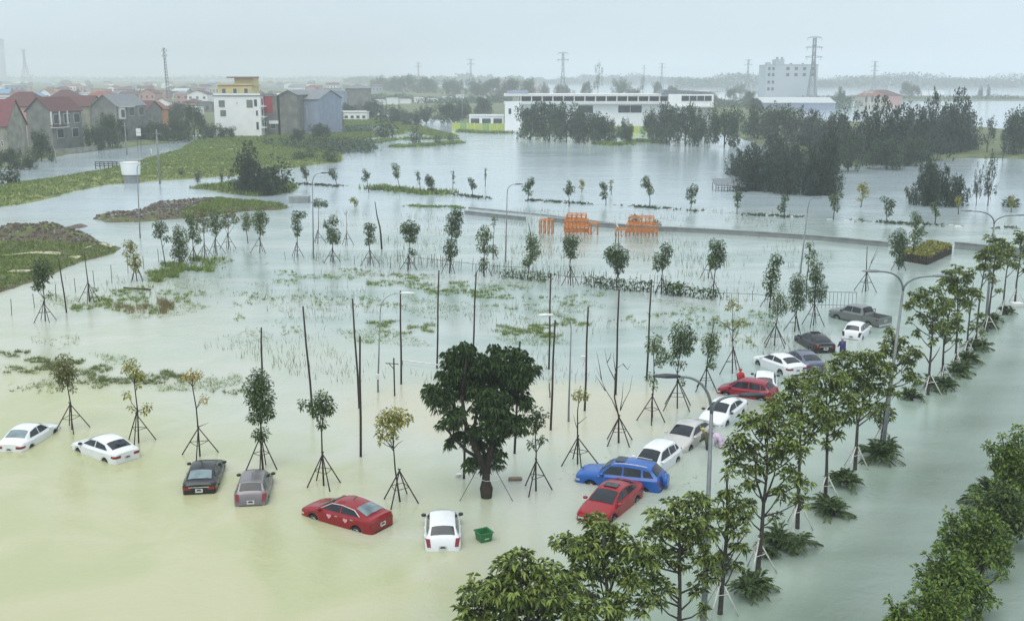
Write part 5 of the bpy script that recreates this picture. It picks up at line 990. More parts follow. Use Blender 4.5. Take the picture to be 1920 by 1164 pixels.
for i in range(13): mb.tube([(-2 + i * .33, 0, -.3), (-2 + i * .33, 0, 1.5)], .02, GALV, 4)
mb.build('bars', root); mb = MB()
for z in (.3, 1.5): mb.tube([(-2, 0, z), (2, 0, z)], .03, GALV, 4)
mb.build('frame', root); tag(root, 'thin grey metal railing panel behind the grey pickup truck', 'railing')

# ------------------------------------------------------------------ stick fence across the lot
def stickfence(pts, h, step, label, seed, lean=.12, gap=.12, m=None, name='stick_fence', rail=True):
    r = random.Random(seed); W = [Vector((*G(*p), 0)) for p in pts]; mb = MB()
    for a, b in zip(W, W[1:]):
        L_ = (b - a).length; d = (b - a) / L_; s = 0
        while s < L_:
            if r.random() > gap:
                p = a + d * s + Vector((0, r.uniform(-.15, .15), 0)); t = Vector((r.gauss(0, lean), r.gauss(0, lean), h * r.uniform(.6, 1.15)))
                mb.tube([p - Vector((0, 0, .3)), p + t], .022, m or POLEW, 4, cap=False)
            s += step * r.uniform(.6, 1.5)
        if rail: mb.tube([a + Vector((0, 0, h * .6)), b + Vector((0, 0, h * .62))], .018, POLEW, 4)
    o = mb.build(name); tag(o, label, 'fence'); return o
stickfence([(520, 486), (600, 490), (680, 497), (750, 505)], .9, .8, 'sparse leaning stick fence at the left of the rear tree row', 1, gap=.4, rail=False)
stickfence([(745, 492), (830, 502), (920, 512), (990, 516)], 1.3, .45, 'dark stick fence behind the tallest stacked crown', 2)
stickfence([(985, 520), (1060, 530), (1100, 533)], 1.1, .4, 'dark stick fence left of the wide round crown', 3)
stickfence([(1100, 536), (1160, 545), (1250, 549)], 1.5, .28, 'dense dark stick fence under the wide round crown', 4)
stickfence([(1250, 552), (1340, 562), (1420, 565), (1500, 575)], 1.1, .5, 'sparse stick fence right of the two lobed crown', 5, gap=.3)
def hedge(pts, h, n, label, seed):
    nr = np.random.default_rng(seed); q = scatter_line(pts, n, seed, .35, 0); q[:, 2] = nr.uniform(.05, h, n); V, T = leaves(q, nr.normal(0, 1, (n, 3)), .3, .16, nr)
    o = link('hedge', fast('hedge', V, T, L_DARK)); tag(o, label, 'hedge'); return o
hedge([(940, 519), (1000, 526), (1032, 529)], .9, 420, 'low dark hedge before the leaning mid green crown', 1)
hedge([(1100, 537), (1180, 545), (1222, 548)], 1.1, 700, 'low dark hedge along the dense stick fence', 2)
hedge([(1250, 552), (1280, 555)], 1.3, 480, 'dark leafy hedge clump beside the two lobed crown', 3)
hedge([(1290, 557), (1345, 562)], 1.0, 260, 'thin dark hedge under the square topped crown', 4)

# ------------------------------------------------------------------ stacked orange formwork frames
ORNG = mat('orange_paint', (.66, .24, .03), .7, (.36, .11, .03), 3)
def frames(px, py, nx, nz, ny, cw, chh, cd, label, seed, skip=0):
    r = random.Random(seed); x, y = G(px, py); root = empty('steel_frame_stack', (x, y, 0), R(-6))
    w_ = nx * cw; z = -.25
    for k in range(nz):
        for j in range(ny):
            ww = w_ * (1 if k < nz - 1 else .8); x0 = -ww / 2 + r.uniform(-.1, .1); mb = MB(); y0 = j * cd + r.uniform(-.05, .05); z0 = z + k * chh; m = .045
            nn = max(2, int(ww / cw) + 1)
            for i in range(nn):
                xx = x0 + ww * i / (nn - 1)
                for yy in (y0, y0 + cd * .8): mb.tube([(xx, yy, z0), (xx, yy, z0 + chh * .93)], m, ORNG, 4)
                if r.random() < .5 and i < nn - 1: mb.tube([(xx, y0, z0 + .1), (xx + ww / (nn - 1), y0, z0 + chh * .85)], m * .6, ORNG, 4)
            for zz in (.04, .9):
                for yy in (y0, y0 + cd * .8): mb.tube([(x0, yy, z0 + chh * zz), (x0 + ww, yy, z0 + chh * zz)], m, ORNG, 4)
            for i in (0, nn - 1): mb.tube([(x0 + ww * i / (nn - 1), y0, z0 + chh * .9), (x0 + ww * i / (nn - 1), y0 + cd * .8, z0 + chh * .9)], m, ORNG, 4)
            mb.build('frame', root)
    tag(root, label, 'steel frames', 'orange steel frames stacked in the flood')
frames(1024, 440, 4, 1, 2, .5, 2.3, 1.2, 'small orange frame standing apart at the left', 1)
frames(1080, 441, 6, 4, 2, .52, .72, 1.5, 'tall square stack of orange steel frames', 2)
frames(1114, 441, 2, 1, 2, .55, 1.9, 1.0, 'short orange frame just right of the tall square stack', 3)
frames(1165, 444, 3, 1, 2, .55, 1.3, 1.0, 'low orange frame left of the rightmost stack', 4)
frames(1203, 444, 8, 3, 2, .5, .92, 1.5, 'widest orange frame stack with a narrower top', 5)
mb = MB(); a, b = G(1160, 432), G(1152, 432); y = b[1]; mb.tube([Vector((*a, .2)), PY(1152, 411, y)], .1, FRAMEW, 6); tag(mb.build('white_board'), 'white plank leaning between the orange frame stacks', 'board')
for (bx, by, p) in ((1152, 462, [(1155, 445), (1153, 435)]), (1160, 462, [(1160, 440), (1158, 425)]), (998, 450, [(993, 430), (991, 418)])):
    x, y = G(bx, by); o_ = Vector((x, y, 0)); mb = MB(); mb.tube([(0, 0, -.3)] + [PY(*q, y) - o_ for q in p], [.06, .05, .03], BARK, 5); o = mb.build('dead_branch', None, True); o.location = (x, y, 0); rowtag(o, 'thin dead branch standing near the orange frames', 'branch', 'dead branches by the orange frames', bx)
x, y = G(716, 467); o_ = Vector((x, y, 0)); mb = MB(); mb.tube([(0, 0, -.3), PY(714, 440, y) - o_, PY(712, 425, y) - o_, PY(707, 405, y) - o_, PY(703, 378, y) - o_], [.12, .11, .09, .07, .04], BARK, 6); o = mb.build('dead_tree', None, True); o.location = (x, y, 0)
tag(o, 'bare bent dead trunk standing behind the rear row of trees', 'dead tree')
# small drowned bushes in the open water
def bush(px, py, wpx, hpx, label, seed, m=None, group='small bushes in the far water', n=260):
    nr = np.random.default_rng(seed); x, y = G(px, py); s = scale_at(y); w_, h_ = wpx / s / 2, hpx / s; root = empty('bush', (x, y, 0)); mb = MB()
    for k in range(5): a = k * 1.26; mb.tube([(0, 0, -.3), (math.cos(a) * w_ * .5, math.sin(a) * w_ * .4, h_ * .6)], .04, BARK, 4)
    mb.build('stem', root); p, v = in_ball(n, (0, 0, h_ * .45), 1, nr, .5); p = (p - [0, 0, h_ * .45]) * [w_, w_ * .7, h_ * .55] + [0, 0, h_ * .45]; p[:, 2] = np.maximum(p[:, 2], .05)
    V, T = leaves(p, v + nr.normal(0, .5, (n, 3)), min(w_, h_) * .38, min(w_, h_) * .2, nr); link('crown', fast('crown', V, T, m or L_FARG), root); rowtag(root, label, 'bush', group, px)
for i, a in enumerate([(371, 342, 14, 26, 'slim grass like bush by the bank'), (416, 345, 10, 34, 'thin upright bush by the bank'), (340, 332, 10, 18, 'tiny round bush on the bank'), (530, 362, 40, 58, 'pale green loose bush right of the dark bush'), (580, 300, 22, 20, 'bush on the bank tip'), (620, 305, 26, 26, 'leafy bush on the bank tip'), (560, 303, 22, 18, 'low bush along the bank'), (724, 258, 40, 46, 'dark round bush near the pond corner'), (780, 268, 24, 30, 'light green bush on the mud spit'), (820, 272, 14, 18, 'small bush on the mud spit'), (845, 268, 14, 16, 'small bush at the spit end'), (1705, 380, 14, 30, 'tall drowned bush left of the dark thicket'), (1895, 388, 30, 18, 'low bush near the right edge'), (1690, 475, 30, 30, 'leafy bush inside the flower bed'), (20, 345, 40, 30, 'ragged bush on the bank at left'), (1190, 425, 24, 22, 'green bush behind the orange frames'), (1230, 428, 18, 16, 'small bush behind the widest frame stack')]): bush(*a, seed=i)

# ------------------------------------------------------------------ larger far trees
PROTO = {}
def crown_mesh(kind, v):
    if (kind, v) in PROTO: return PROTO[kind, v]
    nr = np.random.default_rng(v * 13 + hash_(kind)); r = random.Random(v + 5); cl = []
    if kind == 'round':
        for _ in range(36): a, e = r.uniform(0, 6.28), r.uniform(-.95, 1.3); q = r.uniform(.35, .9); cl.append(((math.cos(a) * q * math.cos(e) * 1.0, math.sin(a) * q * math.cos(e), .44 + .42 * math.sin(e) * q * 1.25), r.uniform(.13, .27)))
        V, T = loose_crown(cl, 2600, .075, .05, nr, .2, .85, 0)
    elif kind == 'wispy':                    # casuarina like: many upright feathery leaders
        for _ in range(r.randint(6, 8)):
            a, q = r.uniform(0, 6.28), r.uniform(0, .6); top = r.uniform(.7, 1.0) * (1 - q * .35); bx_, by_ = math.cos(a) * q, math.sin(a) * q
            for j in range(26):
                t = r.uniform(0, 1); rad = .62 * (1 - t) ** .65 * min(1, .35 + t * 3); b_ = r.uniform(0, 6.28); k_ = r.uniform(.2, 1)
                cl.append(((bx_ + math.cos(b_) * rad * k_, by_ + math.sin(b_) * rad * k_, .06 + (top - .08) * t), r.uniform(.07, .17) * (1.15 - .65 * t)))
            cl.append(((bx_, by_, top), .04))
        V, T = loose_crown(cl, 2600, .07, .036, nr, .1, .8, .1)
    else:                                    # 'sparse'
        for _ in range(22): a, q, z = r.uniform(0, 6.28), r.uniform(.1, .75), r.uniform(.3, 1); cl.append(((math.cos(a) * q * .7, math.sin(a) * q * .7, z), r.uniform(.06, .13)))
        V, T = loose_crown(cl, 3600, .08, .035, nr, .2, 1, .2)
    me = fast('crown', V, T, L_FAR if kind != 'round' else L_FARG)
    mb = MB(); mb.tube([(0, 0, -.05), (0, 0, .15), (.02, .01, .45)], [.035, .03, .015], BARK, 6)
    for _ in range(7): a = r.uniform(0, 6.28); mb.tube([(0, 0, r.uniform(.1, .4)), (math.cos(a) * .22, math.sin(a) * .22, r.uniform(.4, .6)), (math.cos(a) * .4, math.sin(a) * .4, r.uniform(.5, .9))], [.015, .01, .004], BARK, 4)
    o = mb.build('trunk'); tm = o.data; bpy.data.objects.remove(o); PROTO[kind, v] = (me, tm); return me, tm
def hash_(s): return sum(ord(c) * (i + 3) for i, c in enumerate(s)) % 97
def far_tree(px, py, wpx, hpx, kind, look, group, seed, mdark=None, dy=0, name='tree'):
    r = random.Random(seed); x, y = G(px, py); s = scale_at(y, 4); me, tm = crown_mesh(kind, seed % 4); root = empty(name, (x, y, -.1), r.uniform(0, 6.28))
    w_, h_ = wpx / s / 1.9, hpx / s * (.92 if kind == 'wispy' else 1)
    for nm, m_ in (('trunk', tm), ('crown', me)): o = link(nm, m_, root)
    k_ = 1.15 if kind != 'wispy' else 1.45; root.scale = (w_ * k_, w_ * k_, h_ * 1.08)
    rowtag(root, look, 'tree', group, px)
GA = 'dark trees at the pond edge'
for i, (px, py, w_, h_, k, lk) in enumerate([(995, 262, 62, 66, 'round', 'rounded dark tree at the group end'), (1030, 263, 66, 70, 'round', 'rounded dark tree'), (1062, 266, 66, 72, 'round', 'tall rounded dark tree'), (1095, 268, 60, 66, 'round', 'rounded dark tree'), (1122, 270, 54, 56, 'round', 'lower rounded dark tree'), (1140, 268, 40, 42, 'round', 'small rounded dark tree'), (1172, 270, 32, 46, 'round', 'small dark tree standing alone'), (1225, 264, 44, 60, 'round', 'dark tree with pale trunks'), (1250, 270, 56, 72, 'round', 'broad dark tree'), (1285, 274, 66, 76, 'round', 'broad dark tree over white trunks'), (1310, 270, 40, 60, 'round', 'dark tree'), (1358, 276, 66, 78, 'round', 'full dark tree standing in water')]): far_tree(px, py, w_, h_, k, lk, GA, i)
GB_ = 'tall wispy dark trees right of the pond'
for i, (px, py, w_, h_, k, lk) in enumerate([(1385, 330, 50, 60, 'wispy', 'low wispy tree beside the hut'), (1410, 358, 60, 105, 'wispy', 'wispy dark tree above the hut'), (1442, 358, 60, 90, 'wispy', 'wispy dark tree'), (1480, 362, 66, 96, 'wispy', 'wispy dark tree'), (1520, 366, 66, 104, 'wispy', 'wispy dark tree'), (1548, 366, 56, 138, 'wispy', 'tall dark tree at the group front'), (1420, 262, 70, 60, 'round', 'rounded tree behind the wispy ones'), (1470, 268, 80, 74, 'round', 'rounded dark tree behind'), (1520, 275, 70, 80, 'wispy', 'tall wispy tree behind'), (1560, 290, 80, 96, 'wispy', 'broad wispy tree'), (1600, 300, 84, 110, 'wispy', 'broad wispy tree'), (1640, 308, 84, 140, 'wispy', 'tall broad wispy tree'), (1680, 306, 84, 125, 'wispy', 'broad wispy tree'), (1720, 300, 80, 120, 'wispy', 'tall wispy tree'), (1752, 290, 70, 138, 'wispy', 'tall pointed wispy tree'), (1782, 288, 72, 134, 'wispy', 'tallest pointed wispy tree'), (1806, 284, 60, 105, 'wispy', 'wispy tree at the group end'), (1850, 290, 50, 62, 'sparse', 'loose tree with sky showing through'), (1880, 300, 44, 50, 'sparse', 'loose low tree'), (1905, 292, 60, 90, 'round', 'dense dark tree at the right edge'), (1930, 290, 60, 90, 'round', 'dense dark tree cut by the right edge'), (1742, 385, 60, 104, 'wispy', 'wispy tree standing alone in the water'), (1775, 385, 64, 88, 'wispy', 'broader wispy tree standing in the water'), (1830, 386, 30, 72, 'sparse', 'thin leafless looking tree'), (1852, 386, 50, 88, 'sparse', 'forked sparse tree leaning right'), (1662, 318, 70, 60, 'round', 'low rounded tree at the shadowed bank'), (1590, 322, 60, 70, 'round', 'low rounded tree at the bank'), (1718, 312, 50, 60, 'round', 'low rounded tree at the bank end'), (1500, 320, 70, 76, 'wispy', 'wispy tree in the middle of the group'), (1455, 315, 60, 76, 'wispy', 'wispy tree in the middle of the group')]): far_tree(px, py, w_, h_, k, lk, GB_, i + 40)
far_tree(462, 362, 62, 108, 'wispy', 'tall pointed dark tree on the scrub island', 'dark trees on the scrub island', 3); far_tree(482, 364, 70, 72, 'wispy', 'low dark tree on the scrub island', 'dark trees on the scrub island', 4); far_tree(506, 362, 56, 50, 'round', 'rounded dark tree on the scrub island', 'dark trees on the scrub island', 5)
GC = 'trees among the houses'
for i, (px, py, w_, h_, k, lk) in enumerate([(78, 303, 50, 56, 'round', 'dark tree between the two left houses'), (20, 318, 44, 40, 'round', 'bushy tree before the maroon roof'), (55, 318, 34, 26, 'round', 'low bushy tree by the street'), (180, 282, 44, 50, 'round', 'dark tree before the grey gable'), (205, 278, 50, 62, 'round', 'dark tree before the grey gable house'), (222, 268, 36, 46, 'round', 'dark tree by the street'), (262, 264, 40, 34, 'round', 'green tree below the orange house'), (300, 264, 50, 38, 'round', 'green tree below the orange house'), (335, 264, 50, 40, 'round', 'green tree by the street end'), (365, 258, 44, 60, 'round', 'green tree left of the white building'), (398, 262, 40, 30, 'round', 'low green tree left of the white building'), (425, 262, 36, 26, 'round', 'low green tree under the white building'), (560, 268, 30, 26, 'round', 'low green tree by the grey barn'), (600, 262, 40, 30, 'round', 'green tree before the grey barn'), (622, 240, 44, 40, 'round', 'tree right of the grey barn'), (612, 225, 30, 34, 'round', 'dark tree at the barn end'), (655, 225, 40, 30, 'round', 'tree behind the green field'), (340, 230, 40, 36, 'round', 'tree behind the mast'), (325, 240, 36, 40, 'round', 'tree at the mast foot'), (150, 190, 30, 22, 'round', 'tree among red roofs'), (90, 195, 44, 22, 'round', 'tree behind the maroon roof'), (120, 192, 30, 18, 'round', 'tree among red roofs'), (800, 232, 40, 34, 'round', 'hazy tree by the far channel'), (770, 238, 40, 30, 'round', 'hazy tree by the far channel'), (840, 232, 50, 40, 'round', 'hazy tree left of the yellow fence'), (700, 225, 50, 36, 'round', 'hazy tree behind the field'), (740, 232, 40, 34, 'round', 'hazy tree behind the field'), (870, 224, 40, 36, 'round', 'hazy tree behind the low white building'), (905, 218, 40, 36, 'round', 'hazy tree behind the low white building')]): far_tree(px, py, w_, h_, k, lk, GC, i + 80)
GD = 'hazy trees near the horizon'
for i, (px, py, w_, h_, k) in enumerate([(1121, 178, 24, 52, 'sparse'), (1100, 182, 20, 28, 'round'), (1163, 180, 34, 32, 'round'), (1188, 185, 26, 20, 'round'), (1020, 176, 16, 26, 'wispy'), (1232, 180, 18, 26, 'round'), (1205, 176, 20, 30, 'sparse'), (1370, 186, 22, 22, 'round'), (1405, 195, 24, 24, 'round'), (1415, 215, 30, 30, 'round'), (1575, 195, 18, 30, 'round'), (1590, 198, 16, 18, 'round'), (1698, 180, 24, 26, 'round'), (1715, 182, 20, 22, 'round'), (1838, 182, 8, 24, 'wispy'), (1853, 182, 8, 26, 'wispy'), (960, 184, 40, 36, 'round'), (925, 182, 44, 34, 'round'), (890, 182, 40, 32, 'round'), (850, 180, 44, 32, 'round'), (800, 176, 50, 30, 'round'), (760, 174, 60, 32, 'round'), (720, 172, 50, 28, 'round'), (1290, 190, 30, 20, 'round'), (1260, 186, 30, 24, 'round'), (1330, 196, 34, 22, 'round'), (1388, 178, 24, 20, 'round'), (1055, 182, 40, 24, 'round'), (990, 180, 40, 30, 'round')]): far_tree(px, py, w_, h_, k, 'pale hazy ' + ['rounded', 'upright', 'loose'][['round', 'wispy', 'sparse'].index(k)] + ' tree', GD, i + 140)

# ------------------------------------------------------------------ woods and low ridges far off
def belt(name, px0, px1, pyb, hpx0, hpx1, n, seed, label, m, kind='woodland'):
    nr = np.random.default_rng(seed); px = nr.uniform(px0, px1, n); Q = []; Z = []
    x0, y0 = G((px0 + px1) / 2, pyb); s = scale_at(y0, 0); dep = nr.uniform(0, .12 * y0, n)
    prof = .6 + .4 * (np.sin(px * .021 + seed) * .5 + np.sin(px * .055 + 2 * seed) * .3 + .5)
    hh = (hpx0 + (hpx1 - hpx0) * (.35 + .2 * np.sin(px * .13 + seed) + .15 * np.sin(px * .31) + .12 * nr.uniform(0, 1, n))) / s * prof; X = (px - 960) / F * (y0 * math.cos(TH) + H * math.sin(TH)); z = nr.uniform(0, 1, n) * hh
    c = np.column_stack([X, y0 + dep, z]); L_ = 4 / s
    V, T = leaves(c, nr.normal(0, 1, (n, 3)), L_ * .9, L_ * .6, nr, 0); o = link(name, fast(name, V, T, m)); stuff(o, label, kind); return o
belt('distant_woods', -60, 760, 152, 4, 12, 5200, 1, 'hazy dark line of woods behind the town', L_FARG)
belt('distant_woods', 640, 1300, 158, 8, 24, 27000, 2, 'hazy blue green woods behind the white hall', L_FARG)
belt('distant_woods', 1280, 1990, 165, 20, 30, 27000, 3, 'pale forested ridge along the horizon at right', L_FARG)
belt('distant_woods', 1500, 1990, 188, 3, 7, 4800, 4, 'thin strip of far trees across the right fields', L_FARG)
belt('distant_woods', 1330, 1620, 205, 10, 26, 7800, 5, 'hazy green trees around the pale warehouse', L_FARG)
belt('distant_woods', 640, 960, 196, 8, 22, 10200, 6, 'hazy trees beyond the flooded green field', L_FARG)
belt('distant_woods', -40, 400, 205, 3, 10, 4800, 7, 'hazy trees among the town roofs', L_FARG)
s = land('far_field', [(1560, 184), (1930, 184), (1960, 190), (1560, 190)], .5, GRASSD, 12, 10, seed=11)
s = land('far_field', [(1290, 172), (1500, 170), (1500, 176), (1290, 177)], .5, GRASSD, 14, 10, seed=12)
s = land('far_field', [(-400, 232), (100, 230), (230, 250), (330, 262), (400, 250), (560, 224), (700, 212), (860, 228), (960, 240), (1180, 246), (1330, 250), (1480, 262), (1500, 240), (1500, 205), (960, 172), (700, 153), (-900, 151)], .6, GRASSD, 9, 12, seed=13)
s = land('far_shore', [(1370, 252), (1500, 300), (1600, 314), (1700, 308), (1800, 296), (1980, 300), (1980, 250), (1800, 235), (1500, 225)], .5, GRASSD, 4, 8, seed=14)
s = land('far_shore', [(-80, 340), (0, 318), (70, 300), (140, 289), (240, 276), (320, 268), (330, 255), (200, 245), (-200, 245)], .5, GRASSD, 4, 8, seed=15)

# ------------------------------------------------------------------ buildings
def bx(parent, name, c, d, m, rz=0): mb = MB(); mb.box(c, d, m, rz); return mb.build(name, parent)
def windows(parent, W, Dp, z0, h, cols, rows, side='f', ww=.5, wh=.55, frame=True, m=None):
    """a grid of windows on the front (-y), left (-x) or right (+x) face"""
    span = W if side == 'f' else Dp
    for i in range(cols):
        for j in range(rows):
            u = -span / 2 + span * (i + .5) / cols; z = z0 + h * (j + .5) / rows; a, b = span / cols * ww, h / rows * wh
            if side == 'f': c1, d1, c2, d2 = (u, -Dp / 2 - .02, z), (a + .25, .1, b + .25), (u, -Dp / 2 - .05, z), (a, .1, b)
            else: sg = -1 if side == 'l' else 1; c1, d1, c2, d2 = (sg * (W / 2 + .02), u, z), (.1, a + .25, b + .25), (sg * (W / 2 + .05), u, z), (.1, a, b)
            mb = MB()
            if frame: mb.box(c1, d1, FRAMEW)
            mb.box(c2, d2, m or GLASSD); mb.build('window', parent)
def gable(parent, W, D, z, hr, m, wm, along='y', over=.4):
    """gabled roof; the ridge runs along y (gable faces the camera) or along x"""
    mb = MB(); w2, d2 = W / 2, D / 2
    if along == 'y':
        wall = [(-w2, z), (w2, z), (0, z + hr)]; mb.prism(wall, -d2, d2, wm, 'y'); mb.build('gable_wall', parent); mb = MB()
        a = over; e = hr * (w2 + a) / w2
        for sg in (-1, 1): mb.prism([(sg * (w2 + a), z + hr - e + .02), (0, z + hr + .02), (0, z + hr + .2), (sg * (w2 + a), z + hr - e + .2)], -d2 - a, d2 + a, m, 'y')
    else:
        wall = [(-d2, z), (d2, z), (0, z + hr)]; mb.prism(wall, -w2, w2, wm, 'x'); mb.build('gable_wall', parent); mb = MB()
        a = over; e = hr * (d2 + a) / d2
        for sg in (-1, 1): mb.prism([(sg * (d2 + a), z + hr - e + .02), (0, z + hr + .02), (0, z + hr + .2), (sg * (d2 + a), z + hr - e + .2)], -w2 - a, w2 + a, m, 'x')
    return mb.build('roof', parent)
def hip(parent, W, D, z, hr, m, over=.5):
    w2, d2 = W / 2 + over, D / 2 + over; k = min(w2, d2) * .8; mb = MB()
    if w2 > d2: rr = [(-w2 + k, 0), (w2 - k, 0)]
    else: rr = [(0, -d2 + k), (0, d2 - k)]
    vs = [(-w2, -d2, z), (w2, -d2, z), (w2, d2, z), (-w2, d2, z), (*rr[0], z + hr), (*rr[1], z + hr), (-w2, -d2, z - .2), (w2, -d2, z - .2), (w2, d2, z - .2), (-w2, d2, z - .2)]
    f = [(0, 1, 5, 4), (1, 2, 5), (2, 3, 4, 5), (3, 0, 4)] if w2 > d2 else [(0, 1, 4), (1, 2, 5, 4), (2, 3, 5), (3, 0, 4, 5)]
    mb.add(vs, f + [(0, 6, 7, 1), (1, 7, 8, 2), (2, 8, 9, 3), (3, 9, 6, 0), (6, 9, 8, 7)], m); return mb.build('roof', parent)
def bld(px, py, wpx, hpx, depth, wallm, name='house', rz=0):
    """building whose front foot sits at (px, py); sizes from photo pixels -> metres"""
    x, y = G(px, py); s = scale_at(y, 5); W, Hh = wpx / s, hpx / s / .97; root = empty(name, (x, y + depth / 2, 0), rz)
    mb = MB(); mb.box((0, 0, Hh / 2 - .3), (W, depth, Hh + .6), wallm); mb.build('wall', root); return root, W, Hh
HG = 'houses along the flooded street'
def house(px, py, wpx, hpx, depth, wm, rm, rtype, rpx, label, rz=0, win=(), name='house', cat='house', row=None, along='y'):
    root, W, Hh = bld(px, py, wpx, hpx, depth, wm, name, rz); s = scale_at(G(px, py)[1], 5); hr = rpx / s
    if rtype == 'gable': gable(root, W, depth, Hh, hr, rm, wm, along)
    elif rtype == 'hip': hip(root, W, depth, Hh, hr, rm)
    else: bx(root, 'roof', (0, 0, Hh + .15), (W + .5, depth + .5, .3), rm); bx(root, 'parapet', (0, -depth / 2 + .15, Hh + .55), (W + .02, .2, .5), wm)
    for wdef in win: windows(root, W, depth, *wdef[0], **wdef[1])
    if row: rowtag(root, label, cat, row, px)
    else: tag(root, label, cat, HG)
    return root, W, depth, Hh
w0 = lambda z0, h, c, r, **k: ((z0, h, c, r), k)
house(-14, 300, 64, 62, 11, OLIVEP, MAROONT, 'gable', 46, 'grey walled house with a maroon roof at the left edge', win=[w0(3, 2, 3, 1, ww=.12, wh=.6)], along='x')
r_, W_, D_h, H_ = house(89, 286, 54, 74, 13, GREYP, REDT, 'gable', 24, 'tall blank grey gable house with a red roof', rz=R(-14), win=[w0(7.2, 3.2, 3, 1, side='r', ww=.55, wh=.75), w0(3.4, 3, 2, 1, side='r', ww=.4, wh=.75)])
bx(r_, 'balcony', (W_ / 2 + .6, -4, 6.6), (1.4, 6, .25), FRAMEW); bx(r_, 'porch_roof', (W_ / 2 + .7, -4, 6.3 + .9), (1.6, 6.5, .18), REDT)
for k in (-7, -3.6, -.2): bx(r_, 'column', (W_ / 2 + .35, k, H_ - 2.1), (.35, .35, 4), FRAMEW)
house(40, 262, 84, 60, 12, PINKP, REDT, 'hip', 26, 'wide house with a dull red hip roof behind the grey gable', rz=R(-8))
house(150, 262, 44, 60, 12, OLIVEP, REDT, 'gable', 18, 'narrow house with a red roof between the two grey gables', along='x')
r_, W_, D_h, H_ = house(212, 268, 54, 66, 15, GREYP, GREYT, 'gable', 20, 'dark grey gable house with a white window bay', rz=R(-16), win=[w0(7.5, 3.4, 3, 1, side='r', ww=.5, wh=.7)])
bx(r_, 'bay_frame', (W_ / 2 + .3, -3, H_ - .3), (1, 8, .3), FRAMEW); bx(r_, 'bay', (W_ / 2 + .3, -5.4, H_ - 2.3), (.7, 2.6, 3.4), FRAMEW); bx(r_, 'window', (W_ / 2 + .68, -5.4, H_ - 2.3), (.08, 1.7, 2.2), GLASSD)
house(258, 255, 50, 46, 12, GREYP, REDT, 'gable', 16, 'grey house with a red roof right of the dark gable', rz=R(-8), win=[w0(5, 2.4, 3, 1)], along='x')
house(286, 252, 24, 44, 12, ORANGEP, ORANGET, 'hip', 14, 'narrow orange house at the row end', win=[w0(3, 6, 2, 2)])
house(185, 240, 60, 52, 12, YELP, ORANGET, 'hip', 14, 'pale house with an orange roof behind the dark gable')
house(118, 240, 60, 50, 12, CREAMP, REDT, 'hip', 18, 'cream house with a red hip roof behind the tall grey gable')
house(35, 225, 80, 40, 12, WHITEP, GREYT, 'flat', 4, 'long pale house with a flat white roof edge at left', win=[w0(2, 4, 5, 1)])
# white four storey building with the yellow one behind
r_, W_, D_h, H_ = house(447, 260, 86, 76, 9, WHITEP, CONC, 'flat', 2, 'bright white blank walled four storey building', win=[w0(10.2, 2.4, 1, 1, ww=.01, wh=.1)], rz=R(2), name='apartment_building', cat='building')
for u, z, a, b, m_ in ((-.33, .82, .13, .16, GREYP), (.27, .82, .13, .18, GREYP), (-.31, .60, .12, .14, GREYP), (.40, .84, .06, .16, GLASSD), (.42, .60, .04, .12, GLASSD), (.42, .30, .05, .18, GLASSD)):
    bx(r_, 'window', (u * W_, -D_h / 2 - .04, z * H_), (a * W_, .12, b * H_), m_)
for z in (.25, .5, .75):
    bx(r_, 'balcony', (W_ / 2 + .5, -1, z * H_), (1, 6, .25), WHITEP); bx(r_, 'window', (W_ / 2 + .04, -1.5, z * H_ + 1.5), (.1, 2, 2), GLASSD)
r_, W_, D_h, H_ = house(444, 238, 62, 73, 14, YELP, ORANGET, 'flat', 2, 'yellow building with three square windows rising behind the white one', name='apartment_building', cat='building', win=[w0(12.6, 3.0, 3, 1, ww=.32, wh=.6)])
bx(r_, 'penthouse', (3.2, 0, H_ + 1.7), (8, 8, 3.6), YELP); bx(r_, 'penthouse_roof', (2, -1, H_ + 3.3), (11, 9, .5), ORANGET)
r_, W_, D_h, H_ = house(505, 258, 34, 74, 14, GREYP, CONC, 'flat', 2, 'grey house with a crimson upper wall panel', win=[w0(2, 4, 2, 1)]); bx(r_, 'red_panel', (-.6, -D_h / 2 - .06, H_ - 2.9), (W_ * .72, .12, 5.4), REDP); bx(r_, 'balcony', (1.8, -D_h / 2 - .5, 5), (3, 1, 1), WHITEP)
house(524, 255, 18, 72, 12, WHITEP, CONC, 'flat', 2, 'very narrow white house with stacked windows', win=[w0(4, 9, 1, 3, ww=.5)])
house(548, 258, 34, 76, 16, GREYP, GREYT, 'gable', 8, 'blank grey wall house left of the bluish barn', rz=R(-6))
r_, W_, D_h, H_ = house(585, 256, 56, 66, 22, BLUEP, GREYT, 'gable', 16, 'bluish grey clad barn with a curved dark roof', rz=R(-12), along='x', name='barn', cat='barn')
house(630, 215, 30, 40, 12, BLUEP, BLUET, 'flat', 2, 'small bluish house with a white roof edge', win=[w0(4, 3, 2, 1)])
house(670, 210, 42, 42, 14, GREYP, GREYT, 'hip', 8, 'dark hazy house right of the bluish house')
house(655, 228, 66, 16, 8, WHITEP, PALET, 'flat', 1, 'low white shed row before the hazy houses', win=[w0(1, 2, 6, 1)])
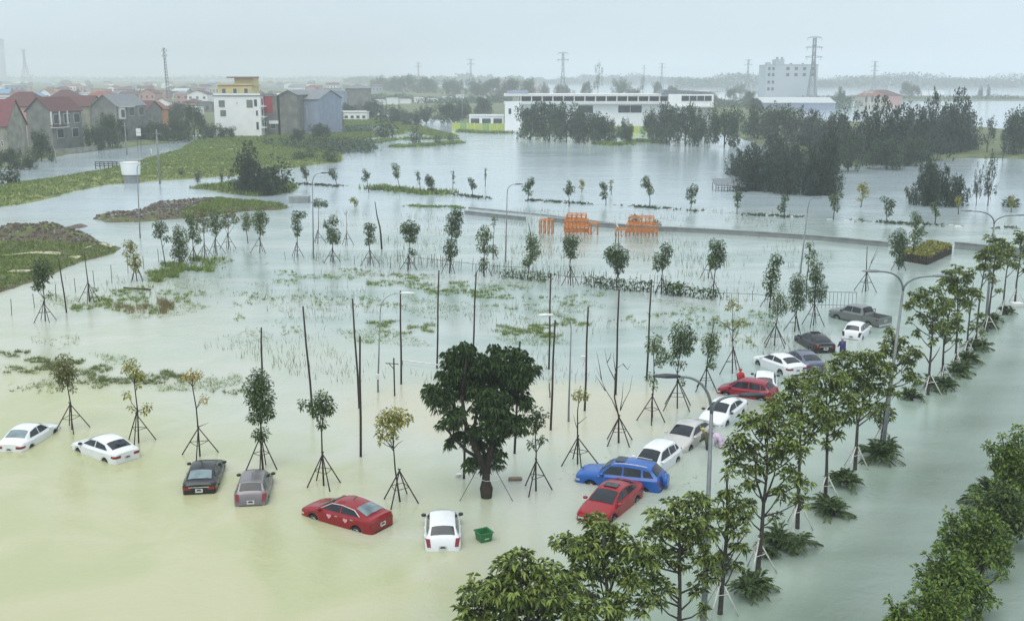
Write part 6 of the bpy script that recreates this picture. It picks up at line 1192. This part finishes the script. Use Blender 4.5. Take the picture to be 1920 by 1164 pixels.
# hazy town
TG = 'hazy houses of the far town'; rr = random.Random(11)
spots = []
for row, (py, n, h0, h1) in enumerate([(222, 8, 18, 28), (210, 12, 16, 26), (200, 14, 14, 22), (190, 16, 11, 18), (181, 18, 9, 15), (173, 20, 7, 12), (166, 20, 6, 9), (161, 20, 4, 8)]):
    lo_, hi_ = (-15, 395) if py > 200 else (-15, 640) if py > 180 else (-15, 760)
    for i in range(n): spots.append((lo_ + (hi_ - lo_) * (i + rr.uniform(.1, .9)) / n, py + rr.uniform(-4, 4) * (1 if py > 175 else .4), rr.uniform(h0, h1), row))
for px, py, hp, bnd in spots:
    s = scale_at(G(px, py)[1], 3); wm, wn = rr.choice([(WHITEP, 'white'), (GREYP, 'grey'), (CREAMP, 'cream'), (PINKP, 'pinkish'), (BLUEP, 'bluish'), (GREYP, 'grey'), (WHITEP, 'white')]); rm, rn = rr.choice([(REDT, 'red'), (ORANGET, 'orange'), (GREYT, 'grey'), (REDT, 'red'), (BLUET, 'blue'), (PALET, 'pale'), (MAROONT, 'maroon')]); ty = rr.choice(['hip', 'gable', 'flat', 'gable'])
    wpx_ = hp * rr.uniform(1.1, 2.4); wn_ = max(1, int(wpx_ / s / 3.5)); fl = max(1, int(hp / s / 3.6)); hh_ = hp / s
    house(px, py, wpx_, hp, rr.uniform(9, 15), wm, rm, ty, hp * .35, 'hazy %s house under a %s %s roof' % (wn, rn, ty), row='houses in the %s band of the far town' % ORD[bnd], rz=rr.uniform(-.3, .3), along=rr.choice('xy'), win=[w0(.5, max(2.5, hh_ - .8), min(wn_, 4), min(fl, 3), ww=.35, wh=.45, frame=False)] if hp > 9 else [])
house(1000, 168, 26, 7, 20, PINKP, PALET, 'flat', 1, 'hazy pale block', row=TG); house(1300, 178, 60, 6, 20, WHITEP, PALET, 'flat', 1, 'hazy long white shed', row=TG); house(1365, 184, 40, 8, 20, WHITEP, PALET, 'gable', 2, 'hazy white shed', row=TG); house(1740, 180, 60, 8, 20, WHITEP, PALET, 'flat', 1, 'hazy white shed in the far fields', row=TG)
for i, (px, wd) in enumerate([(690, 16), (712, 18), (735, 22), (760, 20), (785, 18), (810, 22), (838, 18), (862, 14), (905, 14)]): house(px, 200 - i * 1.2, wd, 7 + (i * 7 % 5), 12, WHITEP, PALET, 'flat', 1, 'tiny white hazy house by the far channel', row=TG)
# orange roofed villa, warehouse, hotel
r_, W_, D_h, H_ = house(1640, 200, 44, 18, 18, CREAMP, ORANGET, 'hip', 12, 'cream villa with an orange roof behind the wispy trees', win=[w0(1, 8, 4, 1, ww=.4)]); bx(r_, 'dormer', (-3, -4, H_ + 2), (5, 5, 3), CREAMP)
house(1660, 196, 60, 16, 20, PINKP, REDT, 'hip', 10, 'wider red roofed villa behind the cream villa')
r_, W_, D_h, H_ = house(1498, 207, 136, 13, 30, BLUEP, PALET, 'gable', 9, 'long low warehouse with a pale sheet roof', name='warehouse', cat='warehouse', along='x')
r_, W_, D_h, H_ = house(1481, 186, 98, 60, 22, mat('grey_blue_plaster', (.42, .47, .50), .85, (.36, .41, .44), .05), CONC, 'flat', 1, 'pale grey hotel block taller than everything around it', name='hotel', cat='building', rz=R(3))
for u in (-.44, -.36, -.08, .08, .24, .40):
    for z in (.90, .72, .5, .3):
        if z < .6 and u > -.3: continue
        bx(r_, 'window', (u * W_, -D_h / 2 - .06, z * H_), (.045 * W_ if u < -.3 else .06 * W_, .15, .09 * H_), GLASSD)
bx(r_, 'roof_tower', (-.20 * W_, 0, H_ + 2.2), (.17 * W_, 10, 5.5), MATS['grey_blue_plaster']); bx(r_, 'roof_tower', (-.40 * W_, 0, H_ + 1.2), (.07 * W_, 6, 2.6), MATS['grey_blue_plaster'])
for u in (-.25, -.16, .02, .25, .45): bx(r_, 'roof_turret', (u * W_, -4, H_ + (5.8 if u < -.1 else .9)), (1.6, 1.6, 2.0), CONC)
# ---- the long white two storey hall
x, y = G(1140, 246); s = scale_at(y, 6); root = empty('exhibition_hall', (x, y + 9, 0))
def hx(px): return (px - 1140) / s
def hz(py): return (246 - py) / s / .985
def hb(nm, x0, x1, z0, z1, y0, y1, m): return bx(root, nm, ((hx(x0) + hx(x1)) / 2, (y0 + y1) / 2, (z0 + z1) / 2), (hx(x1) - hx(x0), y1 - y0, z1 - z0), m)
hb('wall', 946, 1334, -.3, hz(196), -6, 9, WHITEP)
hb('floor_band', 944, 1252, hz(197), hz(192), -8.2, -5.9, FRAMEW); hb('recess', 974, 1250, hz(192), hz(183), -4, 9, GLASSD)
hb('roof', 944, 1252, hz(183), hz(179), -8.4, 9.5, FRAMEW)
for p in range(975, 1252, 20): hb('column', p, p + 2.2, hz(192), hz(183), -8, -7.2, FRAMEW)
for p0, p1 in ((1085, 1112), (1160, 1182), (1183, 1204)): hb('window', p0, p1, hz(213), hz(200), -6.1, -5.9, GLASSD)
hb('end_wall', 946, 976, -.3, hz(192), -8.5, -6.02, WHITEP); hb('window', 953, 958, hz(215), hz(205), -8.6, -8.45, GLASSD); hb('roof_room', 950, 990, hz(179), hz(174), -3, 6, BLUEP)
hb('upper_wing', 1252, 1336, hz(200), hz(179), -9.5, 9, WHITEP); hb('ribbon_window', 1276, 1332, hz(191), hz(182), -9.65, -9.45, GLASSD); hb('ledge', 1262, 1338, hz(203), hz(200), -9.9, 9, FRAMEW)
hb('under_wing_wall', 1256, 1300, -.3, hz(203), -8, 8, WHITEP)
for p in (1305, 1318, 1332): hb('column', p, p + 3, -.3, hz(203), -8.6, -7.6, FRAMEW)
mb = MB(); mb.prism([(hx(1238), hz(180)), (hx(1336), hz(177)), (hx(1330), hz(175)), (hx(1245), hz(171))], -9, 9, GREYT, 'y'); mb.build('sloping_roof', root)
for p in range(1290, 1332, 14): hb('mullion', p, p + 1.2, hz(191), hz(182), -9.75, -9.66, FRAMEW)
tag(root, 'long white two storey hall with a colonnade behind dark trees', 'building')
r_, W_, D_h, H_ = house(912, 236, 64, 17, 8, WHITEP, FRAMEW, 'flat', 1, 'low white building with three dark windows', win=[w0(.8, 2.2, 3, 1, ww=.75, wh=.9, frame=False)])
# yellow green hoarding
YG = mat('yellow_green_boards', (.48, .52, .06), .7, (.36, .46, .10), .7); OG = mat('green_boards', (.22, .36, .12), .7, (.3, .42, .1), .7); root = empty('hoarding', (*G(1030, 250), 0)); o_ = root.location
for i, p in enumerate(range(848, 1216, 14)):
    a, b = Vector(G(p, 243 + (p - 848) * .02)), Vector(G(p + 14, 243.3 + (p - 848) * .02)); m_ = YG if i % 3 != 1 else OG; mb = MB()
    mb.box(((a.x + b.x) / 2 - o_.x, (a.y + b.y) / 2 - o_.y, 1.2), ((b.x - a.x) * .96, .08, 2.6), m_); mb.build('board', root); mb = MB(); mb.box((a.x - o_.x, a.y - o_.y - .02, 1.3), (.16, .16, 2.9), FRAMEW); mb.build('post', root)
tag(root, 'yellow and green board fence before the white hall', 'fence')

# ------------------------------------------------------------------ masts and pylons
PYL = mat('pylon_steel', (.20, .23, .25), .6, metal=.2)
def pylon(px, py, tpx, tpy, look, arms=3, wide=1.0, group='power pylons on the skyline'):
    x, y = G(px, py); Ht = (PY(tpx, tpy, y)).z; root = empty('pylon', (x, y, 0)); b = Ht * .085 * wide; t = Ht * .02; mb = MB(); th = Ht * .0028
    lv = [0, .2, .38, .54, .68, .8, .9, .97]
    wd = lambda q: b + (t - b) * min(1, q / .6) if q < .6 else t
    for q0, q1 in zip(lv, lv[1:]):
        for k in range(4):
            c = [(-1, -1), (1, -1), (1, 1), (-1, 1)]; a, d = c[k], c[(k + 1) % 4]
            p = lambda c_, q: Vector((c_[0] * wd(q), c_[1] * wd(q), Ht * q))
            mb.tube([p(a, q0), p(a, q1)], th * 1.5, PYL, 4); mb.tube([p(a, q0), p(d, q1)], th, PYL, 4); mb.tube([p(d, q0), p(a, q1)], th, PYL, 4); mb.tube([p(a, q1), p(d, q1)], th, PYL, 4)
    mb.build('lattice', root); aw = Ht * .13
    for k in range(arms):
        z = Ht * (.97 - k * .14); mb = MB()
        for sg in (-1, 1): mb.tube([(0, 0, z + Ht * .02), (sg * aw * (1 - .25 * (k == 0)), 0, z)], th * 1.3, PYL, 4); mb.tube([(0, 0, z - Ht * .01), (sg * aw * (1 - .25 * (k == 0)), 0, z)], th, PYL, 4); mb.tube([(sg * aw * .8, 0, z), (sg * aw * .8, 0, z - Ht * .045)], th, PYL, 4)
        mb.build('crossarm', root)
    rowtag(root, look, 'pylon', group, px)
pylon(1521, 196, 1525, 67, 'large lattice pylon beside the hotel', 3, .8)
pylon(1055, 188, 1055, 97, 'lattice pylon behind the white hall', 2, .9); pylon(883, 172, 883, 110, 'faint lattice pylon', 2); pylon(785, 165, 785, 117, 'very faint lattice pylon', 2); pylon(1240, 170, 1240, 118, 'faint lattice pylon', 2); pylon(1401, 172, 1401, 111, 'faint lattice pylon left of the hotel', 2); pylon(1637, 176, 1637, 114, 'lattice pylon right of the hotel', 3, .8); pylon(1207, 162, 1207, 122, 'very faint lattice pylon', 2); pylon(50, 160, 50, 92, 'faint broad mast in the haze at left', 1, 1.6)
x, y = G(318, 210); Ht = PY(313, 90, y).z; root = empty('telecom_mast', (x, y, 0)); mb = MB()
for k in range(3): a = k * 2.094; mb.tube([(math.cos(a) * 1.2, math.sin(a) * 1.2, 0), (math.cos(a) * .5 - 1, math.sin(a) * .5, Ht)], .14, PYL, 4)
for q in range(20): z0, z1 = Ht * q / 20, Ht * (q + 1) / 20; sh = lambda z: -z / Ht; w_ = lambda z: 1.2 - .7 * z / Ht; mb.tube([(w_(z0) + sh(z0), 0, z0), (-w_(z1) * .5 + sh(z1), w_(z1) * .87, z1)], .08, PYL, 4); mb.tube([(-w_(z0) * .5 + sh(z0), w_(z0) * .87, z0), (-w_(z1) * .5 + sh(z1), -w_(z1) * .87, z1)], .08, PYL, 4); mb.tube([(-w_(z0) * .5 + sh(z0), -w_(z0) * .87, z0), (w_(z1) + sh(z1), 0, z1)], .08, PYL, 4)
mb.build('lattice', root)
for zz in (.96, .88): mb = MB(); [mb.box((math.cos(a) * 1.4 - 1, math.sin(a) * 1.4, Ht * zz), (.25, .25, 1.4), PYL) for a in (0, 2.1, 4.2)]; mb.build('antenna', root)
tag(root, 'tall thin telecom mast standing above the town', 'mast')
r_, W_, D_h, H_ = house(-4, 152, 20, 74, 30, mat('grey_blue_plaster2', (.40, .45, .5), .85), CONC, 'flat', 1, 'very faint tall tower block at the left picture edge', name='tower_block', cat='building')
for px, py, tx, ty_ in ((578, 273, 575, 198), (238, 290, 235, 230), (259, 262, 258, 165), (270, 262, 269, 165), (300, 345, 297, 243), (105, 306, 105, 280), (284, 300, 284, 288), (867, 228, 867, 165), (725, 215, 724, 175), (645, 250, 644, 238), (1860, 330, 1858, 300)):
    x, y = G(px, py); z = PY(tx, ty_, y).z; root = empty('utility_pole', (x, y, 0)); mb = MB(); mb.tube([(0, 0, -.5), (0, 0, z)], [.2, .12], CONCD, 8); mb.build('pole', root, True)
    if z > 6: mb = MB(); mb.box((0, -.1, z - .8), (1.8, .12, .12), CONCD); mb.build('crossarm', root)
    rowtag(root, 'tall concrete utility pole' if z > 6 else 'short stub of a pole', 'pole', 'utility poles in the background', px)

# ------------------------------------------------------------------ white cabin, railing and hut
x, y = G(242, 345); s = scale_at(y, 2); w_ = 36 / s; root = empty('white_tank', (x, y + 1.5, .75)); mb = MB(); n = 24
for nm, rings, m_ in (('tank', [(.46, 1.1), (.48, 1.35), (.52, 3.6), (.53, 3.9)], WHITEP), ('lid', [(.54, 3.91), (.54, 4.05), (.30, 4.2), (.01, 4.25)], FRAMEW), ('stand', [(.40, -1), (.40, 1.09)], CONCD)):
    mb = MB(); vs = [(r * w_ * math.cos(6.283 * k / n), r * w_ * .7 * math.sin(6.283 * k / n), z * .8) for r, z in rings for k in range(n)]
    mb.add(vs, [(n * i + k, n * i + (k + 1) % n, n * i + n + (k + 1) % n, n * i + n + k) for i in range(len(rings) - 1) for k in range(n)] + [tuple(range(n)), tuple(n * (len(rings) - 1) + k for k in range(n))], m_); mb.build(nm, root, 40)
tag(root, 'large white tank on a dark stand on the grass bank', 'tank')
x, y = G(200, 317); root = empty('timber_railing', (x, y, 0)); mb = MB()
for i in range(6): mb.box((-2.4 + i * .95, 0, .7), (.16, .16, 1.9), DARKST)
mb.build('post', root); mb = MB()
for z in (.7, 1.15, 1.6): mb.box((0, .1, z), (4.9, .08, .12), DARKST)
mb.build('rail', root); tag(root, 'dark open railing left of the white tank', 'railing')
x, y = G(1370, 360); root = empty('stilt_hut', (x, y, 0)); sc = 1 / scale_at(y, 1); mb = MB(); mb.box((0, 2, 1.5), (58 * sc, 4, .18), GREYT, M=Matrix.Rotation(R(12), 3, 'X') @ Matrix.Rotation(R(2), 3, 'Y')); mb.box((3, 3, 1.8), (36 * sc, 3.4, .15), GREYT, M=Matrix.Rotation(R(16), 3, 'X')); mb.build('roof', root)
for i in range(6):
    for yy in (.3, 3.6): mb = MB(); mb.tube([(-2.6 + i * 1.05, yy, -.4), (-2.6 + i * 1.05, yy, 1.4)], .06, POLEW, 5); mb.build('post', root)
mb = MB(); mb.tube([(-2.6, .3, .7), (2.6, .3, .7)], .04, POLEW, 4); mb.build('rail', root)
tag(root, 'open stilt hut with a grey sheet roof under the wispy trees', 'hut')
x, y = G(562, 380); mb = MB(); mb.box((0, 0, .4), (3.2, 2, 1.4), CONC); o = mb.build('concrete_tank'); o.location = (x, y, 0); tag(o, 'small grey concrete box standing behind the rear tree row', 'concrete box')

# ------------------------------------------------------------------ people
SKIN = mat('skin', (.45, .27, .19), .6); HAIR = mat('black_hair', (.012, .01, .01), .6)
def skin_obj(name, verts, edges, radii, m, parent, root=0, sub=1):
    me = bpy.data.meshes.new(name); me.from_pydata(verts, edges, []); me.materials.append(m); o = link(name, me, parent)
    md = o.modifiers.new('skin', 'SKIN'); me.skin_vertices.new() if not me.skin_vertices else None
    for i, r in enumerate(radii): me.skin_vertices[0].data[i].radius = (r, r) if not hasattr(r, '__len__') else r
    me.skin_vertices[0].data[root].use_root = True; md.use_smooth_shade = True; s_ = o.modifiers.new('sub', 'SUBSURF'); s_.levels = sub; s_.render_levels = sub; return o
def person(loc, rz, cloth, legs, label, lean=0.0, hood=None, poncho=None, arms='fwd', water=.45):
    root = empty('person', (*loc, -water), rz); sn, cs = math.sin(lean), math.cos(lean)
    def L_(y, z):                                  # lean the upper body forward (+y) about the hips
        dz = z - .92; return (y * cs + dz * sn, .92 + dz * cs - y * sn) if z > .92 else (y, z)
    V = []; Rr = []; E = []
    def v(x, y, z, r): yy, zz = L_(y, z); V.append((x, yy, zz)); Rr.append(r); return len(V) - 1
    p = v(0, 0, .93, (.15, .11)); a = v(0, 0, 1.15, (.14, .10)); c = v(0, .0, 1.34, (.14, .09)); n = v(0, 0, 1.47, .055); h = v(0, .01, 1.60, .095); t = v(0, .01, 1.70, .075); E += [(p, a), (a, c), (c, n), (n, h), (h, t)]
    for sg in (-1, 1):
        hp = v(sg * .09, 0, .86, .09); k = v(sg * .10, .03 * sg, .48, .06); f_ = v(sg * .10, .0, .08, .042); to = v(sg * .10, .14, .04, .04); E += [(p, hp), (hp, k), (k, f_), (f_, to)]
        sh = v(sg * .18, 0, 1.37, .045)
        if arms == 'fwd': el = v(sg * .24, .14, 1.16, .043); wr = v(sg * .18, .36, 1.10, .03)
        else: el = v(sg * .25, -.02, 1.12, .043); wr = v(sg * .27, .08, .90, .03)
        E += [(c, sh), (sh, el), (el, wr)]; hd = v(V[wr][0], 0, 0, .028); V[hd] = tuple(Vector(V[wr]) + (Vector(V[wr]) - Vector(V[el])).normalized() * .08); E += [(wr, hd)]
        dr = (Vector(V[wr]) - Vector(V[el])).normalized()
        for q in range(4): fi = v(0, 0, 0, .009); V[fi] = tuple(Vector(V[hd]) + dr * (.07 + .01 * (1.5 - abs(q - 1.5))) + Vector((.022 * (q - 1.5), 0, -.02))); E += [(hd, fi)]
        th = v(0, 0, 0, .010); V[th] = tuple(Vector(V[wr]) + dr * .07 + Vector((-sg * .05, 0, 0))); E += [(wr, th)]
    body = skin_obj('body', V, E, Rr, SKIN, root)
    ch = Vector(V[h])
    def blob(nm, c, r, m, z0=-1.0):
        mb = MB(); vs = []; nn = 14
        for i in range(8):
            ph = -math.pi / 2 + math.pi * i / 7
            for k_ in range(nn): th_ = 6.283 * k_ / nn; vs.append((c[0] + r[0] * math.cos(ph) * math.cos(th_), c[1] + r[1] * math.cos(ph) * math.sin(th_), c[2] + max(r[2] * math.sin(ph), z0 * r[2])))
        mb.add(vs, [(nn * i + k_, nn * i + (k_ + 1) % nn, nn * i + nn + (k_ + 1) % nn, nn * i + nn + k_) for i in range(7) for k_ in range(nn)], m); return mb.build(nm, root, True)
    blob('hat' if hood else 'hair', ch + Vector((0, -.02, .05)), (.125, .135, .12), hood or HAIR, -.3)
    mb = MB(); mb.box(ch + Vector((0, .105, -.01)), (.02, .03, .04), SKIN); mb.build('nose', root)
    # coat: rings that follow the leaning trunk
    rg = [(.50 if poncho else .74, .27 if poncho else .20), (.8, .25 if poncho else .19), (1.05, .23 if poncho else .17), (1.30, .25 if poncho else .21), (1.42, .17), (1.48, .09)]; mb = MB(); vs = []; nn = 14
    for z, r in rg:
        for k_ in range(nn):
            th_ = 6.283 * k_ / nn; yy, zz = L_(math.sin(th_) * r * .72, z) if z > .92 else (math.sin(th_) * r * .75, z); vs.append((math.cos(th_) * r * (1 + .08 * math.sin(3 * th_ + z * 7)), yy, zz))
    mb.add(vs, [(nn * i + k_, nn * i + (k_ + 1) % nn, nn * i + nn + (k_ + 1) % nn, nn * i + nn + k_) for i in range(len(rg) - 1) for k_ in range(nn)], cloth); mb.build('coat', root, True)
    for sg in (-1, 1):
        i0 = [i for i, q in enumerate(V)]; sh_, el_, wr_ = [Vector(V[j]) for j in ((10, 11, 12) if sg == -1 else (22, 23, 24))] if False else (None, None, None)
    A = [i for i, e in enumerate(E)]
    for sg in (-1, 1):
        sh_ = Vector((sg * .19, *L_(0, 1.38))); el_ = Vector((sg * .24, *L_(.14, 1.16))) if arms == 'fwd' else Vector((sg * .25, *L_(-.02, 1.12))); wr_ = Vector((sg * .18, *L_(.36, 1.10))) if arms == 'fwd' else Vector((sg * .27, *L_(.08, .90)))
        mb = MB(); mb.tube([sh_ * .5 + Vector((0, *L_(0, 1.36))) * .5, sh_, el_, wr_], [.10, .10, .075, .06], cloth, 9); mb.build('sleeve', root, True)
        mb = MB(); mb.tube([(sg * .09, 0, .90), (sg * .10, .03 * sg, .48), (sg * .10, 0, .1)], [.11, .085, .07], legs, 9); mb.build('trouser_leg', root, True)
    tag(root, label, 'person'); return root
RCOAT = mat('red_raincoat', (.45, .012, .02), .5, (.3, .01, .015), 6); PCOAT = mat('purple_raincoat', (.016, .012, .075), .45, (.03, .022, .12), 6); LIL = mat('lilac_raincoat', (.42, .30, .46), .5, (.6, .52, .6), 9); OLC = mat('olive_clothes', (.09, .09, .05), .8, (.05, .05, .03), 6); DKT = mat('dark_trousers', (.02, .022, .03), .8); YHAT = mat('yellow_green_hat', (.42, .42, .06), .5)
g1 = G(1391, 735); person((g1[0] + .1, g1[1] + 1.2), R(200), RCOAT, DKT, 'person in a hooded red raincoat standing behind the crimson hatchback', hood=RCOAT, poncho=True)
g1 = G(1580, 664); person(g1, R(15), PCOAT, DKT, 'person in a dark purple raincoat with a lilac hat behind the white family car', lean=.25, hood=LIL, poncho=True)
g1 = G(1353, 838); person(g1, R(60), LIL, DKT, 'person bending over in a lilac patterned raincoat beside the silver sedan', lean=1.15, hood=LIL, poncho=True)
g1 = G(1327, 842); person(g1, R(50), OLC, DKT, 'person in olive clothes and a yellow green hat beside the silver sedan', lean=.55, hood=YHAT)

# street side details by the left houses
wallrun('garden_wall', [(88, 291), (140, 288), (182, 283)], 1.3, .3, OLIVEP, 'low stained garden wall below the tall grey gable house', CONC)
root = empty('white_fence', (*G(180, 279), 0)); a, b = Vector(G(180, 279)), Vector(G(216, 275)); mb = MB()
for i in range(12): p = (b - a) * i / 11; mb.box((p.x, p.y, .6), (.22, .08, 2.2), FRAMEW)
mb.build('picket', root); mb = MB(); mb.tube([(0, 0, 1.5), (*(b - a), 1.5)], .06, FRAMEW, 4); mb.build('rail', root); tag(root, 'short white picket fence under the dark street side trees', 'fence')
x, y = G(265, 284); root = empty('notice_board', (x, y, 0)); mb = MB(); mb.tube([(-.9, 0, -.4), (-.9, 0, 5)], .07, DARKST, 5); mb.tube([(.0, 0, -.4), (.0, 0, 5)], .07, DARKST, 5); mb.build('post', root); mb = MB(); mb.box((-.4, -.1, 5.2), (1.3, .08, 2.0), FRAMEW); mb.build('board', root); tag(root, 'small blank white notice board on two posts by the street', 'sign')
x, y = G(284, 291); mb = MB(); mb.tube([(0, 0, -.3), (0, 0, 1.6)], .16, FRAMEW, 8); o = mb.build('marker_post'); o.location = (x, y, 0); tag(o, 'short white marker post standing on the street bank', 'post')
for px, py in ((312, 284), (330, 282)): pass
# roof water tanks and a few wires on the nearer buildings
TK = mat('steel_water_tank', (.5, .52, .53), .3, metal=.7)
for px, py, zz, nm in ((420, 255, 14.6, 'steel water tank on the left of the white building roof'), (478, 255, 14.6, 'steel water tank on the right of the white building roof'), (548, 250, 14.9, 'steel water tank above the blank grey house')):
    pass
def wire(a, b, sag, label):
    mb = MB(); n = 14; mb.tube([Vector(a).lerp(Vector(b), i / n) - Vector((0, 0, sag * 4 * (i / n) * (1 - i / n))) for i in range(n + 1)], .035, DARKST, 4); tag(mb.build('power_line'), label, 'wire')
def ptop(px, py, tx, ty_): x, y = G(px, py); z = PY(tx, ty_, y).z - .8; return (x, y, z)
wire(ptop(238, 290, 235, 230), ptop(300, 345, 297, 243), .8, 'thin power line between two poles by the white tank')
wire(ptop(259, 262, 258, 165), ptop(270, 262, 269, 165), .2, 'short power line between the twin tall poles')
# ------------------------------------------------------------------ haze
def haze():
    mb = MB(); m = bpy.data.materials.new('haze_air'); m.use_nodes = True; t = m.node_tree; t.nodes.clear()
    o = t.nodes.new('ShaderNodeOutputMaterial'); v = t.nodes.new('ShaderNodeVolumePrincipled')
    v.inputs['Color'].default_value = (.93, .97, 1, 1); v.inputs['Density'].default_value = HAZE
    v.inputs['Anisotropy'].default_value = .2
    t.links.new(v.outputs[0], o.inputs['Volume'])
    mb.box((0, 6200, 47.5), (19000, 13000, 97), m); h = mb.build('haze')
    h['kind'] = 'stuff'; h['label'] = 'pale grey rain haze filling the air'; h['category'] = 'haze'
HAZE = .00047
haze()
SHORT.update({**{'houses in the %s band of the far town' % ORD[k]: ORD[k] + ' town band' for k in range(8)}, 'staked young trees along the near row': 'near row', 'young trees along the rear row': 'rear row', 'small trees on the drowned causeway': 'causeway row'})
finish_rows()
